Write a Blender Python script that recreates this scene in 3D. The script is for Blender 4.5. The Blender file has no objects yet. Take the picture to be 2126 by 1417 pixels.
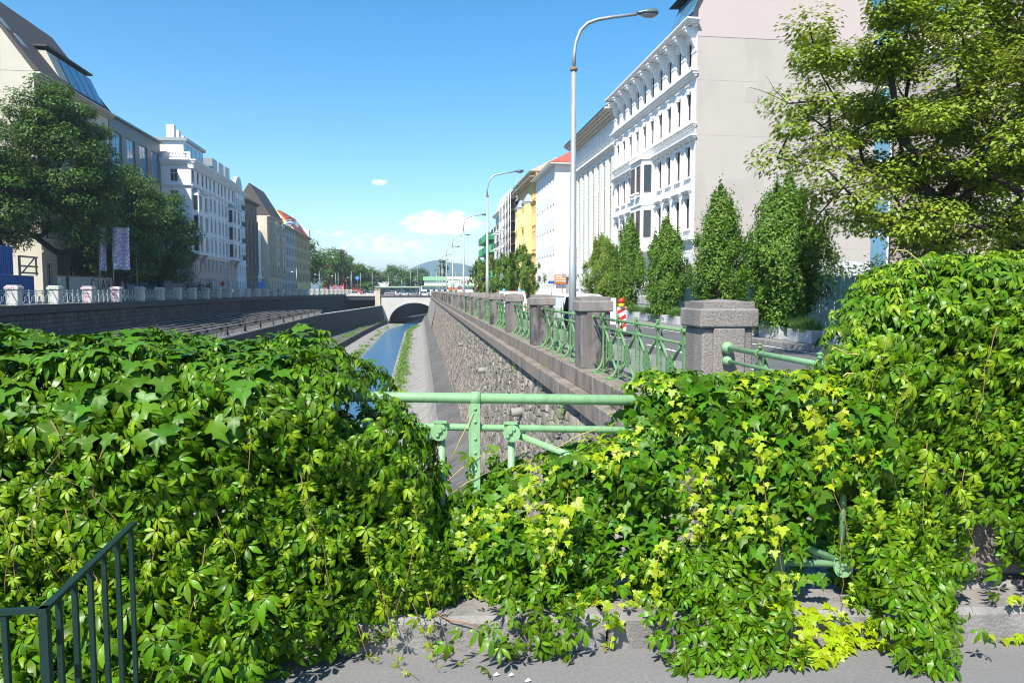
import bpy, math, random
import numpy as np
from math import sin, cos, pi, radians, sqrt, atan2
from mathutils import Vector, Matrix

SC = bpy.context.scene
COL = SC.collection
random.seed(7)
RNG = np.random.default_rng(11)

# ------------------------------------------------------------------ camera
cam_d = bpy.data.cameras.new('camera')
cam = bpy.data.objects.new('camera', cam_d)
COL.objects.link(cam)
cam.location = (0, 0, 1.55)
cam.rotation_euler = (radians(90 - 4.02), 0, radians(-7.4))
cam_d.sensor_width = 36
cam_d.lens = 36 * 1500 / 2126
cam_d.clip_start = 0.05
cam_d.clip_end = 30000
SC.camera = cam

# ------------------------------------------------------------------ world
SUN_EL, SUN_AZ = 50.0, 33.0            # height; turn from straight behind the camera towards the left
wd = bpy.data.worlds.new('World')
SC.world = wd
wd.use_nodes = True
wn, wl = wd.node_tree.nodes, wd.node_tree.links
wn.clear()
w_out = wn.new('ShaderNodeOutputWorld')
w_bg = wn.new('ShaderNodeBackground')
w_sky = wn.new('ShaderNodeTexSky')
w_sky.sky_type = 'NISHITA'
w_sky.sun_disc = False
w_sky.sun_elevation = radians(SUN_EL)
w_sky.sun_rotation = radians(180 + SUN_AZ)
w_sky.air_density = 1.0
w_sky.dust_density = 0.25
w_sky.ozone_density = 2.0
w_bg.inputs['Strength'].default_value = 0.115
wd.cycles.sampling_method = 'MANUAL'
wd.cycles.sample_map_resolution = 512


def wmath(op, a, b=None, clamp=False):
    n = wn.new('ShaderNodeMath')
    n.operation = op
    n.use_clamp = clamp
    for i, v in enumerate((a, b)):
        if v is None:
            continue
        if isinstance(v, (int, float)):
            n.inputs[i].default_value = v
        else:
            wl.new(v, n.inputs[i])
    return n.outputs[0]


w_tc = wn.new('ShaderNodeTexCoord')
w_sep = wn.new('ShaderNodeSeparateXYZ')
wl.new(w_tc.outputs['Generated'], w_sep.inputs[0])
w_az = wmath('ARCTAN2', w_sep.outputs['X'], w_sep.outputs['Y'])
w_el = wmath('ARCSINE', w_sep.outputs['Z'])
w_cmb = wn.new('ShaderNodeCombineXYZ')
wl.new(w_az, w_cmb.inputs[0])
wl.new(wmath('MULTIPLY', w_el, 1.9), w_cmb.inputs[1])


def wnoise(scale, detail, off):
    n = wn.new('ShaderNodeTexNoise')
    n.inputs['Scale'].default_value = scale
    n.inputs['Detail'].default_value = detail
    n.inputs['Roughness'].default_value = 0.6
    m = wn.new('ShaderNodeMapping')
    m.inputs['Location'].default_value = off
    wl.new(w_cmb.outputs[0], m.inputs[0])
    wl.new(m.outputs[0], n.inputs['Vector'])
    return n.outputs['Fac']


n_big = wnoise(9, 2, (3.1, 0.4, 0))
n_fine = wnoise(58, 6, (0.3, 1.7, 0))
# cumulus clouds low over the hills, each with its bearing, height and half sizes in degrees
CLOUDS = [(1.9, 5.0, 3.6, 1.45, 1.0), (-2.2, 3.4, 4.2, 1.3, .50), (-6.7, 4.3, 1.6, .55, .42), (-2.8, 8.2, .9, .42, .42), (1.0, 2.2, 7.0, 1.0, .42),
          (-9.5, 2.6, 2.0, .9, .55), (110, 6, 12, 1.6, .9), (-110, 6, 12, 1.6, .9)]
tot = None
for az, el, ra, re, st in CLOUDS:
    da = wmath('DIVIDE', wmath('SUBTRACT', w_az, radians(az)), radians(ra))
    de = wmath('DIVIDE', wmath('SUBTRACT', w_el, radians(el)), radians(re))
    # flat bases: the lower half falls off faster
    de = wmath('MULTIPLY', de, wmath('ADD', 1.0, wmath('MULTIPLY', wmath('LESS_THAN', de, 0.0), 0.9)))
    m = wmath('SUBTRACT', 1.0, wmath('ADD', wmath('MULTIPLY', da, da), wmath('MULTIPLY', de, de)), True)
    m = wmath('MULTIPLY', m, st)
    tot = m if tot is None else wmath('MAXIMUM', tot, m)
nz = wmath('ADD', wmath('MULTIPLY', wmath('SUBTRACT', n_fine, 0.5), 3.4), wmath('MULTIPLY', wmath('SUBTRACT', n_big, 0.5), 0.5))
cl = wmath('MULTIPLY', wmath('SUBTRACT', wmath('ADD', tot, wmath('MULTIPLY', nz, wmath('MINIMUM', wmath('MULTIPLY', tot, 3.0), 0.8))), 0.12), 1.5, True)
cl = wmath('MULTIPLY', cl, 0.88)
w_mix = wn.new('ShaderNodeMix')
w_mix.data_type = 'RGBA'
wl.new(cl, w_mix.inputs['Factor'])
w_hsv = wn.new('ShaderNodeHueSaturation')
w_hsv.inputs['Saturation'].default_value = 1.40
w_hsv.inputs['Hue'].default_value = 0.494
wl.new(w_sky.outputs[0], w_hsv.inputs['Color'])
wl.new(w_hsv.outputs[0], w_mix.inputs['A'])
w_mix.inputs['B'].default_value = (8.5, 8.6, 8.8, 1)
wl.new(w_mix.outputs['Result'], w_bg.inputs['Color'])
wl.new(w_bg.outputs[0], w_out.inputs['Surface'])

# ------------------------------------------------------------------ sun
sun_d = bpy.data.lights.new('sun', 'SUN')
sun_d.energy = 5.0
sun_d.angle = radians(0.53)
sun_d.color = (1.0, 0.95, 0.87)
sun = bpy.data.objects.new('sun', sun_d)
COL.objects.link(sun)
to_sun = Vector((-sin(radians(SUN_AZ)) * cos(radians(SUN_EL)), -cos(radians(SUN_AZ)) * cos(radians(SUN_EL)), sin(radians(SUN_EL))))
sun.rotation_euler = to_sun.to_track_quat('Z', 'Y').to_euler()
sun.location = (-20, -30, 60)

# ------------------------------------------------------------------ exposure
SC.view_settings.view_transform = 'Standard'
SC.view_settings.look = 'None'
SC.view_settings.gamma = 1
SC.view_settings.use_curve_mapping = False
SC.view_settings.exposure = 0.88
SC.render.resolution_x = 1024
SC.render.resolution_y = 682
SC.render.engine = 'CYCLES'
SC.cycles.max_bounces = 6
SC.cycles.pixel_filter_type = 'BLACKMAN_HARRIS'
SC.cycles.filter_width = 1.1
SC.cycles.transparent_max_bounces = 6


# ------------------------------------------------------------------ mesh helpers
class MB:
    """Collects shapes; build() links them as one mesh object."""

    def __init__(s):
        s.v, s.f, s.m, s.sm = [], [], [], []

    def add(s, vs, fs, m=0, smooth=False):
        o = len(s.v)
        s.v.extend([tuple(p) for p in vs])
        for f in fs:
            s.f.append(tuple(i + o for i in f))
            s.m.append(m)
            s.sm.append(smooth)
        return s

    def box(s, a, b, m=0):
        x0, y0, z0 = a
        x1, y1, z1 = b
        if x1 < x0: x0, x1 = x1, x0
        if y1 < y0: y0, y1 = y1, y0
        if z1 < z0: z0, z1 = z1, z0
        return s.add([(x0, y0, z0), (x1, y0, z0), (x1, y1, z0), (x0, y1, z0), (x0, y0, z1), (x1, y0, z1), (x1, y1, z1), (x0, y1, z1)],
                     [(0, 3, 2, 1), (4, 5, 6, 7), (0, 1, 5, 4), (1, 2, 6, 5), (2, 3, 7, 6), (3, 0, 4, 7)], m)

    def cbox(s, a, b, c=.02, m=0):
        """box with chamfered edges"""
        (x0, y0, z0), (x1, y1, z1) = a, b
        vs, idx = [], {}
        for ix, X in ((0, (x0, x1)), (1, (x0, x1))):
            pass
        def P(i, j, k, ax):
            key = (i, j, k, ax)
            if key not in idx:
                p = [(x0, x1)[i], (y0, y1)[j], (z0, z1)[k]]
                sg = [1 - 2 * i, 1 - 2 * j, 1 - 2 * k]
                for d in range(3):
                    if d != ax:
                        p[d] += sg[d] * c
                idx[key] = len(vs)
                vs.append(tuple(p))
            return idx[key]
        fs = []
        for ax in range(3):
            for e in (0, 1):
                q = []
                for (a_, b_) in ((0, 0), (1, 0), (1, 1), (0, 1)):
                    ijk = [0, 0, 0]
                    ijk[ax] = e
                    ijk[(ax + 1) % 3] = a_
                    ijk[(ax + 2) % 3] = b_
                    q.append(P(*ijk, ax))
                fs.append(q if e else q[::-1])
        for ax in range(3):          # edges along ax
            b1, b2 = (ax + 1) % 3, (ax + 2) % 3
            for e1 in (0, 1):
                for e2 in (0, 1):
                    c0, c1 = [0] * 3, [0] * 3
                    c0[ax], c1[ax] = 0, 1
                    c0[b1] = c1[b1] = e1
                    c0[b2] = c1[b2] = e2
                    q = [P(*c0, b1), P(*c1, b1), P(*c1, b2), P(*c0, b2)]
                    fs.append(q if (e1 + e2) % 2 else q[::-1])
        for i in (0, 1):
            for j in (0, 1):
                for k in (0, 1):
                    q = [P(i, j, k, 0), P(i, j, k, 1), P(i, j, k, 2)]
                    fs.append(q if (i + j + k) % 2 else q[::-1])
        return s.add(vs, fs, m)

    def prism(s, poly, ext, m=0):
        """poly: list of 3D points, ext: extrusion vector"""
        n = len(poly)
        e = Vector(ext)
        vs = [Vector(p) for p in poly] + [Vector(p) + e for p in poly]
        fs = [tuple(range(n - 1, -1, -1)), tuple(range(n, 2 * n))]
        fs += [(i, (i + 1) % n, n + (i + 1) % n, n + i) for i in range(n)]
        return s.add(vs, fs, m)

    def tube(s, pts, r, n=8, m=0, caps=True, smooth=True):
        pts = [Vector(p) for p in pts]
        rr = r if isinstance(r, (list, tuple)) else [r] * len(pts)
        vs, fs = [], []
        d0 = (pts[1] - pts[0]).normalized()
        ref = Vector((0, 0, 1)) if abs(d0.z) < .9 else Vector((1, 0, 0))
        side = d0.cross(ref).normalized()
        for i, p in enumerate(pts):
            if i == 0: d = d0
            elif i == len(pts) - 1: d = (pts[i] - pts[i - 1]).normalized()
            else: d = ((pts[i + 1] - p).normalized() + (p - pts[i - 1]).normalized()).normalized()
            side = (side - d * side.dot(d)).normalized()
            up = d.cross(side)
            for k in range(n):
                a = 2 * pi * k / n
                vs.append(p + (side * cos(a) + up * sin(a)) * rr[i])
        for i in range(len(pts) - 1):
            for k in range(n):
                k2 = (k + 1) % n
                fs.append((i * n + k, i * n + k2, (i + 1) * n + k2, (i + 1) * n + k))
        s.add(vs, fs, m, smooth)
        if caps:
            o = len(s.v) - len(vs)
            s.f.append(tuple(o + k for k in range(n - 1, -1, -1)))
            s.f.append(tuple(o + (len(pts) - 1) * n + k for k in range(n)))
            s.m += [m, m]
            s.sm += [False, False]
        return s

    def bar(s, p, q, w, h, m=0):
        """rectangular bar from p to q, w across, h in the up sense"""
        p, q = Vector(p), Vector(q)
        d = (q - p).normalized()
        ref = Vector((0, 0, 1)) if abs(d.z) < .95 else Vector((0, 1, 0))
        a = d.cross(ref).normalized() * w / 2
        b = a.cross(d).normalized() * h / 2
        vs = [p - a - b, p + a - b, p + a + b, p - a + b, q - a - b, q + a - b, q + a + b, q - a + b]
        return s.add(vs, [(0, 3, 2, 1), (4, 5, 6, 7), (0, 1, 5, 4), (1, 2, 6, 5), (2, 3, 7, 6), (3, 0, 4, 7)], m)

    def lathe(s, prof, c=(0, 0, 0), n=12, m=0, axis='Z', smooth=True):
        vs, fs = [], []
        for (r, z) in prof:
            for k in range(n):
                a = 2 * pi * k / n
                p = (r * cos(a), r * sin(a), z)
                if axis == 'X': p = (p[2], p[0], p[1])
                elif axis == 'Y': p = (p[1], p[2], p[0])
                vs.append((p[0] + c[0], p[1] + c[1], p[2] + c[2]))
        for i in range(len(prof) - 1):
            for k in range(n):
                k2 = (k + 1) % n
                fs.append((i * n + k, i * n + k2, (i + 1) * n + k2, (i + 1) * n + k))
        s.add(vs, fs, m, smooth)
        o = len(s.v) - len(vs)
        s.f.append(tuple(o + k for k in range(n - 1, -1, -1)))
        s.f.append(tuple(o + (len(prof) - 1) * n + k for k in range(n)))
        s.m += [m, m]
        s.sm += [False, False]
        return s

    def mesh(s, name, mats):
        me = bpy.data.meshes.new(name)
        me.from_pydata(s.v, [], s.f)
        for mt in (mats if isinstance(mats, (list, tuple)) else [mats]):
            me.materials.append(mt)
        me.polygons.foreach_set('material_index', s.m)
        me.polygons.foreach_set('use_smooth', s.sm)
        me.update()
        return me

    def build(s, name, mats, parent=None, loc=None):
        return put(name, s.mesh(name, mats), parent, loc)


def put(name, me, parent=None, loc=None, rz=0):
    o = bpy.data.objects.new(name, me)
    COL.objects.link(o)
    if parent: o.parent = parent
    if loc is not None: o.location = loc
    if rz: o.rotation_euler = (0, 0, rz)
    return o


def tag(o, label=None, cat=None, group=None, kind=None):
    if label: o['label'] = label
    if cat: o['category'] = cat
    if group: o['group'] = group
    if kind: o['kind'] = kind
    return o


def thing(name, label, cat, loc=(0, 0, 0), rz=0, group=None):
    o = bpy.data.objects.new(name, None)
    COL.objects.link(o)
    o.location = loc
    o.rotation_euler = (0, 0, rz)
    o.empty_display_size = .2
    return tag(o, label, cat, group)


def copy_tree(o, parent=None):
    c = o.copy()
    COL.objects.link(c)
    c.parent = parent
    for ch in list(o.children):
        copy_tree(ch, c)
    return c


def struct(name, mb, mats):
    return tag(mb.build(name, mats), kind='structure')


def np_mesh(name, V, F, mats, midx=None, smooth=True):
    """V (n,3) array, F (m,3 or 4) int array"""
    me = bpy.data.meshes.new(name)
    k = F.shape[1]
    me.vertices.add(len(V))
    me.vertices.foreach_set('co', np.ascontiguousarray(V, dtype=np.float32).ravel())
    me.loops.add(F.size)
    me.loops.foreach_set('vertex_index', np.ascontiguousarray(F, dtype=np.int32).ravel())
    me.polygons.add(len(F))
    me.polygons.foreach_set('loop_start', np.arange(0, F.size, k, dtype=np.int32))
    for mt in (mats if isinstance(mats, (list, tuple)) else [mats]):
        me.materials.append(mt)
    if midx is not None:
        me.polygons.foreach_set('material_index', np.ascontiguousarray(midx, dtype=np.int32))
    me.polygons.foreach_set('use_smooth', np.full(len(F), smooth, dtype=bool))
    me.update(calc_edges=True)
    return me


def scatter(TV, TF, R, P, S):
    """copies of a template: R (N,3,3), P (N,3), S (N,)"""
    N, nv = len(P), len(TV)
    V = np.einsum('nij,vj->nvi', R, TV) * S[:, None, None] + P[:, None, :]
    F = TF[None] + (np.arange(N) * nv)[:, None, None]
    return V.reshape(-1, 3), F.reshape(-1, TF.shape[1])


def frames(nrm, tip, roll=0.0):
    """rotation matrices with z = nrm, y as near to tip as possible"""
    n = nrm / np.linalg.norm(nrm, axis=1, keepdims=True)
    t = tip - n * np.sum(tip * n, axis=1, keepdims=True)
    t /= np.maximum(np.linalg.norm(t, axis=1, keepdims=True), 1e-6)
    x = np.cross(t, n)
    return np.stack([x, t, n], axis=2)


# ------------------------------------------------------------------ materials
def nd(nt, typ, **kw):
    n = nt.nodes.new(typ)
    for k, v in kw.items():
        if k in n.inputs: n.inputs[k].default_value = v
        else: setattr(n, k, v)
    return n


def M(name, col, rough=.8, var=.18, scale=2.0, bump=.0, bscale=30, metal=0.0, spec=.4, streak=0.0, stain=None, stain_amt=.5, stain_scale=1.2,
      rnd=0.0, speck=0.0, transl=0.0, hue=0.0, coat=0.0, voro=0.0):
    mt = bpy.data.materials.new(name)
    mt.use_nodes = True
    nt = mt.node_tree
    L = nt.links
    b = nt.nodes['Principled BSDF']
    b.inputs['Roughness'].default_value = rough
    b.inputs['Metallic'].default_value = metal
    b.inputs['Specular IOR Level'].default_value = spec
    if coat:
        b.inputs['Coat Weight'].default_value = coat
        b.inputs['Coat Roughness'].default_value = .08
    geo = nt.nodes.new('ShaderNodeNewGeometry')
    pos = geo.outputs['Position']
    n1 = nd(nt, 'ShaderNodeTexNoise', Scale=scale, Detail=6.0, Roughness=.62)
    L.new(pos, n1.inputs['Vector'])

    def math_(op, a, c=None, clamp=False):
        n = nt.nodes.new('ShaderNodeMath')
        n.operation = op
        n.use_clamp = clamp
        for i, v in enumerate((a, c)):
            if v is None: continue
            if isinstance(v, (int, float)): n.inputs[i].default_value = v
            else: L.new(v, n.inputs[i])
        return n.outputs[0]

    def mix(f, a, c, typ='MIX'):
        n = nt.nodes.new('ShaderNodeMix')
        n.data_type = 'RGBA'
        n.blend_type = typ
        for k, v in (('Factor', f), ('A', a), ('B', c)):
            if isinstance(v, (int, float)): n.inputs[k].default_value = v
            elif isinstance(v, tuple): n.inputs[k].default_value = (*v[:3], 1)
            else: L.new(v, n.inputs[k])
        return n.outputs['Result']

    val = math_('MULTIPLY', math_('SUBTRACT', n1.outputs['Fac'], .5), var * 3.2)
    if rnd or hue:
        oi = nt.nodes.new('ShaderNodeObjectInfo')
        r = math_('FRACT', math_('ADD', math_('MULTIPLY', geo.outputs['Random Per Island'], 7.31), math_('MULTIPLY', oi.outputs['Random'], 3.77)))
        val = math_('ADD', val, math_('MULTIPLY', math_('SUBTRACT', r, .5), rnd * 2))
    if speck:
        n3 = nd(nt, 'ShaderNodeTexNoise', Scale=scale * 45, Detail=2.0)
        L.new(pos, n3.inputs['Vector'])
        val = math_('ADD', val, math_('MULTIPLY', math_('SUBTRACT', n3.outputs['Fac'], .5), speck * 3))
    if streak:
        mp = nd(nt, 'ShaderNodeMapping')
        mp.inputs['Scale'].default_value = (1, 1, .07)
        L.new(pos, mp.inputs['Vector'])
        n4 = nd(nt, 'ShaderNodeTexNoise', Scale=5.0, Detail=5.0)
        L.new(mp.outputs[0], n4.inputs['Vector'])
        val = math_('SUBTRACT', val, math_('MULTIPLY', math_('SUBTRACT', n4.outputs['Fac'], .45, False), streak * 3))
    hs = nt.nodes.new('ShaderNodeHueSaturation')
    hs.inputs['Color'].default_value = (*col, 1)
    L.new(math_('MAXIMUM', math_('ADD', val, 1.0), .1), hs.inputs['Value'])
    if hue:
        r2 = math_('FRACT', math_('MULTIPLY', r, 13.7))
        L.new(math_('ADD', .5, math_('MULTIPLY', math_('SUBTRACT', r2, .5), hue)), hs.inputs['Hue'])
    colr = hs.outputs['Color']
    if stain is not None:
        mp = nd(nt, 'ShaderNodeMapping')
        mp.inputs['Scale'].default_value = (1, 1, .35)
        L.new(pos, mp.inputs['Vector'])
        n5 = nd(nt, 'ShaderNodeTexNoise', Scale=stain_scale, Detail=7.0, Roughness=.68)
        L.new(mp.outputs[0], n5.inputs['Vector'])
        f = math_('MULTIPLY', math_('SUBTRACT', n5.outputs['Fac'], .47), 8.0, True)
        colr = mix(math_('MULTIPLY', f, stain_amt), colr, stain)
    L.new(colr, b.inputs['Base Color'])
    hgt = None
    if bump:
        n2 = nd(nt, 'ShaderNodeTexNoise', Scale=bscale, Detail=5.0, Roughness=.6)
        L.new(pos, n2.inputs['Vector'])
        hgt = n2.outputs['Fac']
        if voro:
            vv = nd(nt, 'ShaderNodeTexVoronoi', Scale=voro, feature='DISTANCE_TO_EDGE')
            L.new(pos, vv.inputs['Vector'])
            hgt = math_('ADD', hgt, math_('MULTIPLY', vv.outputs['Distance'], 4.0, True))
        bp = nd(nt, 'ShaderNodeBump', Strength=bump, Distance=.02)
        L.new(hgt, bp.inputs['Height'])
        L.new(bp.outputs[0], b.inputs['Normal'])
    if transl:
        tr = nt.nodes.new('ShaderNodeBsdfTranslucent')
        L.new(mix(1.0, colr, (1.6, 1.5, .5), 'MULTIPLY'), tr.inputs['Color'])
        ms = nt.nodes.new('ShaderNodeMixShader')
        ms.inputs[0].default_value = transl
        L.new(b.outputs[0], ms.inputs[1])
        L.new(tr.outputs[0], ms.inputs[2])
        L.new(ms.outputs[0], nt.nodes['Material Output'].inputs['Surface'])
    return mt


m_asphalt = M('asphalt', (.185, .18, .176), .92, .10, 1.3, .35, 160, speck=.16, stain=(.15, .15, .15), stain_amt=.35, stain_scale=2.2)
m_road = M('road_asphalt', (.105, .105, .108), .9, .10, .7, .2, 120, speck=.10, stain=(.07, .07, .07), stain_amt=.4, stain_scale=.6)
m_kerb = M('kerb_granite', (.25, .235, .22), .85, .14, 5, .5, 70, speck=.22, stain=(.12, .11, .105), stain_amt=.55, stain_scale=5)
m_granite = M('granite', (.25, .222, .198), .9, .16, 1.4, 1.0, 42, speck=.42, stain=(.12, .11, .10), stain_amt=.5, stain_scale=2.2)
m_granite_d = M('granite_weathered', (.18, .162, .148), .9, .22, 1.6, .8, 45, speck=.25, streak=.5, stain=(.035, .033, .031), stain_amt=.85, stain_scale=2.4)
m_plinth = M('plinth_stone', (.24, .20, .165), .88, .14, 3, .4, 60, speck=.12, streak=.35, stain=(.09, .075, .065), stain_amt=.6, stain_scale=3)
m_mortar = M('mortar', (.15, .135, .12), .95, .2, 4, .6, 40)
m_stone = M('rubble_stone', (.235, .205, .168), .9, .28, 6, .9, 26, rnd=.36, hue=.05, streak=.25, stain=(.14, .12, .10), stain_amt=.55, stain_scale=6)
m_stone_far = M('rubble_stone_far', (.30, .26, .21), .9, .25, 3, .9, 8, streak=.2, voro=2.5)
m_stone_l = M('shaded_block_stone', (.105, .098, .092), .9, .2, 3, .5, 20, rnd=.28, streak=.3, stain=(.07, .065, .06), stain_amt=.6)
m_conc = M('concrete', (.27, .255, .235), .9, .16, .8, .4, 14, streak=.12, stain=(.18, .17, .155), stain_amt=.6, stain_scale=.7)
m_conc_d = M('concrete_dark', (.12, .112, .105), .9, .22, .8, .5, 14, streak=.3, stain=(.06, .058, .055), stain_amt=.6, stain_scale=.6)
m_conc_bl = M('concrete_shade_dark', (.035, .034, .033), .92, .3, .9, .5, 10, streak=.4, stain=(.10, .095, .085), stain_amt=.3, stain_scale=1.5)  # river wall's shade put into the colour; also the quay's dark mortar
m_conc_w = M('concrete_pale', (.50, .485, .455), .85, .1, .5, .2, 10, streak=.15)
m_green = M('green_paint', (.215, .40, .195), .45, .10, 5, .12, 60, spec=.5, stain=(.13, .22, .10), stain_amt=.30, stain_scale=22)
m_green_o = M('green_paint_old', (.125, .275, .105), .55, .16, 6, .35, 45, spec=.45, stain=(.16, .13, .08), stain_amt=.45, stain_scale=12)
m_iron_l = M('pale_iron', (.33, .38, .36), .6, .12, 5, .1, 30)
m_dgreen = M('dark_green_paint', (.010, .030, .024), .5, .12, 8, .15, 90, spec=.25, speck=.1)
m_white = M('white_plaster', (.80, .79, .765), .85, .04, .6, .12, 12, streak=.04)
m_offw = M('off_white_plaster', (.74, .73, .68), .85, .05, .6, .15, 12, streak=.05)
m_cream = M('cream_plaster', (.50, .46, .37), .85, .06, .6, .15, 12, streak=.06)
m_fire = M('grey_firewall', (.425, .382, .338), .9, .05, .35, .25, 7, streak=.02, stain=(.36, .318, .275), stain_amt=.5, stain_scale=.35)
m_firep = M('pink_firewall', (.47, .395, .365), .9, .03, .3, .1, 7, streak=.02)
m_fire2 = M('patched_firewall', (.40, .358, .315), .9, .06, .5, .3, 7, streak=.02)
m_firew = M('pale_patch', (.50, .50, .485), .9, .05, .6, .3, 6)
m_yellow = M('yellow_plaster', (.72, .54, .22), .85, .06, .6, .15, 12, streak=.06)
m_ochre = M('ochre_plaster', (.45, .33, .17), .85, .06, .6, .15, 12, streak=.06)
m_brown = M('brown_plaster', (.17, .135, .10), .85, .08, .6, .15, 12, streak=.08)
m_grey = M('grey_plaster', (.40, .39, .37), .85, .08, .6, .15, 12, streak=.08)
m_beige = M('beige_plaster', (.53, .45, .34), .85, .08, .6, .15, 12, streak=.08)
m_pinkst = M('pinkish_stone', (.46, .38, .355), .85, .08, .6, .15, 12, streak=.08)
m_bluew = M('bluish_white_plaster', (.70, .735, .77), .85, .04, .6, .1, 12, streak=.05)
m_lav = M('cool_white_plaster', (.74, .72, .72), .85, .05, .6, .1, 12, streak=.05)
m_roof_d = M('dark_slate_roof', (.05, .05, .055), .6, .15, 3, .2, 20)
m_roof_g = M('grey_tile_roof', (.075, .062, .055), .8, .3, 6, .5, 12)
m_roof_r = M('red_tile_roof', (.38, .09, .06), .8, .15, 3, .4, 12)
m_zinc = M('grey_zinc', (.30, .34, .34), .45, .08, 2, .05, 10, metal=.4)
m_panel_g = M('grey_facade_panel', (.13, .145, .15), .5, .06, 1, .05, 8)
m_panel_y = M('yellow_green_panel', (.42, .45, .17), .6, .05, 1)
m_tan = M('tan_ornament', (.40, .30, .10), .7, .2, 8, .4, 14)
m_brass = M('green_balcony', (.06, .40, .13), .5, .06, 2)
m_brass2 = M('dark_green_balcony', (.025, .20, .075), .5, .06, 2)
m_net = M('brown_scaffold_net', (.12, .065, .05), .9, .3, 1.5, .3, 6)
m_steel = M('galvanised_steel', (.36, .385, .39), .45, .12, 3, .1, 40, metal=.35, spec=.5, stain=(.27, .26, .25), stain_amt=.4, stain_scale=6)
m_steel_d = M('dark_steel', (.05, .055, .06), .4, .15, 4, metal=.3)
m_lamp = M('teal_lamp_housing', (.075, .13, .145), .35, .1, 6, spec=.5)
m_lens = M('lamp_lens', (.35, .36, .35), .25, .1, 8)
m_bark = M('bark', (.045, .036, .028), .95, .3, 6, .9, 18)
m_bark_l = M('pale_bark', (.11, .095, .075), .95, .3, 6, .9, 18)
m_twig = M('dry_stem', (.26, .15, .075), .8, .25, 12, .3, 60)
m_tendril = M('tendril', (.42, .36, .12), .7, .2, 12)
m_frame_w = M('white_window_frame', (.72, .72, .70), .5, .04, 2)
m_frame_b = M('brown_window_frame', (.10, .055, .04), .5, .1, 3)
m_frame_g = M('grey_window_frame', (.22, .24, .25), .45, .06, 3)
m_black = M('black', (.012, .012, .013), .7, .2, 4)
m_tyre = M('tyre', (.02, .02, .021), .85, .15, 9)
m_carw = M('white_car_paint', (.78, .78, .77), .3, .02, 1, coat=.5)
m_cars = M('silver_car_paint', (.45, .46, .47), .3, .02, 1, metal=.4, coat=.5)
m_card = M('dark_car_paint', (.04, .05, .07), .3, .05, 1, coat=.5)
m_red = M('red_paint', (.55, .03, .02), .45, .06, 4)
m_orange = M('orange_cloth', (.80, .16, .02), .8, .08, 8)
m_amber = M('amber_plastic', (.75, .38, .02), .35, .05, 5)
m_blue = M('blue_paint', (.015, .09, .30), .5, .06, 2)
m_blue_l = M('light_blue_paint', (.10, .32, .62), .5, .06, 2)
m_wood = M('weathered_wood', (.20, .17, .14), .85, .2, 4, .4, 20)
m_teal = M('teal_fence_paint', (.010, .045, .060), .7, .25, 2.5, .3, 20, rnd=.25, stain=(.05, .32, .40), stain_amt=.0)
m_skin = M('skin', (.50, .29, .20), .6, .05, 6)
m_cloth_d = M('dark_cloth', (.025, .025, .035), .9, .1, 6)
m_line = M('road_paint', (.72, .72, .70), .8, .12, 6, .1, 60)
m_rail = M('beam_concrete', (.17, .165, .16), .75, .1, 2, .2, 20)
m_pink = M('pink_spray', (.70, .06, .30), .7, .1, 6)
m_spray_g = M('lime_spray', (.22, .62, .08), .7, .1, 6)
m_spray_b = M('black_spray', (.015, .015, .02), .7, .1, 6)
m_violet = M('violet_cloth', (.42, .38, .62), .7, .08, 3)
m_grassy = M('canal_weeds', (.11, .20, .03), .8, .2, 3, rnd=.35, transl=.2)
m_planter = M('planter_concrete', (.42, .42, .41), .85, .08, 2, .3, 30, speck=.06)
m_grass = M('planter_grass', (.13, .24, .06), .7, .1, 3, rnd=.3, transl=.25)
m_soil = M('soil', (.05, .04, .03), .95, .3, 6, .8, 30)

# leaves
m_leaf = M('creeper_leaf', (.072, .157, .003), .36, .06, 2.5, .06, 60, spec=.24, rnd=.48, hue=.035, transl=.07)
m_leaf_y = M('young_creeper_leaf', (.235, .36, .006), .36, .05, 2.5, .2, 120, spec=.5, rnd=.25, hue=.03, transl=.3)
m_ivy = M('lobed_ivy_leaf', (.052, .138, .004), .42, .06, 2.5, .05, 60, spec=.22, rnd=.34, hue=.03, transl=.07)
m_ivy_y = M('young_lobed_ivy_leaf', (.30, .40, .007), .36, .05, 2.5, .2, 120, spec=.5, rnd=.22, hue=.03, transl=.3)
m_maple = M('lime_tree_leaf', (.185, .255, .018), .5, .12, .8, rnd=.35, hue=.04, transl=.25, spec=.4)
m_horn = M('hornbeam_leaf', (.10, .195, .014), .48, .1, 1.0, rnd=.38, hue=.03, transl=.22, spec=.4)
m_horn_y = M('yellow_hornbeam_leaf', (.15, .23, .02), .48, .1, 1.0, rnd=.35, hue=.03, transl=.25, spec=.4)
m_chest = M('chestnut_leaf', (.066, .130, .014), .5, .12, .5, rnd=.5, hue=.03, transl=.2, spec=.4)
m_farleaf = M('park_tree_leaf', (.075, .150, .022), .6, .15, .12, rnd=.4, hue=.03, transl=.2, spec=.2)
m_hedge = M('hedge_leaf', (.05, .10, .025), .5, .15, 1.2, rnd=.4, hue=.03, transl=.15)
m_hill = M('wooded_hill', (.045, .085, .035), .95, .2, .02)

# glass and water
def glass_mat(name, col, rough=.04):
    mt = M(name, col, rough, .1, .7, spec=.9)
    return mt
m_glass = glass_mat('window_glass', (.022, .027, .032))
m_glass_b = glass_mat('sky_glass', (.10, .24, .36))
m_carglass = glass_mat('car_glass', (.015, .018, .02))


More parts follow.
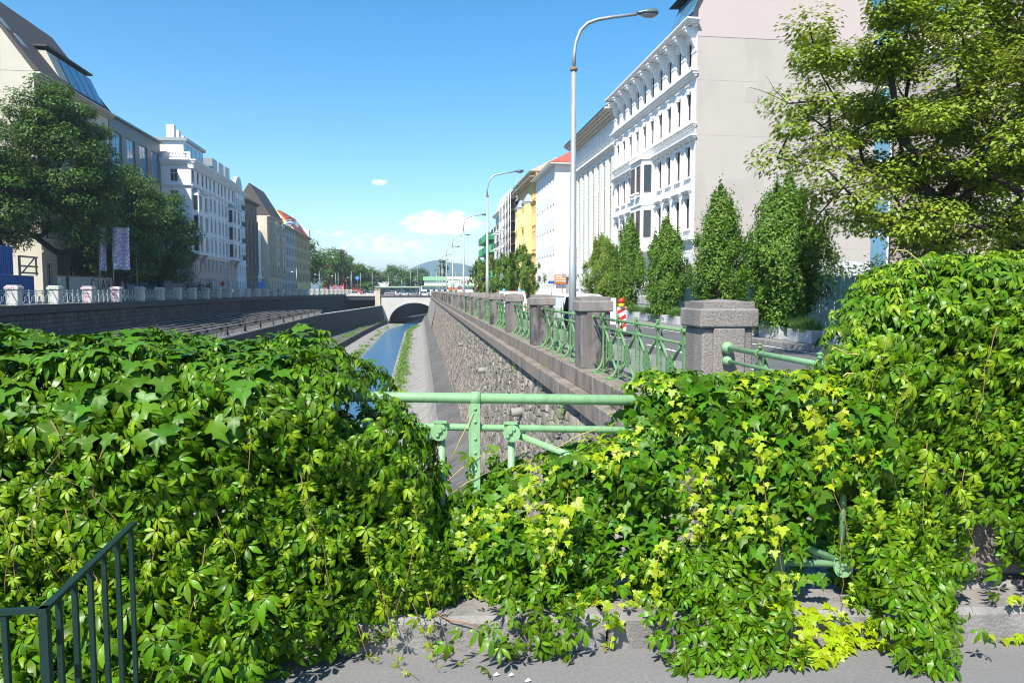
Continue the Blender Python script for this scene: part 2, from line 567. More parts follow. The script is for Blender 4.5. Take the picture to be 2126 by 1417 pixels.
def water_mat():
    mt = bpy.data.materials.new('river_water')
    mt.use_nodes = True
    nt = mt.node_tree
    b = nt.nodes['Principled BSDF']
    b.inputs['Base Color'].default_value = (.04, .15, .30, 1)
    b.inputs['Roughness'].default_value = .09
    b.inputs['IOR'].default_value = 1.33
    b.inputs['Specular IOR Level'].default_value = .5
    g = nt.nodes.new('ShaderNodeNewGeometry')
    mp = nt.nodes.new('ShaderNodeMapping')
    mp.inputs['Scale'].default_value = (1.6, .55, 1)
    n = nd(nt, 'ShaderNodeTexNoise', Scale=2.4, Detail=7.0, Roughness=.65)
    bp = nd(nt, 'ShaderNodeBump', Strength=1.0, Distance=.25)
    nt.links.new(g.outputs['Position'], mp.inputs['Vector'])
    nt.links.new(mp.outputs[0], n.inputs['Vector'])
    nt.links.new(n.outputs['Fac'], bp.inputs['Height'])
    nt.links.new(bp.outputs[0], b.inputs['Normal'])
    return mt


m_water = water_mat()

# ================================================================== the near bridge that the camera stands on
def kerb_y(x): return 3.035 - .09 * (x + .1)
def rail_y(x): return 3.42 - .2193 * (x + .11)
g = MB()
n = 24
vs, fs = [], []
for i in range(n + 1):
    x = -6 + i * 12 / n
    vs += [(x, -14, 0), (x, kerb_y(x) + .05, 0)]
for i in range(n):
    fs.append((2 * i, 2 * i + 2, 2 * i + 3, 2 * i + 1))
g.add(vs, fs)
g.box((-6, -14, -.9), (6, 2.6, -.02))
struct('bridge_pavement', g, m_asphalt)
kt = thing('kerb', 'low worn granite kerb at the foot of the creeper covered railing', 'kerb', (0, 0, 0))
x = -2.75
ks = [1.05, 1.35, 1.15, 1.2, .95, 1.25]
for L_ in ks:
    x1 = x + L_
    p = [(x + .006, kerb_y(x), -.1), (x1 - .006, kerb_y(x1), -.1), (x1 - .006, kerb_y(x1) + .62, -.1), (x + .006, kerb_y(x) + .62, -.1)]
    q = MB()
    c = .022
    lo = [Vector(v) for v in p]
    hi0 = [v + Vector((0, 0, .225)) for v in lo]
    ins = [Vector((c, c, 0)), Vector((-c, c, 0)), Vector((-c, -c, 0)), Vector((c, -c, 0))]
    hi1 = [v + Vector((0, 0, .25)) + i_ for v, i_ in zip(lo, ins)]
    q.add(lo + hi0 + hi1, [(8, 9, 10, 11)] + [(i, (i + 1) % 4, 4 + (i + 1) % 4, 4 + i) for i in range(4)] + [(4 + i, 4 + (i + 1) % 4, 8 + (i + 1) % 4, 8 + i) for i in range(4)])
    q.build('kerb_stone', m_kerb, kt)
    x = x1

# green pipe railing
rl = thing('pipe_railing', 'pale green pipe railing half swallowed by creeper at the bridge edge', 'railing', (0, 0, 0))
X0, X1 = -2.9, 1.93
def rp(x, z): return Vector((x, rail_y(x), z))
RD = Vector((1, -.2193, 0)).normalized()
RN = Vector((-.2193, -1, 0)).normalized()     # towards the camera
q = MB().tube([rp(X0, 1.05), rp(X1, 1.05)], .0245, 20)
q.build('top_rail', m_green, rl)
MB().tube([rp(X0, .912), rp(X1, .912)], .0165, 16).build('middle_rail', m_green, rl)
MB().tube([rp(X0, .315), rp(X1, .315)], .0165, 16).build('bottom_rail', m_green, rl)
for px in (-2.5, -1.12, .265, 1.62):
    q = MB()
    b0 = rp(px, .15)
    def fr(a, n_, z): return tuple(rp(px, z) + RD * a + RN * n_)
    # T-shaped post: front flange with web and a collar that wraps the rail
    for a0, a1, n0, n1, z0, z1 in ((-.022, .022, .026, .034, .15, 1.03), (-.005, .005, -.03, .0255, .15, 1.03), (-.03, -.0225, .010, .034, .15, 1.02)):
        q.add([fr(a0, n0, z0), fr(a1, n0, z0), fr(a1, n1, z0), fr(a0, n1, z0), fr(a0, n0, z1), fr(a1, n0, z1), fr(a1, n1, z1), fr(a0, n1, z1)],
              [(0, 3, 2, 1), (4, 5, 6, 7), (0, 1, 5, 4), (1, 2, 6, 5), (2, 3, 7, 6), (3, 0, 4, 7)])
    po = q.build('post', m_green, rl)
    MB().tube([rp(px - .022, 1.05), rp(px + .022, 1.05)], .031, 20).build('collar', m_green, po)
    MB().tube([rp(px - .02, .912), rp(px + .02, .912)], .0235, 16).build('collar', m_green, po)
    for z in (1.005, .945, .865, .80, .72, .64, .56, .45):
        c = rp(px, z) + RN * .034
        MB().lathe([(.0085, 0), (.008, .003), (.005, .0065), (.001, .008)], (0, 0, 0), 8, axis='Z').build('rivet', m_green, po).matrix_local = Matrix.Translation(c) @ RN.to_track_quat('Z', 'Y').to_matrix().to_4x4()
def gusset(px, z, flip):
    q = MB()
    F = Matrix((( RD.x, RN.x, 0), (RD.y, RN.y, 0), (0, 0, 1)))
    def T(a, n_, h): return tuple(rp(px, z) + F @ Vector((a, n_, h)))
    # square plate behind, round boss in front, hex bolt heads
    for a0, a1, h0, h1, n0, n1 in ((-.032, .032, -.03, .034, .016, .024), (-.032, .032, .024, .034, .0245, .040), ):
        q.add([T(a0, n0, h0), T(a1, n0, h0), T(a1, n1, h0), T(a0, n1, h0), T(a0, n0, h1), T(a1, n0, h1), T(a1, n1, h1), T(a0, n1, h1)],
              [(0, 3, 2, 1), (4, 5, 6, 7), (0, 1, 5, 4), (1, 2, 6, 5), (2, 3, 7, 6), (3, 0, 4, 7)])
    for (r, n0, n1, a, h) in ((.041, .0245, .038, .006 * flip, -.018), (.014, .0385, .050, -.004, -.006), (.010, .0385, .048, -.014, -.028), (.008, .0385, .046, .016, .004)):
        pts = [Vector(T(a, n0, h)), Vector(T(a, n1, h))]
        q.tube(pts, r, 16 if r > .02 else 8, smooth=False)
    return q
for px, fl in ((.105, -1), (.425, 1)):
    gu = gusset(px, .912, fl)
    gp = gu.build('bracket', m_green, rl)
    MB().tube([rp(px, .88), rp(px, .15)], .0165, 12).build('upright', m_green, rl)
# diagonal braces
MB().tube([rp(.44, .885), rp(1.86, .34)], .0165, 12).build('diagonal_brace', m_green, rl)
MB().tube([rp(.09, .885), rp(-1.0, .34)], .0165, 12).build('diagonal_brace', m_green, rl)
gusset(1.885, .325, 1).build('bracket', m_green, rl)
MB().tube([rp(1.893, .325), rp(1.893, 1.02)], .0165, 12).build('upright', m_green, rl)

# thin steel ropes strung across the canal below the railing, with their brackets on the ledge
for k, (y, z, xe, ye, ze) in enumerate(((10.6, -.72, -8.0, 7.4, -3.4), (7.1, -.72, -8.0, 5.4, -3.2), (5.3, -.70, -8.0, 4.9, -3.3))):
    x0 = 3.12 + .0035 * (y - 9)
    cb = thing('wire_rope', ('steel rope anchored furthest along the quay ledge, crossing behind the green railing', 'steel rope slung behind the middle rail of the green railing',
                             'lowest steel rope behind the railing, nearest the bridge')[k], 'cable', (x0, y, z))
    p0 = Vector((-.07, 0, 0))
    p1 = Vector((xe - x0, ye - y, ze - z))
    pts = [p0.lerp(p1, t) + Vector((0, 0, -.35 * 4 * t * (1 - t) * .3)) for t in [i / 14 for i in range(15)]]
    MB().tube(pts, .0075, 5).build('rope', m_steel_d, cb)
    for j in range(4):
        c = p0.lerp(p1, .012 + j * .013)
        MB().tube([c + Vector((-.03, 0, .005)), c + Vector((.03, 0, .0))], .016, 6).build('rope_clamp', m_steel_d, cb)
    q = MB()
    q.box((-.012, -.05, -.10), (.0, .05, .20))
    q.box((-.012, -.05, .19), (.16, .05, .235))
    q.lathe([(.02, 0), (.02, .03)], (.05, 0, .235), 6)
    q.tube([(-.085, 0, 0), (-.012, 0, 0)], .014, 6)
    q.build('anchor_bracket', m_steel, cb)

# stone pylon buried under the right-hand creeper
py = thing('stone_pylon', 'granite pylon showing grey between the creeper strands beside the kerb', 'pylon', (2.1, 2.98, 0))
MB().cbox((.10, .02, -.05), (2.1, 1.2, .17), .03).build('base_course', m_kerb, py)
MB().cbox((.46, .10, .17), (2.02, 1.0, 1.25), .02).build('shaft', m_granite, py)
MB().cbox((.44, .07, 1.25), (2.04, 1.03, 1.38), .03).build('cap', m_granite, py)

# dark green handrail at the left
hr = thing('handrail', 'dark green flat bar handrail with square bars in front of the creeper', 'handrail', (-.82, 1.66, 0))
A = Vector((-.40, -.005, .853)); B = Vector((0, 0, .853)); Cc = Vector((-.035, .60, .853))
MB().bar(A, B + Vector((.008, 0, 0)), .018, .010).build('top_bar', m_dgreen, hr)
MB().bar(B + Vector((0, -.008, 0)), Cc, .018, .010).build('top_bar', m_dgreen, hr)
MB().box((-.009, -.009, 0), (.009, .009, .848)).build('corner_post', m_dgreen, hr)
for t_ in (.12, .27, .43, .59, .76, .95):
    c = B.lerp(Cc, t_)
    MB().box((c.x - .0058, c.y - .0058, .10), (c.x + .0058, c.y + .0058, .8475)).build('bar', m_dgreen, hr)
for t_ in (.20, .48, .76):
    c = B.lerp(A, t_)
    MB().box((c.x - .0058, c.y - .0058, .10), (c.x + .0058, c.y + .0058, .8475)).build('bar', m_dgreen, hr)
q = MB()
q.bar(A + Vector((0, 0, -.75)), B + Vector((0, 0, -.75)), .014, .010)
q.bar(B + Vector((0, 0, -.75)), Cc + Vector((0, 0, -.75)), .014, .010)
q.build('bottom_bar', m_dgreen, hr)

# litter on the pavement
for i, (x, y, cset) in enumerate([(.02, 2.62, 0), (.12, 2.67, 1), (.3, 2.8, 2), (.36, 2.79, 2), (.42, 2.74, 2), (-.3, 2.75, 1), (.62, 2.85, 0), (1.95, 2.45, 1), (2.2, 2.4, 0), (1.1, 2.6, 1), (1.45, 2.5, 1)]):
    me = MB().add([(-.012, -.006, .004), (.0, -.011, .008), (.014, .0, .005), (.004, .009, .012), (-.01, .007, .004), (0, 0, .016)], [(0, 1, 5), (1, 2, 5), (2, 3, 5), (3, 4, 5), (4, 0, 5), (4, 3, 2, 1, 0)])
    tag(me.build('dry_scrap', (m_bark, m_twig, m_line)[cset], None, (x, y, 0)), ('tiny dark crumb', 'tiny brown leaf scrap', 'tiny pale chip')[cset] + ' lying on the grey pavement by the kerb', 'litter', 'scraps lying on the pavement')

# ================================================================== the canal's plan: X of each line as a function of Y
def RW(y): return 3.4 + .0035 * (y - 9)                 # outer face of the right parapet
def LW(y): return float(np.interp(y, [0, 130, 180, 235, 300], [-30, -30, -27.3, -23, -16]))     # left parapet
def HW(y): return float(np.interp(y, [0, 145, 186, 235, 260], [-19.7, -19.7, -15.9, -11.6, -10]))  # top of the left river wall
def LO(y): return float(np.interp(y, [0, 60, 123, 170, 205, 235, 260], [-15.3, -15, -14.2, -13, -11.6, -9.9, -9.4]))
def WL(y): return float(np.interp(y, [0, 110, 195, 212, 228, 245, 300], [-9.6, -9.2, -8.6, -7.6, -5.2, -3.0, 6]))
def WR(y): return float(np.interp(y, [0, 110, 195, 212, 226, 245, 300], [-3.3, -3.5, -3.6, -2.0, 1.2, 2.4, 12]))
YS = list(range(-12, 20, 4)) + list(range(20, 140, 6)) + list(range(140, 236, 4)) + [235.0]
YS = sorted(set(float(y) for y in YS))
ZW = -9.25


def ribbon(mb, ys, prof, m=0, smooth=False):
    """prof(y) -> list of (x, z); sweeps it along Y"""
    rows = [[(x, y, z) for x, z in prof(y)] for y in ys]
    n = len(rows[0])
    vs = [p for r in rows for p in r]
    fs = []
    for i in range(len(rows) - 1):
        for k in range(n - 1):
            fs.append((i * n + k, i * n + k + 1, (i + 1) * n + k + 1, (i + 1) * n + k))
    mb.add(vs, fs, m, smooth)
    return mb


# land to both sides and beyond, one sheet reaching the horizon
g = MB()
g.add([(22, -400, -.30), (9000, -400, -.30), (9000, 262, -.30), (22, 262, -.30)], [(0, 1, 2, 3)])
g.add([(-9000, -400, .30), (-46, -400, .30), (-46, 262, .30), (-9000, 262, .30)], [(0, 1, 2, 3)])
g.add([(-9000, 302, -.35), (9000, 302, -.35), (9000, 14000, -.35), (-9000, 14000, -.35)], [(0, 1, 2, 3)])
g.add([(-9000, 262, -.35), (-22, 262, -.35), (-22, 302, -.35), (-9000, 302, -.35)], [(0, 1, 2, 3)])
g.add([(27, 262, -.35), (9000, 262, -.35), (9000, 302, -.35), (27, 302, -.35)], [(0, 1, 2, 3)])
g.add([(-9000, -9000, -.9), (9000, -9000, -.9), (9000, -400, -.9), (-9000, -400, -.9)], [(0, 1, 2, 3)])
struct('ground', g, m_road)

# street on the right bank
g = MB()
ribbon(g, [4.2] + [y for y in YS if y > 4.2], lambda y: [(RW(y) + .5, -.13), (6.2, -.13)])
ribbon(g, [4.2, 235], lambda y: [(6.2, -.13), (6.2, -.25)])
struct('parapet_pavement', g, m_asphalt)
g = MB()
g.add([(6.2, -40, -.25), (11.6, -40, -.25), (11.6, 262, -.25), (6.2, 262, -.25)], [(0, 1, 2, 3)])
struct('road', g, m_road)
g = MB()
g.add([(11.78, -40, -.10), (22, -40, -.10), (22, 262, -.10), (11.78, 262, -.10)], [(0, 1, 2, 3)])
struct('pavement', g, m_asphalt)
kb = MB()
for k in range(0, 46):
    y = 2 + k * 1.9
    kb.cbox((11.58, y, -.4), (11.79, y + 1.885, -.098), .015)
struct('pavement_kerb', kb, m_kerb)
mk = MB()
for k in range(12):
    y = 8 + k * 6.0
    mk.add([(7.55, y, -.246), (7.67, y, -.246), (7.67, y + 3.4, -.246), (7.55, y + 3.4, -.246)], [(0, 1, 2, 3)])
mk.add([(11.2, -10, -.246), (11.3, -10, -.246), (11.3, 120, -.246), (11.2, 120, -.246)], [(0, 1, 2, 3)])
tag(mk.build('road_marking', m_line), kind='structure')

# street on the left bank
g = MB()
ribbon(g, YS, lambda y: [(-46, .42), (LW(y) - .4, .42)])
struct('left_bank_street', g, m_road)

# river: bed, banks, water
g = MB()
def bed_right(y):
    d = .0035 * (y - 9)
    return [(1.10 + d, -6.75), (.98 + d, -7.3), (.80 + d, -7.9), (.5 + d, -8.4), (0.0 + d, -8.8), (-.8 + d, -8.95), (min(WR(y) + .8, .3 + d), -9.05), (min(WR(y) - .3, 0 + d), -9.35)]
seg = [-12.0]
while seg[-1] < 235: seg.append(seg[-1] + random.choice((4.6, 6.2, 7.0)))
for a_, b_ in zip(seg, seg[1:]):
    b_ = min(b_, 235.0)
    ribbon(g, [a_, (a_ + b_) / 2, b_ - .09], bed_right, smooth=False)
struct('right_river_bank', g, m_conc)
g = MB()
ribbon(g, YS, lambda y: [(2.42 + .0035 * (y - 9), -6.0), (1.12 + .0035 * (y - 9), -6.72), (1.08 + .0035 * (y - 9), -6.9)])
struct('river_wall_toe', g, m_conc_d)
g = MB()
for a_, b_ in zip(seg, seg[1:]):
    b_ = min(b_, 235.0)
    ribbon(g, [a_, (a_ + b_) / 2, b_ - .10], lambda y: [(WL(y) + .3, -9.35), (WL(y) - .5, -9.1), (LO(y), -8.95)])
struct('left_river_bank', g, m_conc)
g = MB()
ribbon(g, YS, lambda y: [(WL(y) - .6, ZW), (WR(y) + .9, ZW)])
ribbon(g, [235, 245, 262, 300], lambda y: [(WL(y) - .6, ZW), (WR(y) + .9, ZW)])
struct('water', g, m_water)
g = MB()
g.add([(-40, 235, -9.2), (40, 235, -9.2), (40, 330, -9.1), (-40, 330, -9.1)], [(0, 1, 2, 3)])
g2 = MB()
g2.add([(-20, 300, -9.1), (26, 276, -9.1), (26, 276, .2), (-20, 300, .2)], [(0, 1, 2, 3)])
struct('river_bed', MB().add([(-40, -12, -9.6), (40, -12, -9.6), (40, 330, -9.6), (-40, 330, -9.6)], [(0, 1, 2, 3)]), m_conc_d)
g = MB()
g.prism([(-9.4, 252.5, -9.55), (-5.4, 252.5, -9.55), (10.5, 330, -9.55), (6.2, 330, -9.55)], (0, 0, 1.5))
struct('far_river_bank', g, m_conc_d)
fw_ = MB()
fw_.prism([(-9.5, 252.5, -9.5), (6, 330, -9.5), (5, 330, -9.5), (-10.5, 252.5, -9.5)], (0, 0, 9.1))
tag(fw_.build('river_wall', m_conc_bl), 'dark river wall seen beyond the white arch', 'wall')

# left river wall in two steps
w = thing('river_wall', 'high concrete wall, its shade painted in near black, along the left side of the river', 'wall', (0, 0, 0))
g = MB()
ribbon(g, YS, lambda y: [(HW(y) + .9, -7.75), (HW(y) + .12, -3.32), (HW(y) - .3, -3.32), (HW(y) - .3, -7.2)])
g.build('wall_face', m_conc_bl, w)  # near-black tone stands in for shade on the wall's river side
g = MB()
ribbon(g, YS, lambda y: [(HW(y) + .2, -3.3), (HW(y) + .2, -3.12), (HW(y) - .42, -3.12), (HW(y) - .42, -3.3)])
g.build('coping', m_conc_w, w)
w = thing('low_river_wall', 'low dark wall with weedy ledge at the foot of the high river wall', 'wall', (0, 0, 0))
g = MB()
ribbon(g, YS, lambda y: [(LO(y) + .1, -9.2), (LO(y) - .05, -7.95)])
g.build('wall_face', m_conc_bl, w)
g = MB()
ribbon(g, YS, lambda y: [(LO(y) - .05, -7.95), (LO(y) - .5, -7.92), (HW(y) + .85, -7.7)])
g.build('ledge', m_conc_d, w)

# metro cutting: floor and slatted cover of long concrete beams
g = MB()
ribbon(g, YS, lambda y: [(LW(y), -7.2), (HW(y) - .25, -7.2)])
struct('track_bed', g, m_black)
cov = thing('beam_cover', 'long parallel concrete beams laid over the sunken railway beside the river', 'cover', (0, 0, 0))
ysb = [y for y in YS if 20 <= y <= 150]
for k in range(7):
    g = MB()
    f = k / 6.0
    def pr_(y, f=f):
        x = LW(y) + .35 + (HW(y) - LW(y) - .9) * f
        return [(x - .14, -2.23), (x - .14, -2.18), (x + .14, -2.18), (x + .14, -2.23), (x - .14, -2.23)]
    ribbon(g, ysb, pr_)
    g.build('beam', m_rail, cov)
for k in range(17):
    y = 22 + k * 8
    g = MB()
    g.box((LW(y) + .02, y - .2, -3.1), (HW(y) + .05, y + .2, -2.24))
    g.box((HW(y) - .25, y - .2, -3.14), (HW(y) + .05, y + .2, -2.7))
    g.build('cross_beam', m_conc_bl, cov)
g = MB()
for k in range(190):
    y = 58 + k * .48
    g.box((HW(y) - .02, y - .035, -3.12), (HW(y) + .05, y + .035, -2.5))
ribbon(g, [y for y in ysb if y > 56], lambda y: [(HW(y) - .03, -2.5), (HW(y) - .03, -2.44), (HW(y) + .06, -2.44), (HW(y) + .06, -2.5), (HW(y) - .03, -2.5)])
tag(g.build('edge_rail', m_rail, cov), kind='stuff')

# ------------------------------------------------------------------ left quay wall
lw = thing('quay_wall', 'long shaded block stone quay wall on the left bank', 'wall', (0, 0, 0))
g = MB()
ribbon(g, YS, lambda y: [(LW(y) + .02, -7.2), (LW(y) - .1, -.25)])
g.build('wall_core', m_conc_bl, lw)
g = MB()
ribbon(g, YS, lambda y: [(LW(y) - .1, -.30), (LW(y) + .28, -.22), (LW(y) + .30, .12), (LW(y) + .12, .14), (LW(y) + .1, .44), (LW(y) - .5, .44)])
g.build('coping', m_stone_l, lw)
sb = [MB() for _ in range(4)]
smesh = []
for i in range(4):
    a, b_ = .62 + .16 * i, .40
    t = .035 + .012 * i
    q = MB()
    q.add([(0, 0, 0), (0, a - .035, 0), (0, a - .035, b_ - .035), (0, 0, b_ - .035), (t, .03, .03), (t, a - .065, .03), (t, a - .065, b_ - .065), (t, .03, b_ - .065)],
          [(4, 5, 6, 7), (0, 1, 5, 4), (1, 2, 6, 5), (2, 3, 7, 6), (3, 0, 4, 7)])
    smesh.append((a, q))
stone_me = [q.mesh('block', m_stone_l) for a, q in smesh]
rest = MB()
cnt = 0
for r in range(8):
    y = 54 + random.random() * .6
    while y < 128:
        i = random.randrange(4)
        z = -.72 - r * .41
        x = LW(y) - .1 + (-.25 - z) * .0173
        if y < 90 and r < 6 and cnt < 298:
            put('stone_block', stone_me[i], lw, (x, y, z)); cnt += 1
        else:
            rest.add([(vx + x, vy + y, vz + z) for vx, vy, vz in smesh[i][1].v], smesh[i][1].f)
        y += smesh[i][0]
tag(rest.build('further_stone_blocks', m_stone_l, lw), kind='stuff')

# ------------------------------------------------------------------ right quay wall of rubble stone
rw = thing('rubble_quay_wall', 'sunlit rubble stone quay wall under the granite parapet on the right bank', 'wall', (0, 0, 0))
def wall_pt(y, z):
    """point on the battered core face: z from -.85 (top) to -6.05"""
    f = (z + .85) / (-6.05 + .85)
    d = .0035 * (y - 9)
    return (3.32 + d) * (1 - f) + (2.40 + d) * f
g = MB()
ribbon(g, [3.3] + [y for y in YS if y > 3.3], lambda y: [(wall_pt(y, -6.1) + .0, -6.1), (wall_pt(y, -.85), -.85)])
g.build('mortar_core', [m_mortar], rw)
# rubble: irregular four to six sided stones in wandering courses
NS = Vector((-.985, 0, -.174)).normalized()
def rubble(y0, y1, rows, hrow, wmin, wmax, seed):
    rnd = random.Random(seed)
    out = []
    zb = [-.88 - k * hrow for k in range(rows + 1)]
    ph = [rnd.random() * 6 for _ in zb]
    def zline(k, y):
        return zb[k] + (.06 * sin(y * 1.9 + ph[k]) + .05 * sin(y * 4.7 + 2 * ph[k])) * (1 if 0 < k < rows else 0) * hrow / .34
    for r in range(rows):
        y = y0 + rnd.random() * .3
        ja = rnd.uniform(-.05, .05)
        while y < y1:
            wd_ = rnd.uniform(wmin, wmax)
            jb = rnd.uniform(-.07, .07)
            if rnd.random() < .22:      # two small stones one over the other
                parts = [(0, .5), (.5, 1)]
            else:
                parts = [(0, 1)]
            for a, b_ in parts:
                def zz(yy, t): return zline(r, yy) * (1 - t) + zline(r + 1, yy) * t
                g_ = .013
                c = [(y + ja + g_, zz(y, a) - g_), (y + wd_ / 2, zz(y + wd_ / 2, a) - g_ + rnd.uniform(-.03, .02)), (y + wd_ + jb - g_, zz(y + wd_, a) - g_),
                     (y + wd_ - jb - g_, zz(y + wd_, b_) + g_), (y + wd_ / 2, zz(y + wd_ / 2, b_) + g_ + rnd.uniform(-.02, .03)), (y - ja + g_, zz(y, b_) + g_)]
                out.append((c, rnd.uniform(.018, .062), rnd.uniform(-.016, .016), rnd.uniform(-.016, .016)))
            y += wd_
            ja = jb
    return out
def stone_geo(c, t, tu, tv):
    n = len(c)
    cy = sum(p[0] for p in c) / n
    cz = sum(p[1] for p in c) / n
    vs = []
    for (y, z) in c:
        vs.append((wall_pt(y, z) + .01, y, z))
    for (y, z) in c:
        y2, z2 = cy + (y - cy) * .86, cz + (z - cz) * .86
        k = t + tu * (y2 - cy) / .2 + tv * (z2 - cz) / .15
        p = Vector((wall_pt(y2, z2), y2, z2)) + NS * max(k, .015)
        vs.append(tuple(p))
    p = Vector((wall_pt(cy, cz), cy, cz)) + NS * (t + .012)
    vs.append(tuple(p))
    fs = [(i, i + n, (i + 1) % n + n, (i + 1) % n) for i in range(n)] + [(i + n, 2 * n, (i + 1) % n + n) for i in range(n)]
    return vs, fs
near = rubble(3.4, 46, 22, .233, .22, .60, 5)
# largest in view: nearest stones that lie in front of the railing gap
def score(c):
    y = sum(p[0] for p in c) / len(c)
    z = sum(p[1] for p in c) / len(c)
    return abs(y - 11.5) + (0 if z > -3.6 else 9 + abs(z + 3.6)) + (0 if y > 6.3 else 9)
near.sort(key=lambda s_: score(s_[0]))
rest = MB()
for i, (c, t, tu, tv) in enumerate(near):
    vs, fs = stone_geo(c, t, tu, tv)
    if i < 296:
        o = Vector(vs[0])
        MB().add([tuple(Vector(v) - o) for v in vs], fs).build('stone', m_stone, rw, o)
    else:
        rest.add(vs, fs)
for (c, t, tu, tv) in rubble(46, 150, 16, .321, .3, .8, 6):
    vs, fs = stone_geo(c, t, tu, tv)
    rest.add(vs, fs)
tag(rest.build('further_stones', m_stone, rw), kind='stuff')
g = MB()     # smooth concrete end bay by the arch
ribbon(g, [150, 190, 235], lambda y: [(wall_pt(y, -6.3) - .25, -6.3), (wall_pt(y, -.85) - .05, -.85)])
g.build('concrete_bay', m_conc, rw)
# ledge stones (cornice) and plinth stones, each block its own piece
nb = 0
far = MB()
y = 3.6
while y < 234:
    L_ = 1.62 if y < 60 else 6
    d = .0035 * (y + L_ / 2 - 9)
    a1, b1 = (3.12 + d, y, -.86), (3.95 + d, y + L_ - .012, -.50)
    if y < 60:
        MB().cbox((0, 0, 0), (b1[0] - a1[0], b1[1] - a1[1], .36), .018).build('ledge_stone', m_plinth, rw, a1)
    else:
        far.cbox(a1, b1, .018)
    y += L_
far.build('far_ledge', m_plinth, rw)
far = MB()
y = 3.6
while y < 234:
    L_ = 1.69 if y < 60 else 6
    d = .0035 * (y + L_ / 2 - 9)
    a1, b1 = (3.36 + d, y, -.502), (4.16 + d, y + L_ - .012, -.127)
    if y < 60:
        MB().cbox((0, 0, 0), (b1[0] - a1[0], b1[1] - a1[1], .375), .018).build('plinth_stone', m_plinth, rw, a1)
    else:
        far.cbox(a1, b1, .018)
    y += L_
far.build('far_plinth', m_plinth, rw)
for (y, z) in ((13.2, -1.75), (21.5, -2.1), (34, -2.2), (52, -2.3)):
    q = MB().tube([(wall_pt(y, z) + .1, y, z), (wall_pt(y, z) - .38, y, z - .03)], .13, 14)
    q.tube([(wall_pt(y, z) - .385, y, z - .03), (wall_pt(y, z) - .39, y, z - .03)], .10, 14, m=1)
    q.build('drain_pipe', [m_conc, m_black], rw)

# ================================================================== right parapet: pillars and ornate railing panels
def pillar_parts(root, shaft_m, cap_m):
    """local: x across (0 = canal side of the cap), y along, z up from the plinth"""
    q = MB()
    q.cbox((.05, .05, -.005), (.70, .64, 1.225), .02)
    q.build('shaft', shaft_m, root)
    q = MB()
    q.cbox((.18, .005, -.004), (.58, .0485, 1.224), .012)
    q.build('pilaster_strip', shaft_m, root)
    q = MB()
    q.cbox((0, -.01, 1.226), (.75, .70, 1.46), .022)
    q.build('cap', cap_m, root)
    q = MB()
    x0, x1, y0, y1, z0 = .045, .705, .035, .655, 1.455
    h = .085
    q.add([(x0, y0, z0), (x1, y0, z0), (x1, y1, z0), (x0, y1, z0), (x0, y0, z0 + h), (x1, y0, z0 + h), (x1, y1, z0 + h), (x0, y1, z0 + h), ((x0 + x1) / 2, (y0 + y1) / 2, z0 + h + .035)],
          [(0, 1, 5, 4), (1, 2, 6, 5), (2, 3, 7, 6), (3, 0, 4, 7), (4, 5, 8), (5, 6, 8), (6, 7, 8), (7, 4, 8)])
    q.build('cap_top', cap_m, root)


PILY = [8.4 + 6.75 * k for k in range(33)]
ORD = ['first', 'second', 'third', 'fourth', 'fifth', 'sixth', 'seventh', 'eighth', 'ninth', 'tenth', 'eleventh', 'twelfth', 'thirteenth', 'fourteenth', 'fifteenth', 'sixteenth']
p0 = thing('parapet_pillar', 'broad pale granite pillar at the corner of the parapet, stub railing fixed to it', 'pillar', (3.4, PILY[0], -.13), 0, 'granite pillars of the right parapet')
pillar_parts(p0, m_granite, m_granite)
p1 = thing('parapet_pillar', 'soot stained granite pillar in front of the tall lamp post, first after the corner pillar', 'pillar', (RW(PILY[1]), PILY[1], -.13), 0, 'granite pillars of the right parapet')
pillar_parts(p1, m_granite_d, m_granite)
for k in range(2, 33):
    c = copy_tree(p1)
    c.location = (RW(PILY[k]), PILY[k], -.13)
    c['label'] = ('granite parapet pillar with dark shaft beside the white van, %s after the corner pillar' % ORD[k - 1]) if k < 4 else (
        ('weathered granite parapet pillar, %s after the corner pillar' % ORD[k - 1]) if k < 12 else 'small granite parapet pillar far along the quay by the arch')


def star_disc(q, c, r, m=0):
    """cast medallion in the railing's plane (normal X): rim, hub, petals"""
    cx, cy, cz = c
    q.lathe([(r, -.012), (r, .012), (r * .82, .020), (r * .80, .010)], c, 18, m, 'X')
    for k in range(10):
        a = 2 * pi * k / 10
        q.lathe([(.030, -.016), (.030, .020), (.016, .028), (.004, .030)], (cx, cy + r * .56 * cos(a), cz + r * .56 * sin(a)), 7, m, 'X')
    q.lathe([(.045, -.018), (.045, .024), (.02, .034), (.004, .036)], c, 10, m, 'X')


def post_mesh():
    q = MB()
    q.bar((-.012, 0, .0), (-.012, 0, 1.10), .024, .062)
    # flared foot on the canal side with two eyes
    pts = [(-.012, 0, .36), (-.03, 0, .24), (-.06, 0, .14), (-.11, 0, .07), (-.17, 0, .05)]
    q.tube([(-.012, .0, .5)] + pts, [.016, .018, .022, .026, .03, .034], 7)
    for s_ in (-1, 1):
        ring = [(-.17 + .055 * cos(a), s_ * .055 + .05 * sin(a), .03) for a in [2 * pi * i / 10 for i in range(11)]]
        q.tube(ring, .016, 6, caps=False)
    q.box((-.24, -.11, 0), (-.02, .11, .018))
    # strap that curls round the top rail, ladder rungs behind
    q.tube([(-.02 + .045 * cos(a), 0, 1.11 + .045 * sin(a)) for a in [pi * 2 * i / 12 for i in range(13)]], .013, 6, caps=False)
    q.bar((.055, 0, .0), (.055, 0, 1.08), .02, .05)
    for z in (.3, .42, .54, .66):
        q.tube([(-.01, 0, z), (.045, 0, z)], .009, 5)
    return q


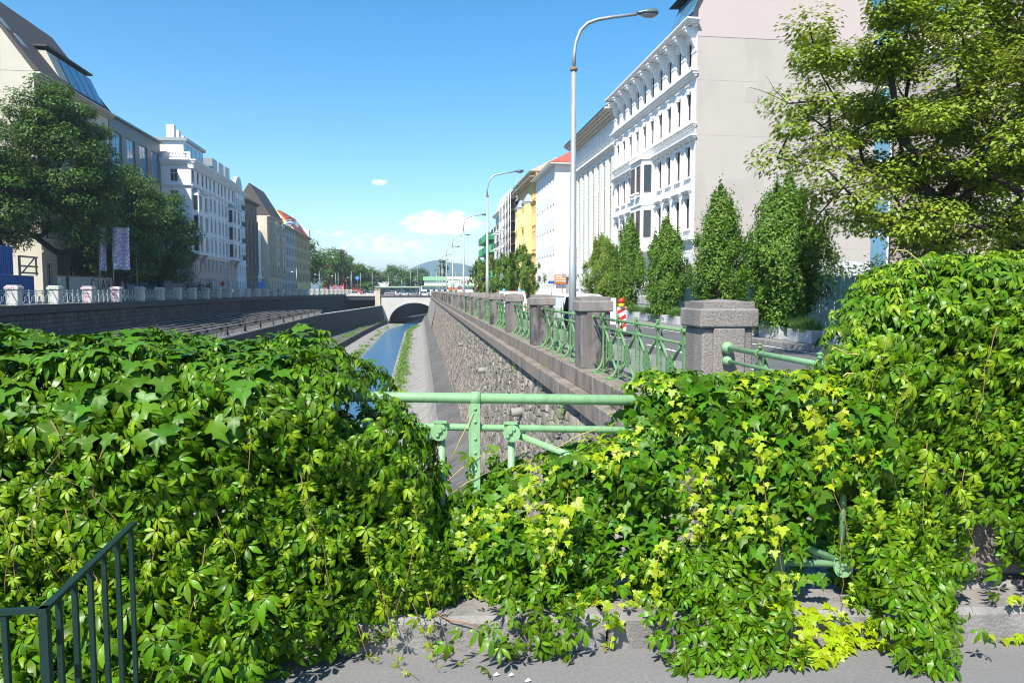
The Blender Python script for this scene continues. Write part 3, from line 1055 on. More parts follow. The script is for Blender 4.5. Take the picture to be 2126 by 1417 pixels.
def finial_mesh():
    return MB().lathe([(.016, 0), (.016, .02), (.030, .028), (.030, .036), (.018, .044), (.030, .06), (.034, .07), (.02, .08), (.004, .083)], (-.02, 0, 1.145), 10)


def joint_mesh():
    q = MB()
    q.lathe([(.034, -.045), (.034, .045)], (0, 0, 0), 9, 0, 'Y', False)
    q.lathe([(.05, -.018), (.05, .018)], (0, 0, 0), 9, 0, 'X', False)
    return q


me_post = post_mesh().mesh('post', m_green_o)
me_fin = finial_mesh().mesh('finial', m_green_o)
q = MB()
star_disc(q, (0, 0, 0), .215)
me_disc = q.mesh('medallion', m_green_o)
me_joint = joint_mesh().mesh('joint', m_green_o)
UN = 1.13


def panel(root, length, units, full=True):
    """local: y along from 0 to length, x = 0 in the railing's plane, z from the plinth"""
    ST = (length - (units - 1) * UN) / 2
    T = MB().tube([(-.02, -.0, 1.11), (-.02, length, 1.11)], .028, 10)
    for yy in (.015, length - .015):
        T.lathe([(.03, -.035), (.052, -.02), (.06, 0), (.052, .02), (.03, .035)], (-.02, yy, 1.11), 10, 0, 'Y')
    T.build('top_rail', m_green_o, root)
    MB().tube([(0, 0, .92), (0, length, .92)], .020, 8).build('middle_rail', m_green_o, root)
    MB().tube([(0, 0, .11), (0, length, .11)], .020, 8).build('bottom_rail', m_green_o, root)
    ps = [ST + k * UN for k in range(units)]
    for y in ps:
        p = put('post', me_post, root, (0, y, 0))
        put('finial', me_fin, p)
        for dy in (-.10, .10):
            put('joint', me_joint, p, (0, dy, .92))
    mids = [ps[0] - UN / 2] + [(a + b_) / 2 for a, b_ in zip(ps, ps[1:])] + [ps[-1] + UN / 2]
    for y in mids:
        if y < .26 or y > length - .26: continue
        d = put('medallion', me_disc, root, (.0, y, .50))
        for sy in (-1, 1):
            MB().tube([(0, sy * .13, .15), (0, sy * .46, .42)], .026, 7).build('brace', m_green_o, d)
            MB().tube([(0, sy * .13, -.15), (0, sy * .46, -.38)], .026, 7).build('brace', m_green_o, d)


LEN = 6.75 - .60
pn = thing('railing_panel', 'pale green cast iron railing with medallions between the corner pillar and its sooty neighbour', 'railing', (3.76, PILY[0] + .645, -.127), 0, 'ornate railing panels of the right parapet')
panel(pn, LEN, 5)
for k in range(1, 9):
    c = copy_tree(pn)
    c.location = (RW(PILY[k]) + .36, PILY[k] + .645, -.127)
    c.rotation_euler.z = -.0035
    c['label'] = 'ornate green railing panel in the %s bay after the corner pillar' % ORD[k]
q = MB()
for k in range(9, 32):
    pass
fm = MB()
fm.tube([(-.02, 0, 1.11), (-.02, LEN, 1.11)], .028, 6)
fm.tube([(0, 0, .92), (0, LEN, .92)], .02, 5)
fm.tube([(0, 0, .11), (0, LEN, .11)], .02, 5)
for i in range(5):
    y = (LEN - 4 * UN) / 2 + i * UN
    fm.box((-.03, y - .03, 0), (.03, y + .03, 1.2))
    fm.lathe([(.2, -.012), (.2, .012)], (0, y + UN / 2 if i < 4 else y - 4.5 * UN, .5), 10, 0, 'X')
    for a, b_ in (((0, y + .1, .92), (0, y + .42, .65)), ((0, y + .1, .12), (0, y + .42, .36)), ((0, y - .1, .92), (0, y - .42, .65)), ((0, y - .1, .12), (0, y - .42, .36))):
        fm.tube([a, b_], .024, 4)
me_far = fm.mesh('railing_panel', m_green_o)
me_farl = fm.mesh('railing_panel', m_iron_l)
for k in range(9, 32):
    tag(put('railing_panel', me_far, None, (RW(PILY[k]) + .36, PILY[k] + .645, -.127), -.0035), 'small green railing panel far along the right parapet', 'railing', 'ornate railing panels of the right parapet')

# stub railing from the corner pillar towards the pylon
st = thing('stub_railing', 'short green railing with ball end caps from the corner pillar into the creeper', 'railing', (3.72, 4.55, -.13))
for z, r, rb, nm in ((.99, .032, .075, 'top_rail'), (.83, .022, .06, 'middle_rail'), (.12, .022, .05, 'bottom_rail')):
    q = MB().tube([(0, 0, z), (0, 3.86, z)], r, 12)
    q.lathe([(.01, -.09), (rb * .7, -.075), (rb, -.03), (rb * .95, .01), (rb * .6, .035), (r, .045)], (0, 3.80, z), 12, 0, 'Y')
    q.build(nm, m_green, st)
for y in (.5, 1.75, 2.95):
    p = put('post', me_post, st, (0.02, y, -.12))
    put('finial', me_fin, p)
    for dy in (-.10, .10):
        put('joint', me_joint, p, (0, dy, .95))
for y in (1.1, 2.35):
    d = put('medallion', me_disc, st, (0, y, .45))
    for sy in (-1, 1):
        MB().tube([(0, sy * .13, .15), (0, sy * .5, .37)], .018, 7).build('brace', m_green, d)
        MB().tube([(0, sy * .13, -.15), (0, sy * .5, -.33)], .018, 7).build('brace', m_green, d)

# ================================================================== left balustrade
q = MB()
q.cbox((-.42, -.36, -.02), (.42, .36, 1.2), .03)
sh_l = q.mesh('shaft', m_conc_w)
q = MB()
q.cbox((-.50, -.44, 1.2), (.50, .44, 1.42), .03)
q.cbox((-.42, -.36, 1.42), (.42, .36, 1.53), .04)
cp_l = q.mesh('cap', m_conc_w)
y = 46.4
k = 0
PL = []
while y < 250:
    PL.append(y)
    y += 6.2
SPRAY = {2: m_pink, 3: m_spray_g, 4: m_pink, 5: m_pink, 6: m_pink}
for i, y in enumerate(PL):
    lab = 'pale stone balustrade pillar on the left bank'
    t = thing('balustrade_pillar', lab, 'pillar', (LW(y) - .1, y, .43), 0, 'pale pillars of the left balustrade')
    put('shaft', sh_l, t)
    put('cap', cp_l, t)
    if i in SPRAY:
        rr = random.Random(i)
        q = MB()
        for s_ in range(7):
            x0 = -.36 + s_ * .1
            pts = [(x0 + rr.uniform(-.05, .05), -.445, 1.23 + rr.uniform(0, .17)) for _ in range(4)]
            q.tube(pts, .018, 4)
        if i in (4, 5, 6):
            for s_ in range(9):
                z0 = .1 + s_ * .11
                pts = [(rr.uniform(-.38, .3), -.364, z0 + rr.uniform(-.1, .1)) for _ in range(3)]
                q.tube(pts, .014, 4)
        q.build('spray_paint', SPRAY[i], t)
        t['label'] = {2: 'pale balustrade pillar with pink marks on its cap, near the blue containers', 3: 'pale balustrade pillar with lime green spray on its cap',
                      4: 'pale balustrade pillar with pink scrawl beside the chestnut trunk', 5: 'pale pillar with pink cap marks below the banner flags', 6: 'pale pillar scrawled pink, past the banner flags'}[i]
    if i + 1 < len(PL):
        o = put('railing_panel', me_farl, None, (LW(y + 3) - .1, y + .36, .43))
        o.scale = (1, (6.2 - .72) / LEN, 1.0)
        o.rotation_euler.z = -atan2(LW(y + 6.2) - LW(y), 6.2)
        o.location.x = LW(y) - .1
        tag(o, 'pale iron railing panel of the left balustrade', 'railing', 'railing panels of the left balustrade')

# ================================================================== creeper leaves
def creeper_leaf(droop, fold, seed):
    """palmate leaf of five leaflets, unit size: about 1 from hub to tip of the middle leaflet"""
    rr = random.Random(seed)
    V, F = [], []
    for ang, ln in ((0, 1.0), (48, .92), (-48, .92), (100, .68), (-100, .68)):
        a = radians(ang + rr.uniform(-8, 8))
        ln *= rr.uniform(.9, 1.08)
        dr = droop * rr.uniform(.6, 1.4)
        tw = rr.uniform(-.25, .25)
        base = len(V)
        def P(t, w):
            # w signed half width; the blade arches down towards its tip and folds at the midrib
            y = .07 + ln * t * (1 - .12 * t * dr)
            x = w * ln
            z = -dr * .55 * t * t * ln + abs(w) * ln * fold + x * tw
            return (x * cos(a) + y * sin(a), -x * sin(a) + y * cos(a), z)
        ts = (.30, .60, .84)
        ws = (.125, .188, .105)
        V += [P(0, 0)] + [P(t, 0) for t in ts] + [P(1, 0)]
        V += [P(t - .02, w) for t, w in zip(ts, ws)] + [P(t - .02, -w) for t, w in zip(ts, ws)]
        for s_, o in ((0, 5), (1, 8)):
            tri = [(0, o, 1), (1, o, o + 1), (1, o + 1, 2), (2, o + 1, o + 2), (2, o + 2, 3), (3, o + 2, 4)]
            for t in tri:
                F.append(tuple(base + i for i in (t if s_ else t[::-1])))
    return np.array(V), np.array(F)


def lobed_leaf(droop, cup, seed):
    rr = random.Random(seed)
    out = [(0, -.02), (.14, -.15), (.37, -.22), (.48, -.05), (.80, .12), (.52, .25), (.32, .36), (.37, .62), (.15, .76), (.0, 1.15)]
    pts = out + [(-x, y) for x, y in out[-2:0:-1]]
    V = [(0, .30, .0)]
    for x, y in pts:
        x *= rr.uniform(.93, 1.07)
        y *= rr.uniform(.95, 1.05)
        r2 = x * x + (y - .3) ** 2
        V.append((x, y, -droop * r2 + cup * abs(x) * .5 + rr.uniform(-.04, .04)))
    n = len(pts)
    F = [(0, 1 + (i + 1) % n, 1 + i) for i in range(n)]
    return np.array(V), np.array(F)


T_CR = [creeper_leaf(1.0, .3, 1), creeper_leaf(1.5, .1, 2), creeper_leaf(.6, .4, 3), creeper_leaf(1.25, .25, 4)]
T_LB = [lobed_leaf(.40, .35, 1), lobed_leaf(.6, .15, 2), lobed_leaf(.3, .5, 3)]


def unit(a): return a / np.maximum(np.linalg.norm(a, axis=1, keepdims=True), 1e-9)


CAMP = np.array([0, 0, 1.55])


class Vine:
    """gathers leaf placements, then builds 300 single leaves and one mass"""

    def __init__(s, name, label, loc=(0, 0, 0)):
        s.root = thing(name, label, 'vine', loc)
        s.loc = np.array(loc, float)
        s.items = []         # (kind, template, R, P, S)

    def add(s, kind, P, N, size, rng, tip=None, spread=.34, up=.30):
        # keep clear the railing's corner bracket and the bare stone of the pylon as one looks at them from the bridge
        f = np.where(P[:, 1] > .5, rail_y(1.8) / P[:, 1], 1)
        xa, za = P[:, 0] * f, 1.55 - (1.55 - P[:, 2]) * f
        f2 = 3.08 / P[:, 1]
        xb, zb_ = P[:, 0] * f2, 1.55 - (1.55 - P[:, 2]) * f2
        j1, j2 = rng.normal(0, .02, len(P)), rng.normal(0, .03, len(P))
        cut = (np.abs(xa + j1 - 1.895) < .07) & (za > .22) & (za < .68)
        cut |= (xa > 1.58) & (xa < 1.95) & (np.abs(za - .31 + j1) < .055)
        cut |= (np.abs(xa - 1.82) < .09) & (np.abs(za - .38) < .08)
        cut &= P[:, 1] < rail_y(P[:, 0]) + .03
        cut |= (np.abs(xb + j2 - 2.68) < .12 - .05 * np.clip((zb_ - .1) / .4, 0, 1)) & (zb_ < .46)
        cut |= (xb + j2 > 2.52) & (zb_ < .17) & (size > .043)
        cut &= rng.uniform(0, 1, len(P)) < .985
        P, N, size = P[~cut], N[~cut], size[~cut]
        n = len(P)
        if n == 0: return
        nr = unit(N + np.array([0, 0, up]) + rng.normal(0, spread, (n, 3)))
        if tip is None:
            tp = np.tile(np.array([0., 0., -1.]), (n, 1)) + N * .3 + rng.normal(0, .30, (n, 3))
        else:
            tp = tip + rng.normal(0, .3, (n, 3))
        R = frames(nr, tp)
        nt_ = 4 if kind in ('c', 'cy') else 3
        s.items.append((kind, rng.integers(0, nt_, n), R, P, size))

    def build(s, pick=300):
        mats = {'c': m_leaf, 'cy': m_leaf_y, 'l': m_ivy, 'ly': m_ivy_y}
        kinds = np.concatenate([[k] * len(p[3]) for p in s.items for k in [p[0]]])
        tmp = np.concatenate([p[1] for p in s.items])
        R = np.concatenate([p[2] for p in s.items])
        P = np.concatenate([p[3] for p in s.items])
        S = np.concatenate([p[4] for p in s.items])
        # which show largest: size over distance, facing the camera, at the front of the mass
        d = P - CAMP
        dist = np.linalg.norm(d, axis=1)
        face = np.abs(np.sum(R[:, :, 2] * d, axis=1)) / dist
        front = np.zeros(len(P))
        # front-most leaf in each small cell of the view
        az = np.arctan2(d[:, 0], d[:, 1])
        el = d[:, 2] / np.hypot(d[:, 0], d[:, 1])
        cell = (np.floor(az / .022) * 10000 + np.floor(el / .022)).astype(np.int64)
        order = np.lexsort((dist, cell))
        first = np.ones(len(P), bool)
        first[order[1:]] = cell[order[1:]] != cell[order[:-1]]
        inview = (az > radians(7.4) - .64) & (az < radians(7.4) + .64) & (el > -.62)
        sc = S / dist * (.4 + face) * np.where(first, 1, .25) * np.where(inview, 1, .05)
        top = np.argsort(-sc)[:pick]
        single = np.zeros(len(P), bool)
        single[top] = True
        me = {}
        for k in mats:
            T = T_CR if k[0] == 'c' else T_LB
            for i, (tv, tf) in enumerate(T):
                me[(k, i)] = np_mesh('leaf', tv, tf, mats[k])
        for i in top:
            o = bpy.data.objects.new('leaf', me[(str(kinds[i]), int(tmp[i]))])
            COL.objects.link(o)
            o.parent = s.root
            mtx = Matrix([list(R[i, a] * S[i]) + [P[i, a] - s.loc[a]] for a in range(3)] + [[0, 0, 0, 1]])
            o.matrix_local = mtx
        Vs, Fs, Ms, off = [], [], [], 0
        names = list(mats)
        for k in names:
            T = T_CR if k[0] == 'c' else T_LB
            for i, (tv, tf) in enumerate(T):
                w = (kinds == k) & (tmp == i) & ~single
                if not w.any(): continue
                V, F = scatter(tv, tf, R[w], P[w] - s.loc, S[w])
                Vs.append(V); Fs.append(F + off); off += len(V)
                Ms.append(np.full(len(F), names.index(k)))
        o = put('foliage', np_mesh('foliage', np.concatenate(Vs), np.concatenate(Fs), [mats[k] for k in names], np.concatenate(Ms)), s.root)
        tag(o, kind='stuff')
        return len(P)


def bumps(x, z, ph):
    return (.5 * np.sin(3.1 * x + ph) * np.sin(2.7 * z + 1.3 * ph) + .3 * np.sin(7.3 * x + 2 * ph + 1.7 * z) + .25 * np.sin(9.1 * z - 4.7 * x + ph))


def hedge_points(n, x0, x1, top, yf, yb, zb, rng, ph, rad=.22, amp=.10):
    """random points on a hedge-like skin: front face, rounded shoulder, top. top/yf/yb/zb are functions of x.
    Returns points and outward normals."""
    P, N = [], []
    x = rng.uniform(x0, x1, n)
    t = rng.uniform(0, 1, n)
    T, F, B, Z = top(x), yf(x), yb(x), zb(x)
    hf = np.maximum(T - Z - rad, .02)
    arc = rad * pi / 2
    tp = np.maximum(B - F - rad, .02)
    tot = hf + arc + tp
    sdist = t * tot
    y = np.where(sdist < hf, F, 0.0)
    z = np.where(sdist < hf, Z + sdist, 0.0)
    ny = np.where(sdist < hf, -1.0, 0.0)
    nz = np.zeros(n)
    mid = (sdist >= hf) & (sdist < hf + arc)
    a = (sdist - hf) / rad
    y = np.where(mid, F + rad - rad * np.cos(a), y)
    z = np.where(mid, T - rad + rad * np.sin(a), z)
    ny = np.where(mid, -np.cos(a), ny)
    nz = np.where(mid, np.sin(a), nz)
    last = sdist >= hf + arc
    y = np.where(last, F + rad + (sdist - hf - arc), y)
    z = np.where(last, T, z)
    nz = np.where(last, 1.0, nz)
    # belly of the front face
    nrm = np.stack([np.zeros(n), ny, nz], 1)
    off = bumps(x, z + y, ph) * amp + .035 * np.sin(16 * z + 5 * x + 3 * np.sin(2.3 * x + ph)) * (nz < .8)
    # slope of the top along x
    dT = (top(x + .03) - top(x - .03)) / .06
    nrm[:, 0] -= dT * (.3 + .7 * nz) * .8
    nrm = unit(nrm)
    P = np.stack([x, y, z], 1) + nrm * off[:, None]
    return P, nrm


def strand(root, pts, r=.0035, mat=None, n=5):
    MB().tube(pts, [r * (1 - .5 * i / (len(pts) - 1)) for i in range(len(pts))], n).build('stem', mat or m_twig, root)


rngv = np.random.default_rng(5)


def hanging(v, start, length, rng, kind='cy', size=.045, drift=(0, 0, 0), stem=True, gap=.035):
    """a hanging shoot with small leaves along it"""
    p = np.array(start, float)
    pts = [tuple(p)]
    d = np.array([0, -.25, -1.0]) + np.array(drift)
    nst = max(3, int(length / .06))
    for i in range(nst):
        d = d * .8 + np.array([rng.normal(0, .22), rng.normal(0, .16), -.35]) + np.array(drift) * .25
        d /= np.linalg.norm(d)
        p = p + d * length / nst
        if p[2] < .02: p[2] = .02; d[2] = 0
        pts.append(tuple(p))
    if stem:
        strand(v.root, [tuple(np.array(q_) - v.loc) for q_ in pts], .0019)
    A = np.array(pts)
    m = max(2, int(length / gap))
    t = np.linspace(.05, 1, m) * (len(A) - 1)
    i0 = np.minimum(t.astype(int), len(A) - 2)
    Q = A[i0] + (A[i0 + 1] - A[i0]) * (t - i0)[:, None]
    side = rng.normal(0, .018, (m, 3))
    Q = Q + side
    N = np.tile(np.array([0, -1., .3]), (m, 1))
    sz = size * (1.15 - .75 * np.linspace(0, 1, m)) * rng.uniform(.7, 1.2, m)
    v.add(kind, Q, N, sz, rng, spread=.5)


# ---------------------------------------------------------------- left mass
vl = Vine('virginia_creeper', 'large bank of five fingered creeper behind the dark green handrail', (-1.2, 3.2, 0))
xt = np.array([-3.2, -2.1, -1.35, -.9, -.6, -.42, -.27, -.12, .02, .12, .2])
zt = np.array([1.30, 1.305, 1.30, 1.29, 1.315, 1.25, 1.13, .98, .84, .60, .34])
topL = lambda x: np.interp(x, xt, zt)
yfL = lambda x: np.interp(x, [-3.2, -2.0, -1.2, -.5, 0, .2], [2.75, 2.72, 2.74, 2.86, 3.06, 3.15])
ybL = lambda x: np.interp(x, [-3.2, -1.0, -.4, .2], [4.1, 4.1, 3.9, 3.55])
zbL = lambda x: np.interp(x, [-3.2, -.45, -.1, .2], [.02, .02, .10, .2])
for layer, (n, off, kind, s0, s1) in enumerate(((3300, .0, 'c', .044, .078), (1300, -.05, 'c', .044, .078), (2200, -.17, 'c', .05, .085), (1900, -.28, 'c', .06, .095), (1500, -.40, 'c', .07, .1), (1300, -.52, 'c', .08, .11), (1100, .025, 'c', .028, .05), (1000, .035, 'cy', .022, .046))):
    P, N = hedge_points(n, -3.0, .16, topL, yfL, ybL, zbL, rngv, 1.1)
    P = P + N * off
    if kind == 'cy':
        keep = (bumps(P[:, 0] * 2.1, P[:, 2] * 1.2, 4.0) > -.12) & (P[:, 2] < 1.1)
        P, N = P[keep], N[keep]
    keep = P[:, 2] > .03
    P, N = P[keep], N[keep]
    # large dark holes where the mass recedes
    if off > -.10:
        hole = bumps(P[:, 0] * 1.7 + .4, P[:, 2] * 1.9, 2.2) > .70
        P, N = P[~hole], N[~hole]
    vl.add(kind, P, N, rngv.uniform(s0, s1, len(P)), rngv)
# lobed leaves on the crown of the bank
P, N = hedge_points(420, -3.0, -.55, topL, yfL, ybL, lambda x: 0 * x + 1.0, rngv, 1.1)
P = P + N * .02
vl.add('l', P, N, rngv.uniform(.055, .095, len(P)), rngv)
for i in range(16):
    x = rngv.uniform(-2.2, .0)
    z = rngv.uniform(.45, 1.0)
    z = min(z, float(topL(x)) - .15)
    hanging(vl, (x, float(yfL(x)) - .04, z), rngv.uniform(.25, .6), rngv)
for (x, z, L_) in ((-.16, .30, .5), (-.05, .28, .42), (.02, .3, .4), (-.28, .25, .3)):
    hanging(vl, (x, kerb_y(x) - .05, z), L_, rngv, drift=(.25, -.15, 0), gap=.05)
strand(vl.root, [(.0 + 1.2 + .03, -.12, .17), (1.32, -.2, .15), (1.40, -.22, .14), (1.47, -.24, .12)], .004, m_twig)
n = 650
P = np.stack([rngv.uniform(-1.7, -.55, n), rngv.uniform(1.95, 2.75, n), rngv.uniform(.02, .5, n)], 1)
P[:, 2] *= np.clip((P[:, 1] - 1.8) / .9, .25, 1)
vl.add('c', P, np.tile(np.array([.1, -.6, .7]), (n, 1)), rngv.uniform(.045, .085, n), rngv)
for i in range(6):
    x = rngv.uniform(-2.4, -.1); z = rngv.uniform(.3, 1.1); y = float(yfL(x)) - .03
    pts = [(x + 1.2 + .05 * k * rngv.normal(0, .5), y - 3.2 + rngv.normal(0, .012), z - .09 * k) for k in range(5) if z - .09 * k > .05]
    if len(pts) > 2: strand(vl.root, pts, .0024)
nleft = vl.build()

# ---------------------------------------------------------------- middle mass of lobed leaves on the railing
vm = Vine('boston_ivy', 'lobed leaf ivy with yellow green shoots grown over the middle of the pipe railing', (1.0, 3.1, 0))
xm = np.array([.10, .22, .32, .45, .6, .75, .88, .95, 1.05, 1.2, 1.5, 1.75, 1.95])
zm = np.array([.48, .56, .66, .74, .82, .86, .90, 1.05, 1.15, 1.17, 1.16, 1.14, 1.10])
topM = lambda x: np.interp(x, xm, zm)
yfM = lambda x: rail_y(x) - .16 - .04 * np.sin(3 * x)
ybM = lambda x: rail_y(x) + .12
zbM = lambda x: np.interp(x, [.1, .3, .55, .8, 1.0, 1.25, 1.45, 1.7, 1.95], [.20, .14, .12, .16, .06, .02, .05, .26, .4])
for (n, off, kind, s0, s1) in ((1500, .0, 'l', .038, .072), (700, -.05, 'l', .04, .07), (1300, -.13, 'l', .045, .075), (700, -.2, 'l', .055, .085), (1300, .02, 'ly', .016, .036), (800, .0, 'ly', .02, .042), (420, .02, 'c', .034, .062)):
    P, N = hedge_points(n, .08, 1.97, topM, yfM, ybM, zbM, rngv, 2.6, rad=.10, amp=.05)
    P = P + N * off
    b_ = bumps(P[:, 0] * 2.6, P[:, 2] * 2.3, .7)
    if kind == 'ly':
        keep = b_ > .02
        P, N = P[keep], N[keep]
    elif kind == 'l':
        keep = b_ < .38
        P, N = P[keep], N[keep]
    # windows where the railing, its corner bracket and the kerb show
    P = P[P[:, 2] > .03]; N = N[:len(P)]
    vm.add(kind, P, N, rngv.uniform(s0, s1, len(P)), rngv, spread=.30, up=.25)
# creeper skirt that spills over the kerb onto the pavement
for (xc, w_, n) in ((.52, .20, 70), (1.26, .34, 330), (.30, .14, 26)):
    x = rngv.normal(xc, w_ * .45, n)
    t = rngv.uniform(0, 1, n) ** .8
    z = .42 * (1 - t) + .03
    y = kerb_y(x) + .10 - .30 * t - .04
    if xc == .52: y = np.maximum(y, kerb_y(x) - .10)
    vm.add('c', np.stack([x, y, z], 1), np.tile(np.array([0, -.8, .6]), (n, 1)), rngv.uniform(.040, .070, n), rngv, spread=.6, up=.0)
n = 220
x = rngv.uniform(1.25, 2.05, n); t = rngv.uniform(0, 1, n)
vm.add('ly', np.stack([x, kerb_y(x) + .05 - .18 * t * (1 + .5 * np.sin(9 * x)), .16 * (1 - t) + .02], 1), np.tile(np.array([0, -.6, .8]), (n, 1)), rngv.uniform(.028, .05, n), rngv, spread=.25, up=.5)
for (x, z, L_, k) in ((.58, .30, .40, 'cy'), (.83, .22, .26, 'ly'), (1.02, .5, .4, 'ly'), (1.5, .6, .5, 'ly'), (1.75, .75, .5, 'ly'), (1.25, .9, .5, 'ly'), (.62, .7, .45, 'ly'), (1.40, 1.0, .5, 'ly'), (1.66, 1.05, .55, 'ly'), (1.80, .5, .35, 'ly')):
    hanging(vm, (x, min(float(yfM(x)), kerb_y(x)) - .03, z), L_, rngv, kind=k, size=.04, gap=.022 if k == 'ly' else .04)
for (xa, za, xb, zb_) in ((.12, .70, .25, .99), (.08, .62, .30, .80), (.1, .57, .33, .72), (.62, .83, .83, .93), (.95, .93, 1.06, 1.03)):
    strand(vm.root, [(xa - 1, rail_y(xa) - .05 - 3.1, za), ((xa + xb) / 2 - 1, rail_y(xa) - .07 - 3.1, (za + zb_) / 2 + .015), (xb - 1, rail_y(xb) - .04 - 3.1, zb_)], .003, m_tendril)
# sparse leaves in the gap between the two masses
n = 170
x = rngv.uniform(-.02, .42, n); z = rngv.uniform(.42, .86, n)
keep = (rngv.uniform(0, 1, n) < np.clip((.86 - z) * 2.2, .05, 1))
x, z = x[keep], z[keep]
vm.add('c', np.stack([x, rail_y(x) - .05 + rngv.normal(0, .03, len(x)), z], 1), np.tile(np.array([0, -1., .2]), (len(x), 1)), rngv.uniform(.03, .075, len(x)), rngv)
nmid = vm.build()

# ---------------------------------------------------------------- right mass over the pylon
vr = Vine('virginia_creeper', 'tall mound of five fingered creeper cloaking the stone pylon', (2.9, 3.3, 0))
xr = np.array([1.72, 1.78, 1.83, 1.88, 1.97, 2.06, 2.18, 2.42, 2.67, 2.86, 3.3, 4.4])
zr = np.array([.95, 1.05, 1.18, 1.31, 1.42, 1.50, 1.57, 1.62, 1.66, 1.69, 1.74, 1.76])
topR = lambda x: np.interp(x, xr, zr)
yfR = lambda x: np.interp(x, [1.7, 2.0, 2.4, 3.2, 4.4], [3.0, 2.88, 2.78, 2.74, 2.72])
ybR = lambda x: np.interp(x, [1.70, 2.0, 2.3, 2.6, 4.4], [3.02, 3.25, 3.5, 3.9, 4.6])
zbR = lambda x: np.interp(x, [1.7, 1.85, 1.95, 2.45, 2.6, 3.1, 4.4], [.9, .30, .04, .04, .25, .30, .3])
for (n, off, kind, s0, s1) in ((3300, .0, 'c', .042, .074), (1300, -.05, 'c', .044, .076), (2200, -.16, 'c', .05, .085), (1500, -.27, 'c', .055, .09), (1100, .025, 'cy', .026, .05), (1000, .02, 'c', .026, .046)):
    P, N = hedge_points(n, 1.74, 4.2, topR, yfR, ybR, zbR, rngv, .4, amp=.07)
    P = P + N * off
    if kind == 'cy':
        keep = bumps(P[:, 0] * 2.3, P[:, 2] * 1.7, 1.9) > -.12
        P, N = P[keep], N[keep]
    # bare stone where the pylon shows
    hole = (np.abs(P[:, 0] - 2.62) < .14 - .10 * np.clip((P[:, 2] - .1) / .5, 0, 1)) & (P[:, 2] < .56)
    hole |= (P[:, 0] > 2.46) & (P[:, 2] < .22)
    P, N = P[~hole], N[~hole]
    P2 = P[:, 2] > .03
    vr.add(kind, P[P2], N[P2], rngv.uniform(s0, s1, int(P2.sum())), rngv)
# foot of the mound spilling onto the pavement
n = 480
x = rngv.normal(2.17, .115, n); t = rngv.uniform(0, 1, n)
vr.add('c', np.stack([x, kerb_y(x) - .02 - .28 * t, .36 * (1 - t) + .03], 1), np.tile(np.array([0, -.8, .6]), (n, 1)), rngv.uniform(.042, .078, n), rngv, spread=.6, up=.0)
n = 70
x = rngv.uniform(2.42, 2.8, n)
vr.add('ly', np.stack([x, kerb_y(x) - .03 + rngv.normal(0, .01, n), np.where(rngv.uniform(0, 1, n) < .5, .02, .20) + rngv.uniform(0, .02, n)], 1), np.tile(np.array([0, -.8, .5]), (n, 1)), rngv.uniform(.02, .042, n), rngv, spread=.25)
for (x, z, L_, dr) in ((2.60, .62, .42, 0), (2.82, .6, .66, .1), (2.05, 1.2, .5, 0), (2.4, 1.4, .5, 0), (2.75, 1.3, .55, 0), (2.95, 1.0, .5, 0), (2.3, .8, .5, 0), (2.6, 1.05, .4, 0), (3.0, 1.5, .5, 0), (2.15, .9, .4, 0), (1.98, 1.35, .4, -.2)):
    hanging(vr, (x, float(yfR(x)) - .05, z), L_, rngv, size=.05, drift=(dr, 0, 0))
# free tendrils reaching out to the left
for pts in ([(2.02, 2.95, 1.30), (1.93, 2.93, 1.27), (1.85, 2.92, 1.275), (1.79, 2.92, 1.305), (1.775, 2.92, 1.29)],
            [(2.30, 3.0, 1.60), (2.22, 2.98, 1.68), (2.15, 2.97, 1.725), (2.10, 2.97, 1.73), (2.085, 2.97, 1.705)],
            [(1.98, 2.95, 1.16), (1.92, 2.93, 1.185), (1.86, 2.93, 1.19), (1.84, 2.93, 1.175)]):
    MB().tube([(a - 2.9, b_ - 3.3, c) for a, b_, c in pts], [.0045, .004, .0035, .003, .0025][:len(pts)], 5).build('tendril', m_tendril, vr.root)
nright = vr.build()

# ================================================================== trees
T_LEAF = (np.array([(0, 0, 0), (.34, .45, .10), (0, 1.0, -.10), (-.34, .45, .10)]), np.array([(0, 1, 2), (0, 2, 3)]))
T_SPRAY = (np.array([(0, 0, 0), (.26, .34, .08), (.05, .52, 0), (.36, .80, .0), (0, 1.1, -.14), (-.34, .84, .02), (-.05, .52, 0), (-.28, .30, .08)]),
           np.array([(0, 1, 2), (0, 2, 6), (0, 6, 7), (2, 3, 4), (2, 4, 6), (6, 4, 5)]))


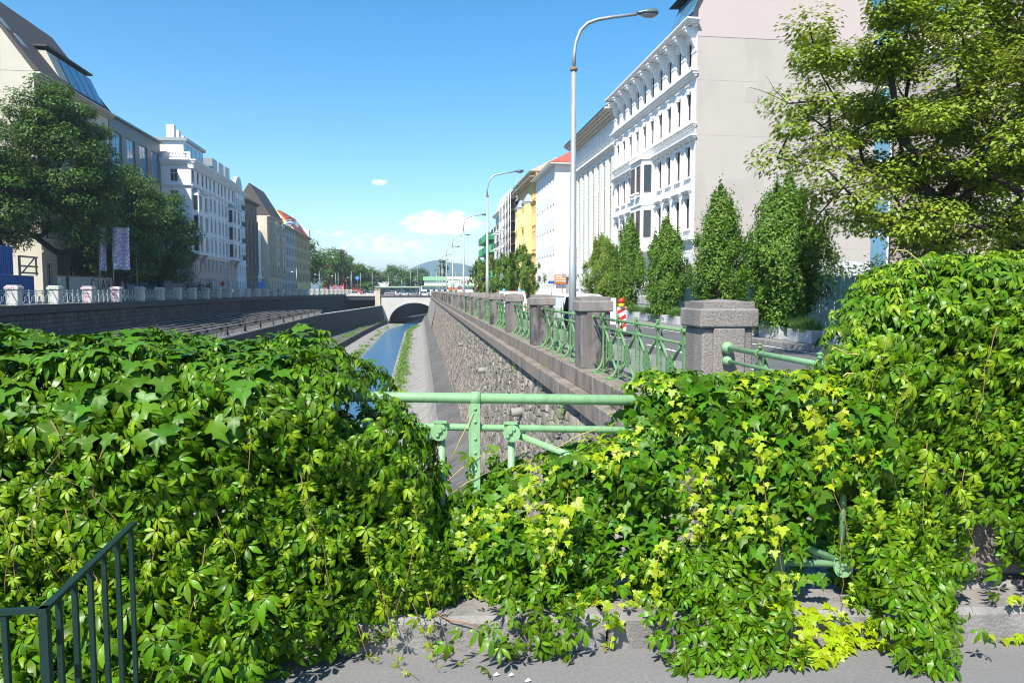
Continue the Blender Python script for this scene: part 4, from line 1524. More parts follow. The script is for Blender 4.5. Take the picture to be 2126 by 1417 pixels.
def skeleton(base, ends, r_end, rng, fork, r_trunk):
    """connects every crown point to the nearest node of the growing tree; returns list of (a, b, ra, rb)"""
    nodes = [np.array(base, float)]
    par = [-1]
    trunk_top = np.array(fork, float)
    steps = 5
    for i in range(1, steps + 1):
        p = nodes[0] + (trunk_top - nodes[0]) * i / steps + np.array([rng.normal(0, .03), rng.normal(0, .03), 0]) * (1 if i < steps else 0)
        nodes.append(p); par.append(len(nodes) - 2)
    order = np.argsort(np.linalg.norm(ends - trunk_top, axis=1))
    leafs = []
    for e in ends[order]:
        A = np.array(nodes[steps:])
        d = np.linalg.norm(A - e, axis=1) + .35 * np.linalg.norm(A - trunk_top, axis=1) * .6
        j = int(np.argmin(d)) + steps
        a = nodes[j]
        L_ = np.linalg.norm(e - a)
        k = max(1, int(L_ / .9))
        prev = j
        for i in range(1, k + 1):
            t = i / k
            p = a + (e - a) * t + np.array([0, 0, -.10 * L_ * 4 * t * (1 - t) * .35]) + rng.normal(0, .04 * L_ / k, 3) * (0 if i == k else 1)
            nodes.append(p); par.append(prev); prev = len(nodes) - 1
        leafs.append(prev)
    cnt = np.zeros(len(nodes))
    for l in leafs:
        i = l
        while i >= 0:
            cnt[i] += 1
            i = par[i]
    mx = cnt[0]
    rad = r_end + (r_trunk - r_end) * (cnt / mx) ** .7
    return nodes, par, rad


def limbs_mesh(mb, nodes, par, rad, origin, seg=6, minr=0.0):
    for i, p in enumerate(par):
        if p < 0 or rad[i] < minr: continue
        a, b_ = nodes[p] - origin, nodes[i] - origin
        if np.linalg.norm(b_ - a) < 1e-4: continue
        mb.tube([tuple(a), tuple(b_)], [min(rad[p], rad[i] * 1.25), rad[i]], seg, caps=False)


def crown_points(n, c, r, rng, shell=.45, low=-.8):
    out = []
    while len(out) < n:
        v = rng.normal(0, 1, 3)
        v /= np.linalg.norm(v)
        if v[2] < low: continue
        t = 1 - shell * rng.random() ** 1.2
        out.append(np.array(c) + v * np.array(r) * t)
    return np.array(out)


def clump_leaves(cl, nper, rx, rz, size, rng, up=.9, out_from=None):
    """leaves spread on flattened clumps round each centre"""
    n = len(cl) * nper
    ci = np.repeat(np.arange(len(cl)), nper)
    v = unit(rng.normal(0, 1, (n, 3)))
    t = rng.uniform(.25, 1, n) ** .6
    sc = rng.uniform(.65, 1.25, len(cl))[ci]
    P = cl[ci] + v * np.stack([rx * t * sc, rx * t * sc, rz * t * sc], 1)
    N = v * .55 + np.array([0, 0, up]) + rng.normal(0, .45, (n, 3))
    if out_from is not None:
        N += unit(P - np.array(out_from)) * .5
    tip = v + np.array([0, 0, -.55]) + rng.normal(0, .4, (n, 3))
    R = frames(unit(N), tip)
    S = size * rng.uniform(.65, 1.3, n)
    return R, P, S


def tree(name, label, base, fork, ends, r_trunk, r_end, leaf, nper, rx, rz, size, rng, bark, group=None, tmpl=None, up=.9, twigs=0):
    root = thing(name, label, 'tree', tuple(base), 0, group)
    o = np.array(base, float)
    nodes, par, rad = skeleton(base, ends, r_end, rng, fork, r_trunk)
    mb = MB()
    # flared foot
    limbs_mesh(mb, nodes, par, rad, o, 7)
    mb.lathe([(r_trunk * 1.45, -.1), (r_trunk * 1.15, .25), (r_trunk * 1.0, .7)], (0, 0, 0), 9)
    mb.build('trunk', bark, root)
    tv, tf = tmpl or T_LEAF
    R, P, S = clump_leaves(ends, nper, rx, rz, size, rng, up, fork)
    V, F = scatter(tv, tf, R, P - o, S)
    c = put('crown', np_mesh('crown', V, F, leaf), root)
    tag(c, kind='stuff')
    if twigs:
        mb = MB()
        for i in range(twigs):
            e = ends[rng.integers(len(ends))]
            d = unit((e - np.array(fork))[None])[0] + rng.normal(0, .35, 3)
            d /= np.linalg.norm(d)
            p = e - o
            pts = [p]
            for s_ in range(4):
                d = d + rng.normal(0, .18, 3)
                d /= np.linalg.norm(d)
                pts.append(pts[-1] + d * .26)
            mb.tube([tuple(q_) for q_ in pts], [.014, .011, .008, .006, .004], 4, caps=False)
        tag(mb.build('bare_twigs', bark, root), kind='stuff')
    return root


rngt = np.random.default_rng(21)

# big lime tree on the right-hand pavement
base = np.array([13.3, 17.2, -.1])
E1 = crown_points(235, (13.6, 17.0, 6.3), (4.3, 4.2, 4.5), rngt, .6, -.95)
lo = np.array([[x, y, z] for x, y, z in [(8.7, 16.2, 5.3), (8.5, 16.5, 4.7), (9.4, 15.8, 4.3), (10.0, 15.6, 3.6), (9.2, 16.4, 7.0), (9.5, 17.0, 8.0), (10.4, 16.2, 3.2), (11.2, 15.2, 2.9), (12.2, 15.6, 2.7), (11.6, 15.0, 3.3), (13.3, 15.0, 2.9), (14.6, 15.0, 3.0), (8.8, 16.6, 6.0), (15.6, 15.4, 2.9), (12.8, 15.3, 2.3)]])
E1 = np.concatenate([E1, lo])
tree('lime_tree', 'large yellow green lime tree with dark trunk rising behind the creeper mound', base, base + np.array([0, 0, 3.0]), E1, .30, .014, m_maple, 380, .68, .40, .115, rngt, m_bark, twigs=60, up=1.3)

# slim hornbeams on the pavement
def hornbeam(label, x, y, h, w, leaf, seed, group='slim hornbeams along the right pavement', n=240, nper=150, z0=-.1, size=.10):
    rg = np.random.default_rng(seed)
    base = np.array([x, y, z0])
    ends = []
    for i in range(n):
        t = rg.random() ** .85
        prof = np.interp(t, [0, .10, .30, .55, .75, .9, 1.0], [.40, .72, .98, 1.0, .72, .40, .12]) * w / 2
        a = rg.uniform(0, 2 * pi)
        r = prof * rg.uniform(.45, 1.02) * (1 + .20 * sin(3 * a + seed + 5 * t) + .14 * sin(7 * a + 9 * t)) * (1.22 if rg.random() < .14 else 1)
        ends.append((x + r * cos(a), y + r * sin(a), z0 + .45 + t * (h - .55)))
    for i in range(16):          # long upright shoots at the top
        a = rg.uniform(0, 2 * pi)
        r = w * rg.uniform(.02, .34)
        ends.append((x + r * cos(a), y + r * sin(a), z0 + h * (rg.uniform(.98, 1.10) - .9 * (r / w) ** 1.5)))
    ends = np.array(ends)
    root = thing('hornbeam', label, 'tree', tuple(base), 0, group)
    mb = MB()
    mb.tube([(0, 0, -.05), (0, 0, h * .45), (.03, 0, h * .9)], [.11, .08, .02], 7)
    for i in range(0, n, 3):
        e = ends[i] - base
        mb.tube([(0, 0, max(.3, e[2] - .9)), tuple(e)], [.022, .008], 4, caps=False)
    mb.build('trunk', m_bark_l, root)
    m = len(ends) * nper
    ci = np.repeat(np.arange(len(ends)), nper)
    v = rg.normal(0, 1, (m, 3))
    topm = (ci >= n)
    sx = np.where(topm, .06, .135)
    sz = np.where(topm, .28, .33)
    P = ends[ci] + v * np.stack([sx, sx, sz], 1) * (.8 * rg.uniform(.55, 1.15, len(ends))[ci])[:, None]
    outw = P - np.array([x, y, 0])
    outw[:, 2] = 0
    N = unit(outw) * .9 + np.array([0, 0, .55]) + rg.normal(0, .5, (m, 3))
    tip = unit(outw) * .6 + np.array([0, 0, .35]) + rg.normal(0, .5, (m, 3))
    keep = P[:, 2] > z0 + .15
    P, N, tip = P[keep], N[keep], tip[keep]
    V, F = scatter(*T_LEAF, frames(unit(N), tip), P - base, size * rg.uniform(.65, 1.3, len(P)))
    tag(put('crown', np_mesh('crown', V, F, leaf), root), kind='stuff')
    return root


hornbeam('tallest hornbeam, broad and bushy, in front of the teal fence', 12.6, 23.8, 4.95, 2.7, m_horn, 31, n=300, nper=175)
hornbeam('pointed hornbeam with dense crown beside the corner of the white ornate house', 12.7, 29.4, 5.4, 2.1, m_horn, 32)
hornbeam('hornbeam with narrow foot between two grass planters', 12.75, 36.2, 4.75, 2.15, m_horn, 33)
hornbeam('dark narrow hornbeam next to the yellowing one', 12.9, 43.4, 5.4, 1.9, m_horn, 34)
hornbeam('yellowing light green hornbeam beside the tall lamp post', 12.8, 49.2, 5.0, 2.9, m_horn_y, 35)
hornbeam('broad hornbeam in front of the yellow house', 13.2, 92, 6.6, 5.0, m_horn, 36, n=140, nper=150, size=.17)
hornbeam('narrower hornbeam in front of the scaffolded house', 13.3, 112, 6.6, 4.0, m_horn, 37, n=120, nper=120, size=.2)
hornbeam('bright hornbeam beyond the others towards the green balconies', 13.4, 135, 7.6, 4.6, m_horn_y, 38, n=110, nper=110, size=.22)
hornbeam('hornbeam at the far end of the row by the green balconies', 13.4, 158, 7.8, 5.0, m_horn, 39, n=100, nper=100, size=.25)

# chestnuts on the left bank
def chestnut(label, x, y, z0, zc, rx, rz, n, seed, nper=120, fork=4.2, rt=.5, low=-.85, size=.27, ry=None):
    rg = np.random.default_rng(seed)
    ends = crown_points(n, (x, y, zc), (rx, ry or rx, rz), rg, .5, low)
    return tree('chestnut_tree', label, np.array([x, y, z0]), np.array([x, y, z0 + fork]), ends, rt, .05, m_chest, int(nper * 1.9), 1.35, .85, size, rg, m_bark, 'chestnut trees on the left bank', T_SPRAY)


chestnut('tall dark chestnut with forked trunk standing beside the blue containers', -36.0, 79.5, .42, 13.4, 5.6, 9.0, 230, 41, nper=150, low=-.8, fork=4.8)
chestnut('rounded chestnut in front of the flagpoles, lit along its crown', -36.0, 93, .42, 9.6, 5.6, 7.4, 190, 42, low=-.9, fork=3.4)
chestnut('chestnut with low hanging crown beside the white corner house', -34.6, 103.5, .42, 8.2, 5.0, 6.8, 170, 43, low=-.95, fork=3, rt=.4)
chestnut('dark chestnut crown above the blue containers at the edge', -40.0, 72, .42, 10.6, 5.0, 7.2, 130, 44, low=-.8)

# park trees beyond the ochre house and round the station
def park(label, x, y, h, w, seed, n=70, nper=60, size=.75, z0=-.3, leaf=None, name='park_tree', flat=.42):
    rg = np.random.default_rng(seed)
    ends = crown_points(n, (x, y, z0 + h * .56), (w / 2, w / 2, h * flat), rg, .5, -.9)
    return tree(name, label, np.array([x, y, z0]), np.array([x, y, z0 + h * .3]), ends, h * .03, .08, leaf or m_farleaf, nper, w * .12, w * .085, size, rg, m_bark, 'park trees beyond the houses')


park('tall park tree at the end of the ochre house', -42, 272, 22, 17, 51, n=90, nper=75)
park('rounded park tree, second past the ochre house', -36, 300, 20, 17, 52, n=80, nper=75)
park('broad bright green park tree behind the round clock', -31, 318, 17.5, 18, 53, n=80, nper=75)
park('smaller park tree by the parked cars on the bridge', -22, 330, 12.5, 14, 54)
park('low bright bush by the round clock', -20, 300, 5.5, 8, 55, n=30, nper=50, size=.5)
park('dark tree behind the low green station hall', -11, 372, 15, 17, 56, n=80)
park('dark tree right of its neighbour behind the station hall', 0, 380, 13.5, 15, 57, n=70)
park('light bush in front of the tall poplar', 9.5, 350, 8, 8, 58, n=35, nper=50, size=.5)
park('lone slender poplar above the station roof', 11.5, 345, 19, 5.0, 59, n=60, nper=50, size=.6, name='poplar', flat=.47)
park('round tree behind the traffic lights on the right bank', 30, 300, 15, 17, 60, n=70)
park('tree behind the green balconies at the end of the right bank', 36, 250, 13, 12, 61, n=50)

# ================================================================== houses
_wcache = {}


def window_meshes(w, h, style, fm):
    key = (round(w, 3), round(h, 3), style, fm.name)
    if key in _wcache: return _wcache[key]
    d = .22
    t = .07 if w > .7 else .05
    q = MB()
    q.box((-w / 2, -d, 0), (-w / 2 + t, -d + .06, h))
    q.box((w / 2 - t, -d, 0), (w / 2, -d + .06, h))
    q.box((-w / 2 + t, -d, 0), (w / 2 - t, -d + .06, t))
    q.box((-w / 2 + t, -d, h - t), (w / 2 - t, -d + .06, h))
    if style != 'slit':
        q.box((-t * .45, -d, t), (t * .45, -d + .055, h - t))
        q.box((-w / 2 + t, -d, h * .66), (-t * .45, -d + .05, h * .66 + t * .8))
        q.box((t * .45, -d, h * .66), (w / 2 - t, -d + .05, h * .66 + t * .8))
    fr = q.mesh('window', fm)
    pane = MB().box((-w / 2 + .01, -d + .012, .01), (w / 2 - .01, -d + .026, h - .01)).mesh('pane', m_glass)
    sill = MB().box((-w / 2 - .12, -.10, -.13), (w / 2 + .12, .13, -.002))
    hood = None
    if style in ('hood', 'pediment', 'key'):
        hood = MB()
        s_ = .16
        for a, b_ in ((-w / 2 - s_, -w / 2 - .003), (w / 2 + .003, w / 2 + s_)):
            hood.box((a, .003, 0), (b_, .055, h))
        hood.box((-w / 2 - s_, .003, h + .003), (w / 2 + s_, .06, h + .20))
        if style == 'hood':
            hood.box((-w / 2 - .30, .003, h + .46), (w / 2 + .30, .34, h + .58))
            hood.box((-w / 2 - .22, .004, h + .34), (w / 2 + .22, .24, h + .457))
            for sg in (-1, 1):
                hood.prism([(sg * (w / 2 + .06) - .08, .004, h + .335), (sg * (w / 2 + .06) - .08, .22, h + .335), (sg * (w / 2 + .06) - .08, .004, h + .02)], (.16, 0, 0))
        elif style == 'pediment':
            hood.prism([(-w / 2 - .3, .003, h + .34), (w / 2 + .3, .003, h + .34), (0, .003, h + .72)], (0, .26, 0))
        else:
            hood.prism([(-.13, .003, h - .12), (.13, .003, h - .12), (.18, .003, h + .38), (-.18, .003, h + .38)], (0, .14, 0))
            hood.box((-.3, .005, h + .39), (.3, .20, h + .47))
        for sg in (-1, 1):     # sill consoles
            sill.prism([(sg * w * .36 - .07, .003, -.134), (sg * w * .36 - .07, .11, -.134), (sg * w * .36 - .07, .003, -.42)], (.14, 0, 0))
        hood = hood.mesh('surround', m_white)
    _wcache[key] = (fr, pane, sill.mesh('sill', m_white), hood)
    return _wcache[key]


def window(root, u, z, w, h, style='plain', fm=None, rz=0, v=0, sill=True, trim=None, full=True):
    """window whose opening's foot is at (u, v, z) in the house's frame; rz turns it to an end wall"""
    fm = fm or m_frame_b
    fr, pane, sl, hd = window_meshes(w, h, style, fm)
    o = put('window', fr, root, (u, v, z), rz)
    put('pane', pane, o)
    if full:
        for part, me in (('sill', sl), ('surround', hd)):
            if me is None or (part == 'sill' and not sill): continue
            c = put(part, me, o)
            if trim is not None:
                c.material_slots[0].link = 'OBJECT'
                c.material_slots[0].material = trim
    return o


def panel_wall(mb, W, H, ops, z0=0.0, v=0.0, depth=.24, m=0, frame=None):
    """front face at v with openings (u0, u1, z0, z1) cut and reveals; frame maps (u, v, z)"""
    fr = frame or (lambda p: p)
    us = sorted(set([0, W] + [round(o[0], 4) for o in ops] + [round(o[1], 4) for o in ops]))
    zs = sorted(set([z0, H] + [round(o[2], 4) for o in ops] + [round(o[3], 4) for o in ops]))
    def inside(u, z): return any(o[0] < u < o[1] and o[2] < z < o[3] for o in ops)
    # merge runs per row to keep faces few
    for j in range(len(zs) - 1):
        zc = (zs[j] + zs[j + 1]) / 2
        i = 0
        while i < len(us) - 1:
            if inside((us[i] + us[i + 1]) / 2, zc):
                i += 1
                continue
            k = i
            while k + 1 < len(us) - 1 and not inside((us[k + 1] + us[k + 2]) / 2, zc): k += 1
            mb.add([fr((us[i], v, zs[j])), fr((us[k + 1], v, zs[j])), fr((us[k + 1], v, zs[j + 1])), fr((us[i], v, zs[j + 1]))], [(3, 2, 1, 0)], m)
            i = k + 1
    for (a, b_, c, d) in ops:
        w_ = v - depth
        mb.add([fr((a, v, c)), fr((b_, v, c)), fr((b_, v, d)), fr((a, v, d)), fr((a, w_, c)), fr((b_, w_, c)), fr((b_, w_, d)), fr((a, w_, d))],
               [(0, 1, 5, 4), (1, 2, 6, 5), (2, 3, 7, 6), (3, 0, 4, 7), (4, 5, 6, 7)], m)


def cornice(mb, u0, u1, z, h, out, v=0.0, m=0, steps=3):
    """stepped moulding running along the front"""
    for i in range(steps):
        a, b_ = z + h * i / steps, z + h * (i + 1) / steps
        o = out * ((i + 1) / steps) ** .8
        mb.box((u0 - o * .5, v + .003, a + (.002 if i else 0)), (u1 + o * .5, v + o, b_), m)


class House:
    def __init__(s, name, label, org, rz, W, D, H, wall, z0=0.0):
        s.root = thing(name, label, 'building', org, radians(rz))
        s.W, s.D, s.H, s.wall = W, D, H, wall
        s.ops, s.wins = [], []
        s.endops = []
        s.z0 = z0

    def row(s, z, h, w, us, style='plain', fm=None, **kw):
        for u in us:
            s.ops.append((u - w / 2, u + w / 2, z, z + h))
            window(s.root, u, z, w, h, style, fm, **kw)

    def endrow(s, side, z, h, w, ds, style='plain', fm=None, **kw):
        """windows on the end wall u = 0 (side 0) or u = W (side 1) at depth d behind the front"""
        for d in ds:
            s.endops.append((side, d - w / 2, d + w / 2, z, z + h))
            if side == 0: window(s.root, 0, z, w, h, style, fm, rz=pi / 2, v=-d, **kw)
            else: window(s.root, s.W, z, w, h, style, fm, rz=-pi / 2, v=-d, **kw)

    def walls(s, end_mat=None, front_splits=None):
        mb = MB()
        panel_wall(mb, s.W, s.H, s.ops, s.z0)
        mats = [s.wall] + ([end_mat] if end_mat else [])
        me_ = 1 if end_mat else 0
        W, D, H, z0 = s.W, s.D, s.H, s.z0
        for side in (0, 1):
            ops = [(a, b_, c, d) for sd, a, b_, c, d in s.endops if sd == side]
            if side == 0: fr = lambda p: (-p[1], -p[0], p[2])
            else: fr = lambda p: (W + p[1], -p[0], p[2])
            panel_wall(mb, D, H, ops, z0, 0, .24, me_, fr)
        mb.add([(0, -D, z0), (W, -D, z0), (W, -D, H), (0, -D, H)], [(0, 1, 2, 3)], 0)
        mb.add([(0, 0, H), (W, 0, H), (W, -D, H), (0, -D, H)], [(0, 1, 2, 3)], 0)
        return mb.build('wall', mats, s.root)

    def part(s, name, mb, mats): return mb.build(name, mats, s.root)


def lin(a, b_, n): return [a + (b_ - a) * i / (n - 1) for i in range(n)]


# ------------------------------------------------------------------ right bank 1: white ornate house with the grey firewall
h1 = House('ornate_house', 'white ornate house with bracketed eaves, oriel and bare grey end wall', (19, 48.4, -.1), 90, 20.8, 13.2, 20.0, m_white)
U = lin(1.35, 19.45, 10)
h1.row(17.1, 1.75, .92, U, 'key', sill=True)
h1.row(13.45, 2.0, .95, U, 'key')
UU = [u for k, u in enumerate(U) if k not in (4, 5)]
h1.row(9.6, 2.15, 1.0, UU, 'hood')
h1.row(6.0, 2.15, 1.0, UU, 'hood')
h1.row(1.9, 2.0, 1.0, [u for k, u in enumerate(U) if k not in (2, 6)], 'plain')
ow = h1.walls(m_fire)
q = MB()
cornice(q, .0, 20.8, 19.55, .42, .95, steps=4)
h1.part('main_cornice', q, m_white)
q = MB()
cornice(q, .0, 20.8, 16.25, .45, .45)
h1.part('string_course', q, m_white)
q = MB()
cornice(q, .0, 20.8, 12.85, .32, .34)
q.box((.0, .003, 12.35), (20.8, .05, 12.84))
cornice(q, 0.0, 20.8, 12.05, .30, .42)
h1.part('string_course', q, m_white)
q = MB()
cornice(q, .0, 20.8, 4.95, .35, .35)
h1.part('string_course', q, m_offw)
q = MB()
cornice(q, 0, 20.8, .0, 1.1, .12, steps=2)
h1.part('base_course', q, m_grey)
# brackets under the eaves between the top windows
q = MB()
q.prism([(-.15, .003, 0), (-.15, .82, 0), (-.15, .80, -.16), (-.15, .42, -.42), (-.15, .26, -.85), (-.15, .12, -1.15), (-.15, .003, -1.2)], (.30, 0, 0))
q.box((-.22, .002, -.002), (.22, .88, .07))
me_br = q.mesh('bracket', m_white)
bu = [U[0] - .95] + [(a + b_) / 2 for a, b_ in zip(U, U[1:])] + [U[-1] + .95]
for u in bu:
    put('bracket', me_br, h1.root, (u, 0, 19.47))
# slim pilasters with capitals between the upper windows
for u in bu:
    q = MB()
    q.box((u - .34, .003, 16.72), (u + .34, .075, 18.2))
    q.box((u - .40, .003, 17.9), (u + .40, .12, 18.02))
    q.box((u - .22, .076, 17.0), (u + .22, .11, 17.7))
    h1.part('pilaster', q, m_white)
# rusticated blocks on the lower floors
for r in range(12):
    z = 1.12 + r * .32
    q = MB()
    us = sorted([(o[0], o[1]) for o in h1.ops if o[2] < z + .15 < o[3]])
    a = 0.0
    for (c, d) in us + [(20.8, 20.8)]:
        if c - a > .1: q.box((a + (.02 if a else 0), .003, z), (c - .02, .035, z + .30))
        a = d
    h1.part('rustication_course', q, m_offw)
# oriel
q = MB()
qa, qb = U[4] - .95, U[5] + .95
oz0, oz1 = 5.1, 12.2
poly = [(qa, .003), (qa + .45, 1.0), (qb - .45, 1.0), (qb, .003)]
q.prism([(x, y, oz0) for x, y in poly], (0, 0, oz1 - oz0))
bay = h1.part('oriel', q, m_white)
q = MB()
for z, dz, e in ((oz1 + .002, .28, .16), (8.55, .2, .08), (oz0 - .3, .296, .12)):
    q.prism([(qa - e, .004, z), (qa + .45 - e * .5, 1.0 + e, z), (qb - .45 + e * .5, 1.0 + e, z), (qb + e, .004, z)], (0, 0, dz))
q.build('oriel_moulding', m_white, bay)
q = MB()
q.prism([(qa + .2, .004, 4.3), (qb - .2, .004, 4.3), (qb - .1, .6, oz0 - .302), (qa + .1, .6, oz0 - .302)], (0, 0, .002))
q.build('oriel_foot', m_white, bay)
for z in (9.6, 6.0):
    for u in (U[4] + .25, U[5] - .25):
        o = window(bay, u, z, .85, 2.15, 'plain', v=1.0 + .235)
    for side, u in ((-1, qa + .22), (1, qb - .22)):
        o = window(bay, u, z, .6, 2.15, 'slit', v=.52, rz=side * -1.148, sill=False)
        o.location = (u + side * .19, .56 + .10, z)
# roof and pink gable
q = MB()
q.prism([(0.02, .85, 19.99), (0.02, .85, 20.08), (0.02, -6.6, 22.6), (0.02, -13.15, 20.0)], (20.76, 0, 0))
h1.part('roof', q, m_roof_d)
q = MB()
q.prism([(-.02, -.05, 18.9), (-.02, -.05, 20.6), (-.02, -1.7, 23.9), (-.02, -6.6, 26.6), (-.02, -11.5, 23.9), (-.02, -13.2, 20.6), (-.02, -13.2, 18.9)], (.035, 0, 0))
h1.part('gable_wall', q, m_firep)
q = MB()
q.prism([(-.02, -7.2, .1), (-.02, -7.2, 3.6), (-.02, -8.4, 3.72), (-.02, -9.9, 3.55), (-.02, -11.4, 3.75), (-.02, -13.2, 3.66), (-.02, -13.2, .1)], (.015, 0, 0))
h1.part('repaired_patch', q, m_firew)
for (d0, d1, z0_, z1_) in ((2.2, 5.0, 6.2, 9.4), (8.6, 11.8, 11.0, 13.2), (3.5, 9.0, 14.6, 15.6)):
    MB().box((-.006, -d1, z0_), (-.002, -d0, z1_)).build('plaster_patch', m_fire2, h1.root)
for z_ in (4.6, 8.1, 12.3, 16.0):
    MB().box((-.005, -13.1, z_), (-.001, -.1, z_ + .035)).build('render_joint', m_fire2, h1.root)
q = MB()
q.prism([(.05, .35, 20.15), (.05, -.75, 22.8), (.05, -3.0, 23.0), (.05, -3.0, 20.15)], (5.6, 0, 0))
q.prism([(.03, .0, 22.85), (.03, -.75, 23.0), (.03, -3.2, 23.2), (.03, -3.2, 23.0)], (5.9, 0, 0))
d = h1.part('attic', q, m_roof_d)
for k in range(3):
    u = .35 + k * 1.75
    q = MB().prism([(u, .20, 20.6), (u + 1.5, .20, 20.6), (u + 1.5, -.62, 22.6), (u, -.62, 22.6)], (0, .03, .012))
    q.build('attic_pane', m_glass_b, d)

# ------------------------------------------------------------------ right bank 2: cream house with tall piers
h2 = House('pier_house', 'cream house front of tall white piers and tan strips under a dark eave', (19.15, 69.35, -.1), 90, 18.6, 13, 19.2, m_offw)
pu = lin(2.2, 16.4, 7)
for u in pu:
    h2.ops.append((u - .62, u + .62, 4.6, 15.2))
h2.row(2.0, 1.6, 1.1, pu, 'plain', m_frame_w)
h2.walls()
for u in pu:
    for k in range(4):
        z = 4.9 + k * 2.6
        o = window(h2.root, u + .14, z, .72, 2.0, 'slit', m_frame_w, sill=False, full=False)
    q = MB()
    q.box((u - .60, -.20, 4.65), (u - .32, -.02, 15.15))
    for k in range(26):
        z = 4.75 + k * .4
        q.lathe([(.05, 0), (.16, .06), (.05, .12)], (u - .46, -.03, z), 6)
    h2.part('tan_strip', q, m_tan)
q = MB()
cornice(q, 0, 18.6, 15.5, .35, .4)
h2.part('string_course', q, m_offw)
for k in range(15):
    u = .9 + k * 1.2
    q = MB()
    q.box((u - .35, .003, 16.5), (u + .35, .10, 17.9))
    q.box((u - .22, .101, 16.7), (u + .22, .16, 17.7))
    h2.part('frieze_block', q, m_white)
q = MB()
cornice(q, 0, 18.6, 18.5, .7, 1.25, steps=4)
h2.part('main_cornice', q, m_cream)
q = MB()
q.prism([(-.2, 1.35, 19.202), (-.2, -1.4, 21.0), (-.2, -11.5, 21.0), (-.2, -13.4, 19.202)], (19.0, 0, 0))
h2.part('roof', q, m_roof_d)
q = MB()
q.box((17.2, .003, 0), (18.6, 1.0, 3.3))
q.box((16.9, .002, 3.302), (18.9, 1.4, 3.7))
h2.part('entrance_canopy', q, m_grey)

# ------------------------------------------------------------------ right bank 3: plain white house with red hipped roof
h3 = House('plain_white_house', 'plain white rendered house with blank end wall and red hipped roof', (17.6, 92.6, -.1), 90, 15.0, 14, 17.8, m_white)
for z, hh in ((14.3, 1.75), (11.0, 1.9), (7.7, 1.95), (4.3, 2.1), (.9, 1.5)):
    h3.row(z, hh, .85, lin(1.1, 13.9, 7), 'plain', m_frame_w, sill=False)
h3.walls()
q = MB()
q.box((-.7, -14.6, 17.802), (15.4, .8, 17.98))
h3.part('eaves', q, m_offw)
q = MB()
q.add([(-.75, .85, 17.982), (15.4, .85, 17.982), (15.4, -14.65, 17.982), (-.75, -14.65, 17.982), (5.5, -6.5, 22.2), (15.4, -6.5, 22.2)], [(0, 1, 5, 4), (1, 2, 5), (2, 3, 4, 5), (3, 0, 4)])
h3.part('roof', q, m_roof_r)
sg = thing('street_sign', 'orange notice board on a pole in front of the blank white wall', 'sign', (18.4, 92.2, -.1))
MB().tube([(0, 0, 0), (0, 0, 4.6)], .04, 6).build('pole', m_steel, sg)
q = MB().box((-.9, -.06, 2.6), (.75, -.045, 3.7))
q.build('board', m_orange, sg)
for k in range(3):
    q = MB().box((-.75, -.075, 2.85 + k * .28), (.6, -.061, 2.97 + k * .28))
    q.build('text_line', m_line, sg)
sg = tag(MB().box((-.65, -.05, 2.55), (.5, -.02, 2.9)).build('street_name_plate', m_blue, None, (18.3 - .9, 92.56, -.1)), 'dark blue street name plate on the blank white end wall', 'sign')

# ------------------------------------------------------------------ right bank 4: yellow house with two domed bays
h4 = House('yellow_house', 'yellow house with two grey domed bays beside the plain white house', (17.6, 107.7, -.1), 90, 19.5, 14, 19.4, m_yellow)
yu = [1.0, 2.6, 9.2, 10.6, 17.2, 18.6]
for z, hh in ((15.6, 2.0), (11.6, 2.2), (8.0, 2.2), (4.6, 2.2), (1.0, 2.2)):
    h4.row(z, hh, .85, yu, 'key' if z > 4 else 'plain', m_frame_w, trim=m_yellow)
h4.walls()
for uc in (5.8, 13.9):
    q = MB()
    P_ = [(uc - 1.9, .003), (uc - 1.2, 1.1), (uc + 1.2, 1.1), (uc + 1.9, .003)]
    q.prism([(x, y, 3.9) for x, y in P_], (0, 0, 11.2))
    b = h4.part('bay', q, m_yellow)
    q = MB()
    q.prism([(x * 1.0, y * 1.1 if y > .1 else y + .001, 15.102) for x, y in P_], (0, 0, .3))
    q.add([(uc - 2.0, .005, 15.403), (uc - 1.25, 1.2, 15.403), (uc + 1.25, 1.2, 15.403), (uc + 2.0, .005, 15.403), (uc - .8, .005, 16.7), (uc - .5, .5, 16.7), (uc + .5, .5, 16.7), (uc + .8, .005, 16.7)],
          [(0, 1, 5, 4), (1, 2, 6, 5), (2, 3, 7, 6), (4, 5, 6, 7)])
    q.build('dome', m_zinc, b)
    q = MB()
    for z in (7.2, 3.62):
        q.prism([(uc - 2.0, .005, z), (uc - 1.25, 1.24, z), (uc + 1.25, 1.24, z), (uc + 2.0, .005, z)], (0, 0, .26))
    q.build('bay_moulding', m_yellow, b)
    for z in (11.6, 8.0, 4.6):
        window(b, uc, z, .9, 2.2, 'plain', m_frame_w, v=1.1 + .235, trim=m_yellow)
        for sgn in (-1, 1):
            o = window(b, uc + sgn * 1.62, z, .55, 2.2, 'slit', m_frame_w, rz=-sgn * 1.0, sill=False)
            o.location.y = .73
for z in (7.1, 3.6, 18.3, 14.9):
    q = MB()
    cornice(q, 0, 19.5, z, .3, .3 if z < 18 else 1.0)
    h4.part('string_course', q, m_yellow if z < 18 else m_cream)
q = MB()
q.prism([(-.2, 1.0, 19.402), (-.2, -3, 21.4), (-.2, -14.2, 21.4), (-.2, -14.2, 19.402)], (19.8, 0, 0))
h4.part('roof', q, m_cream)

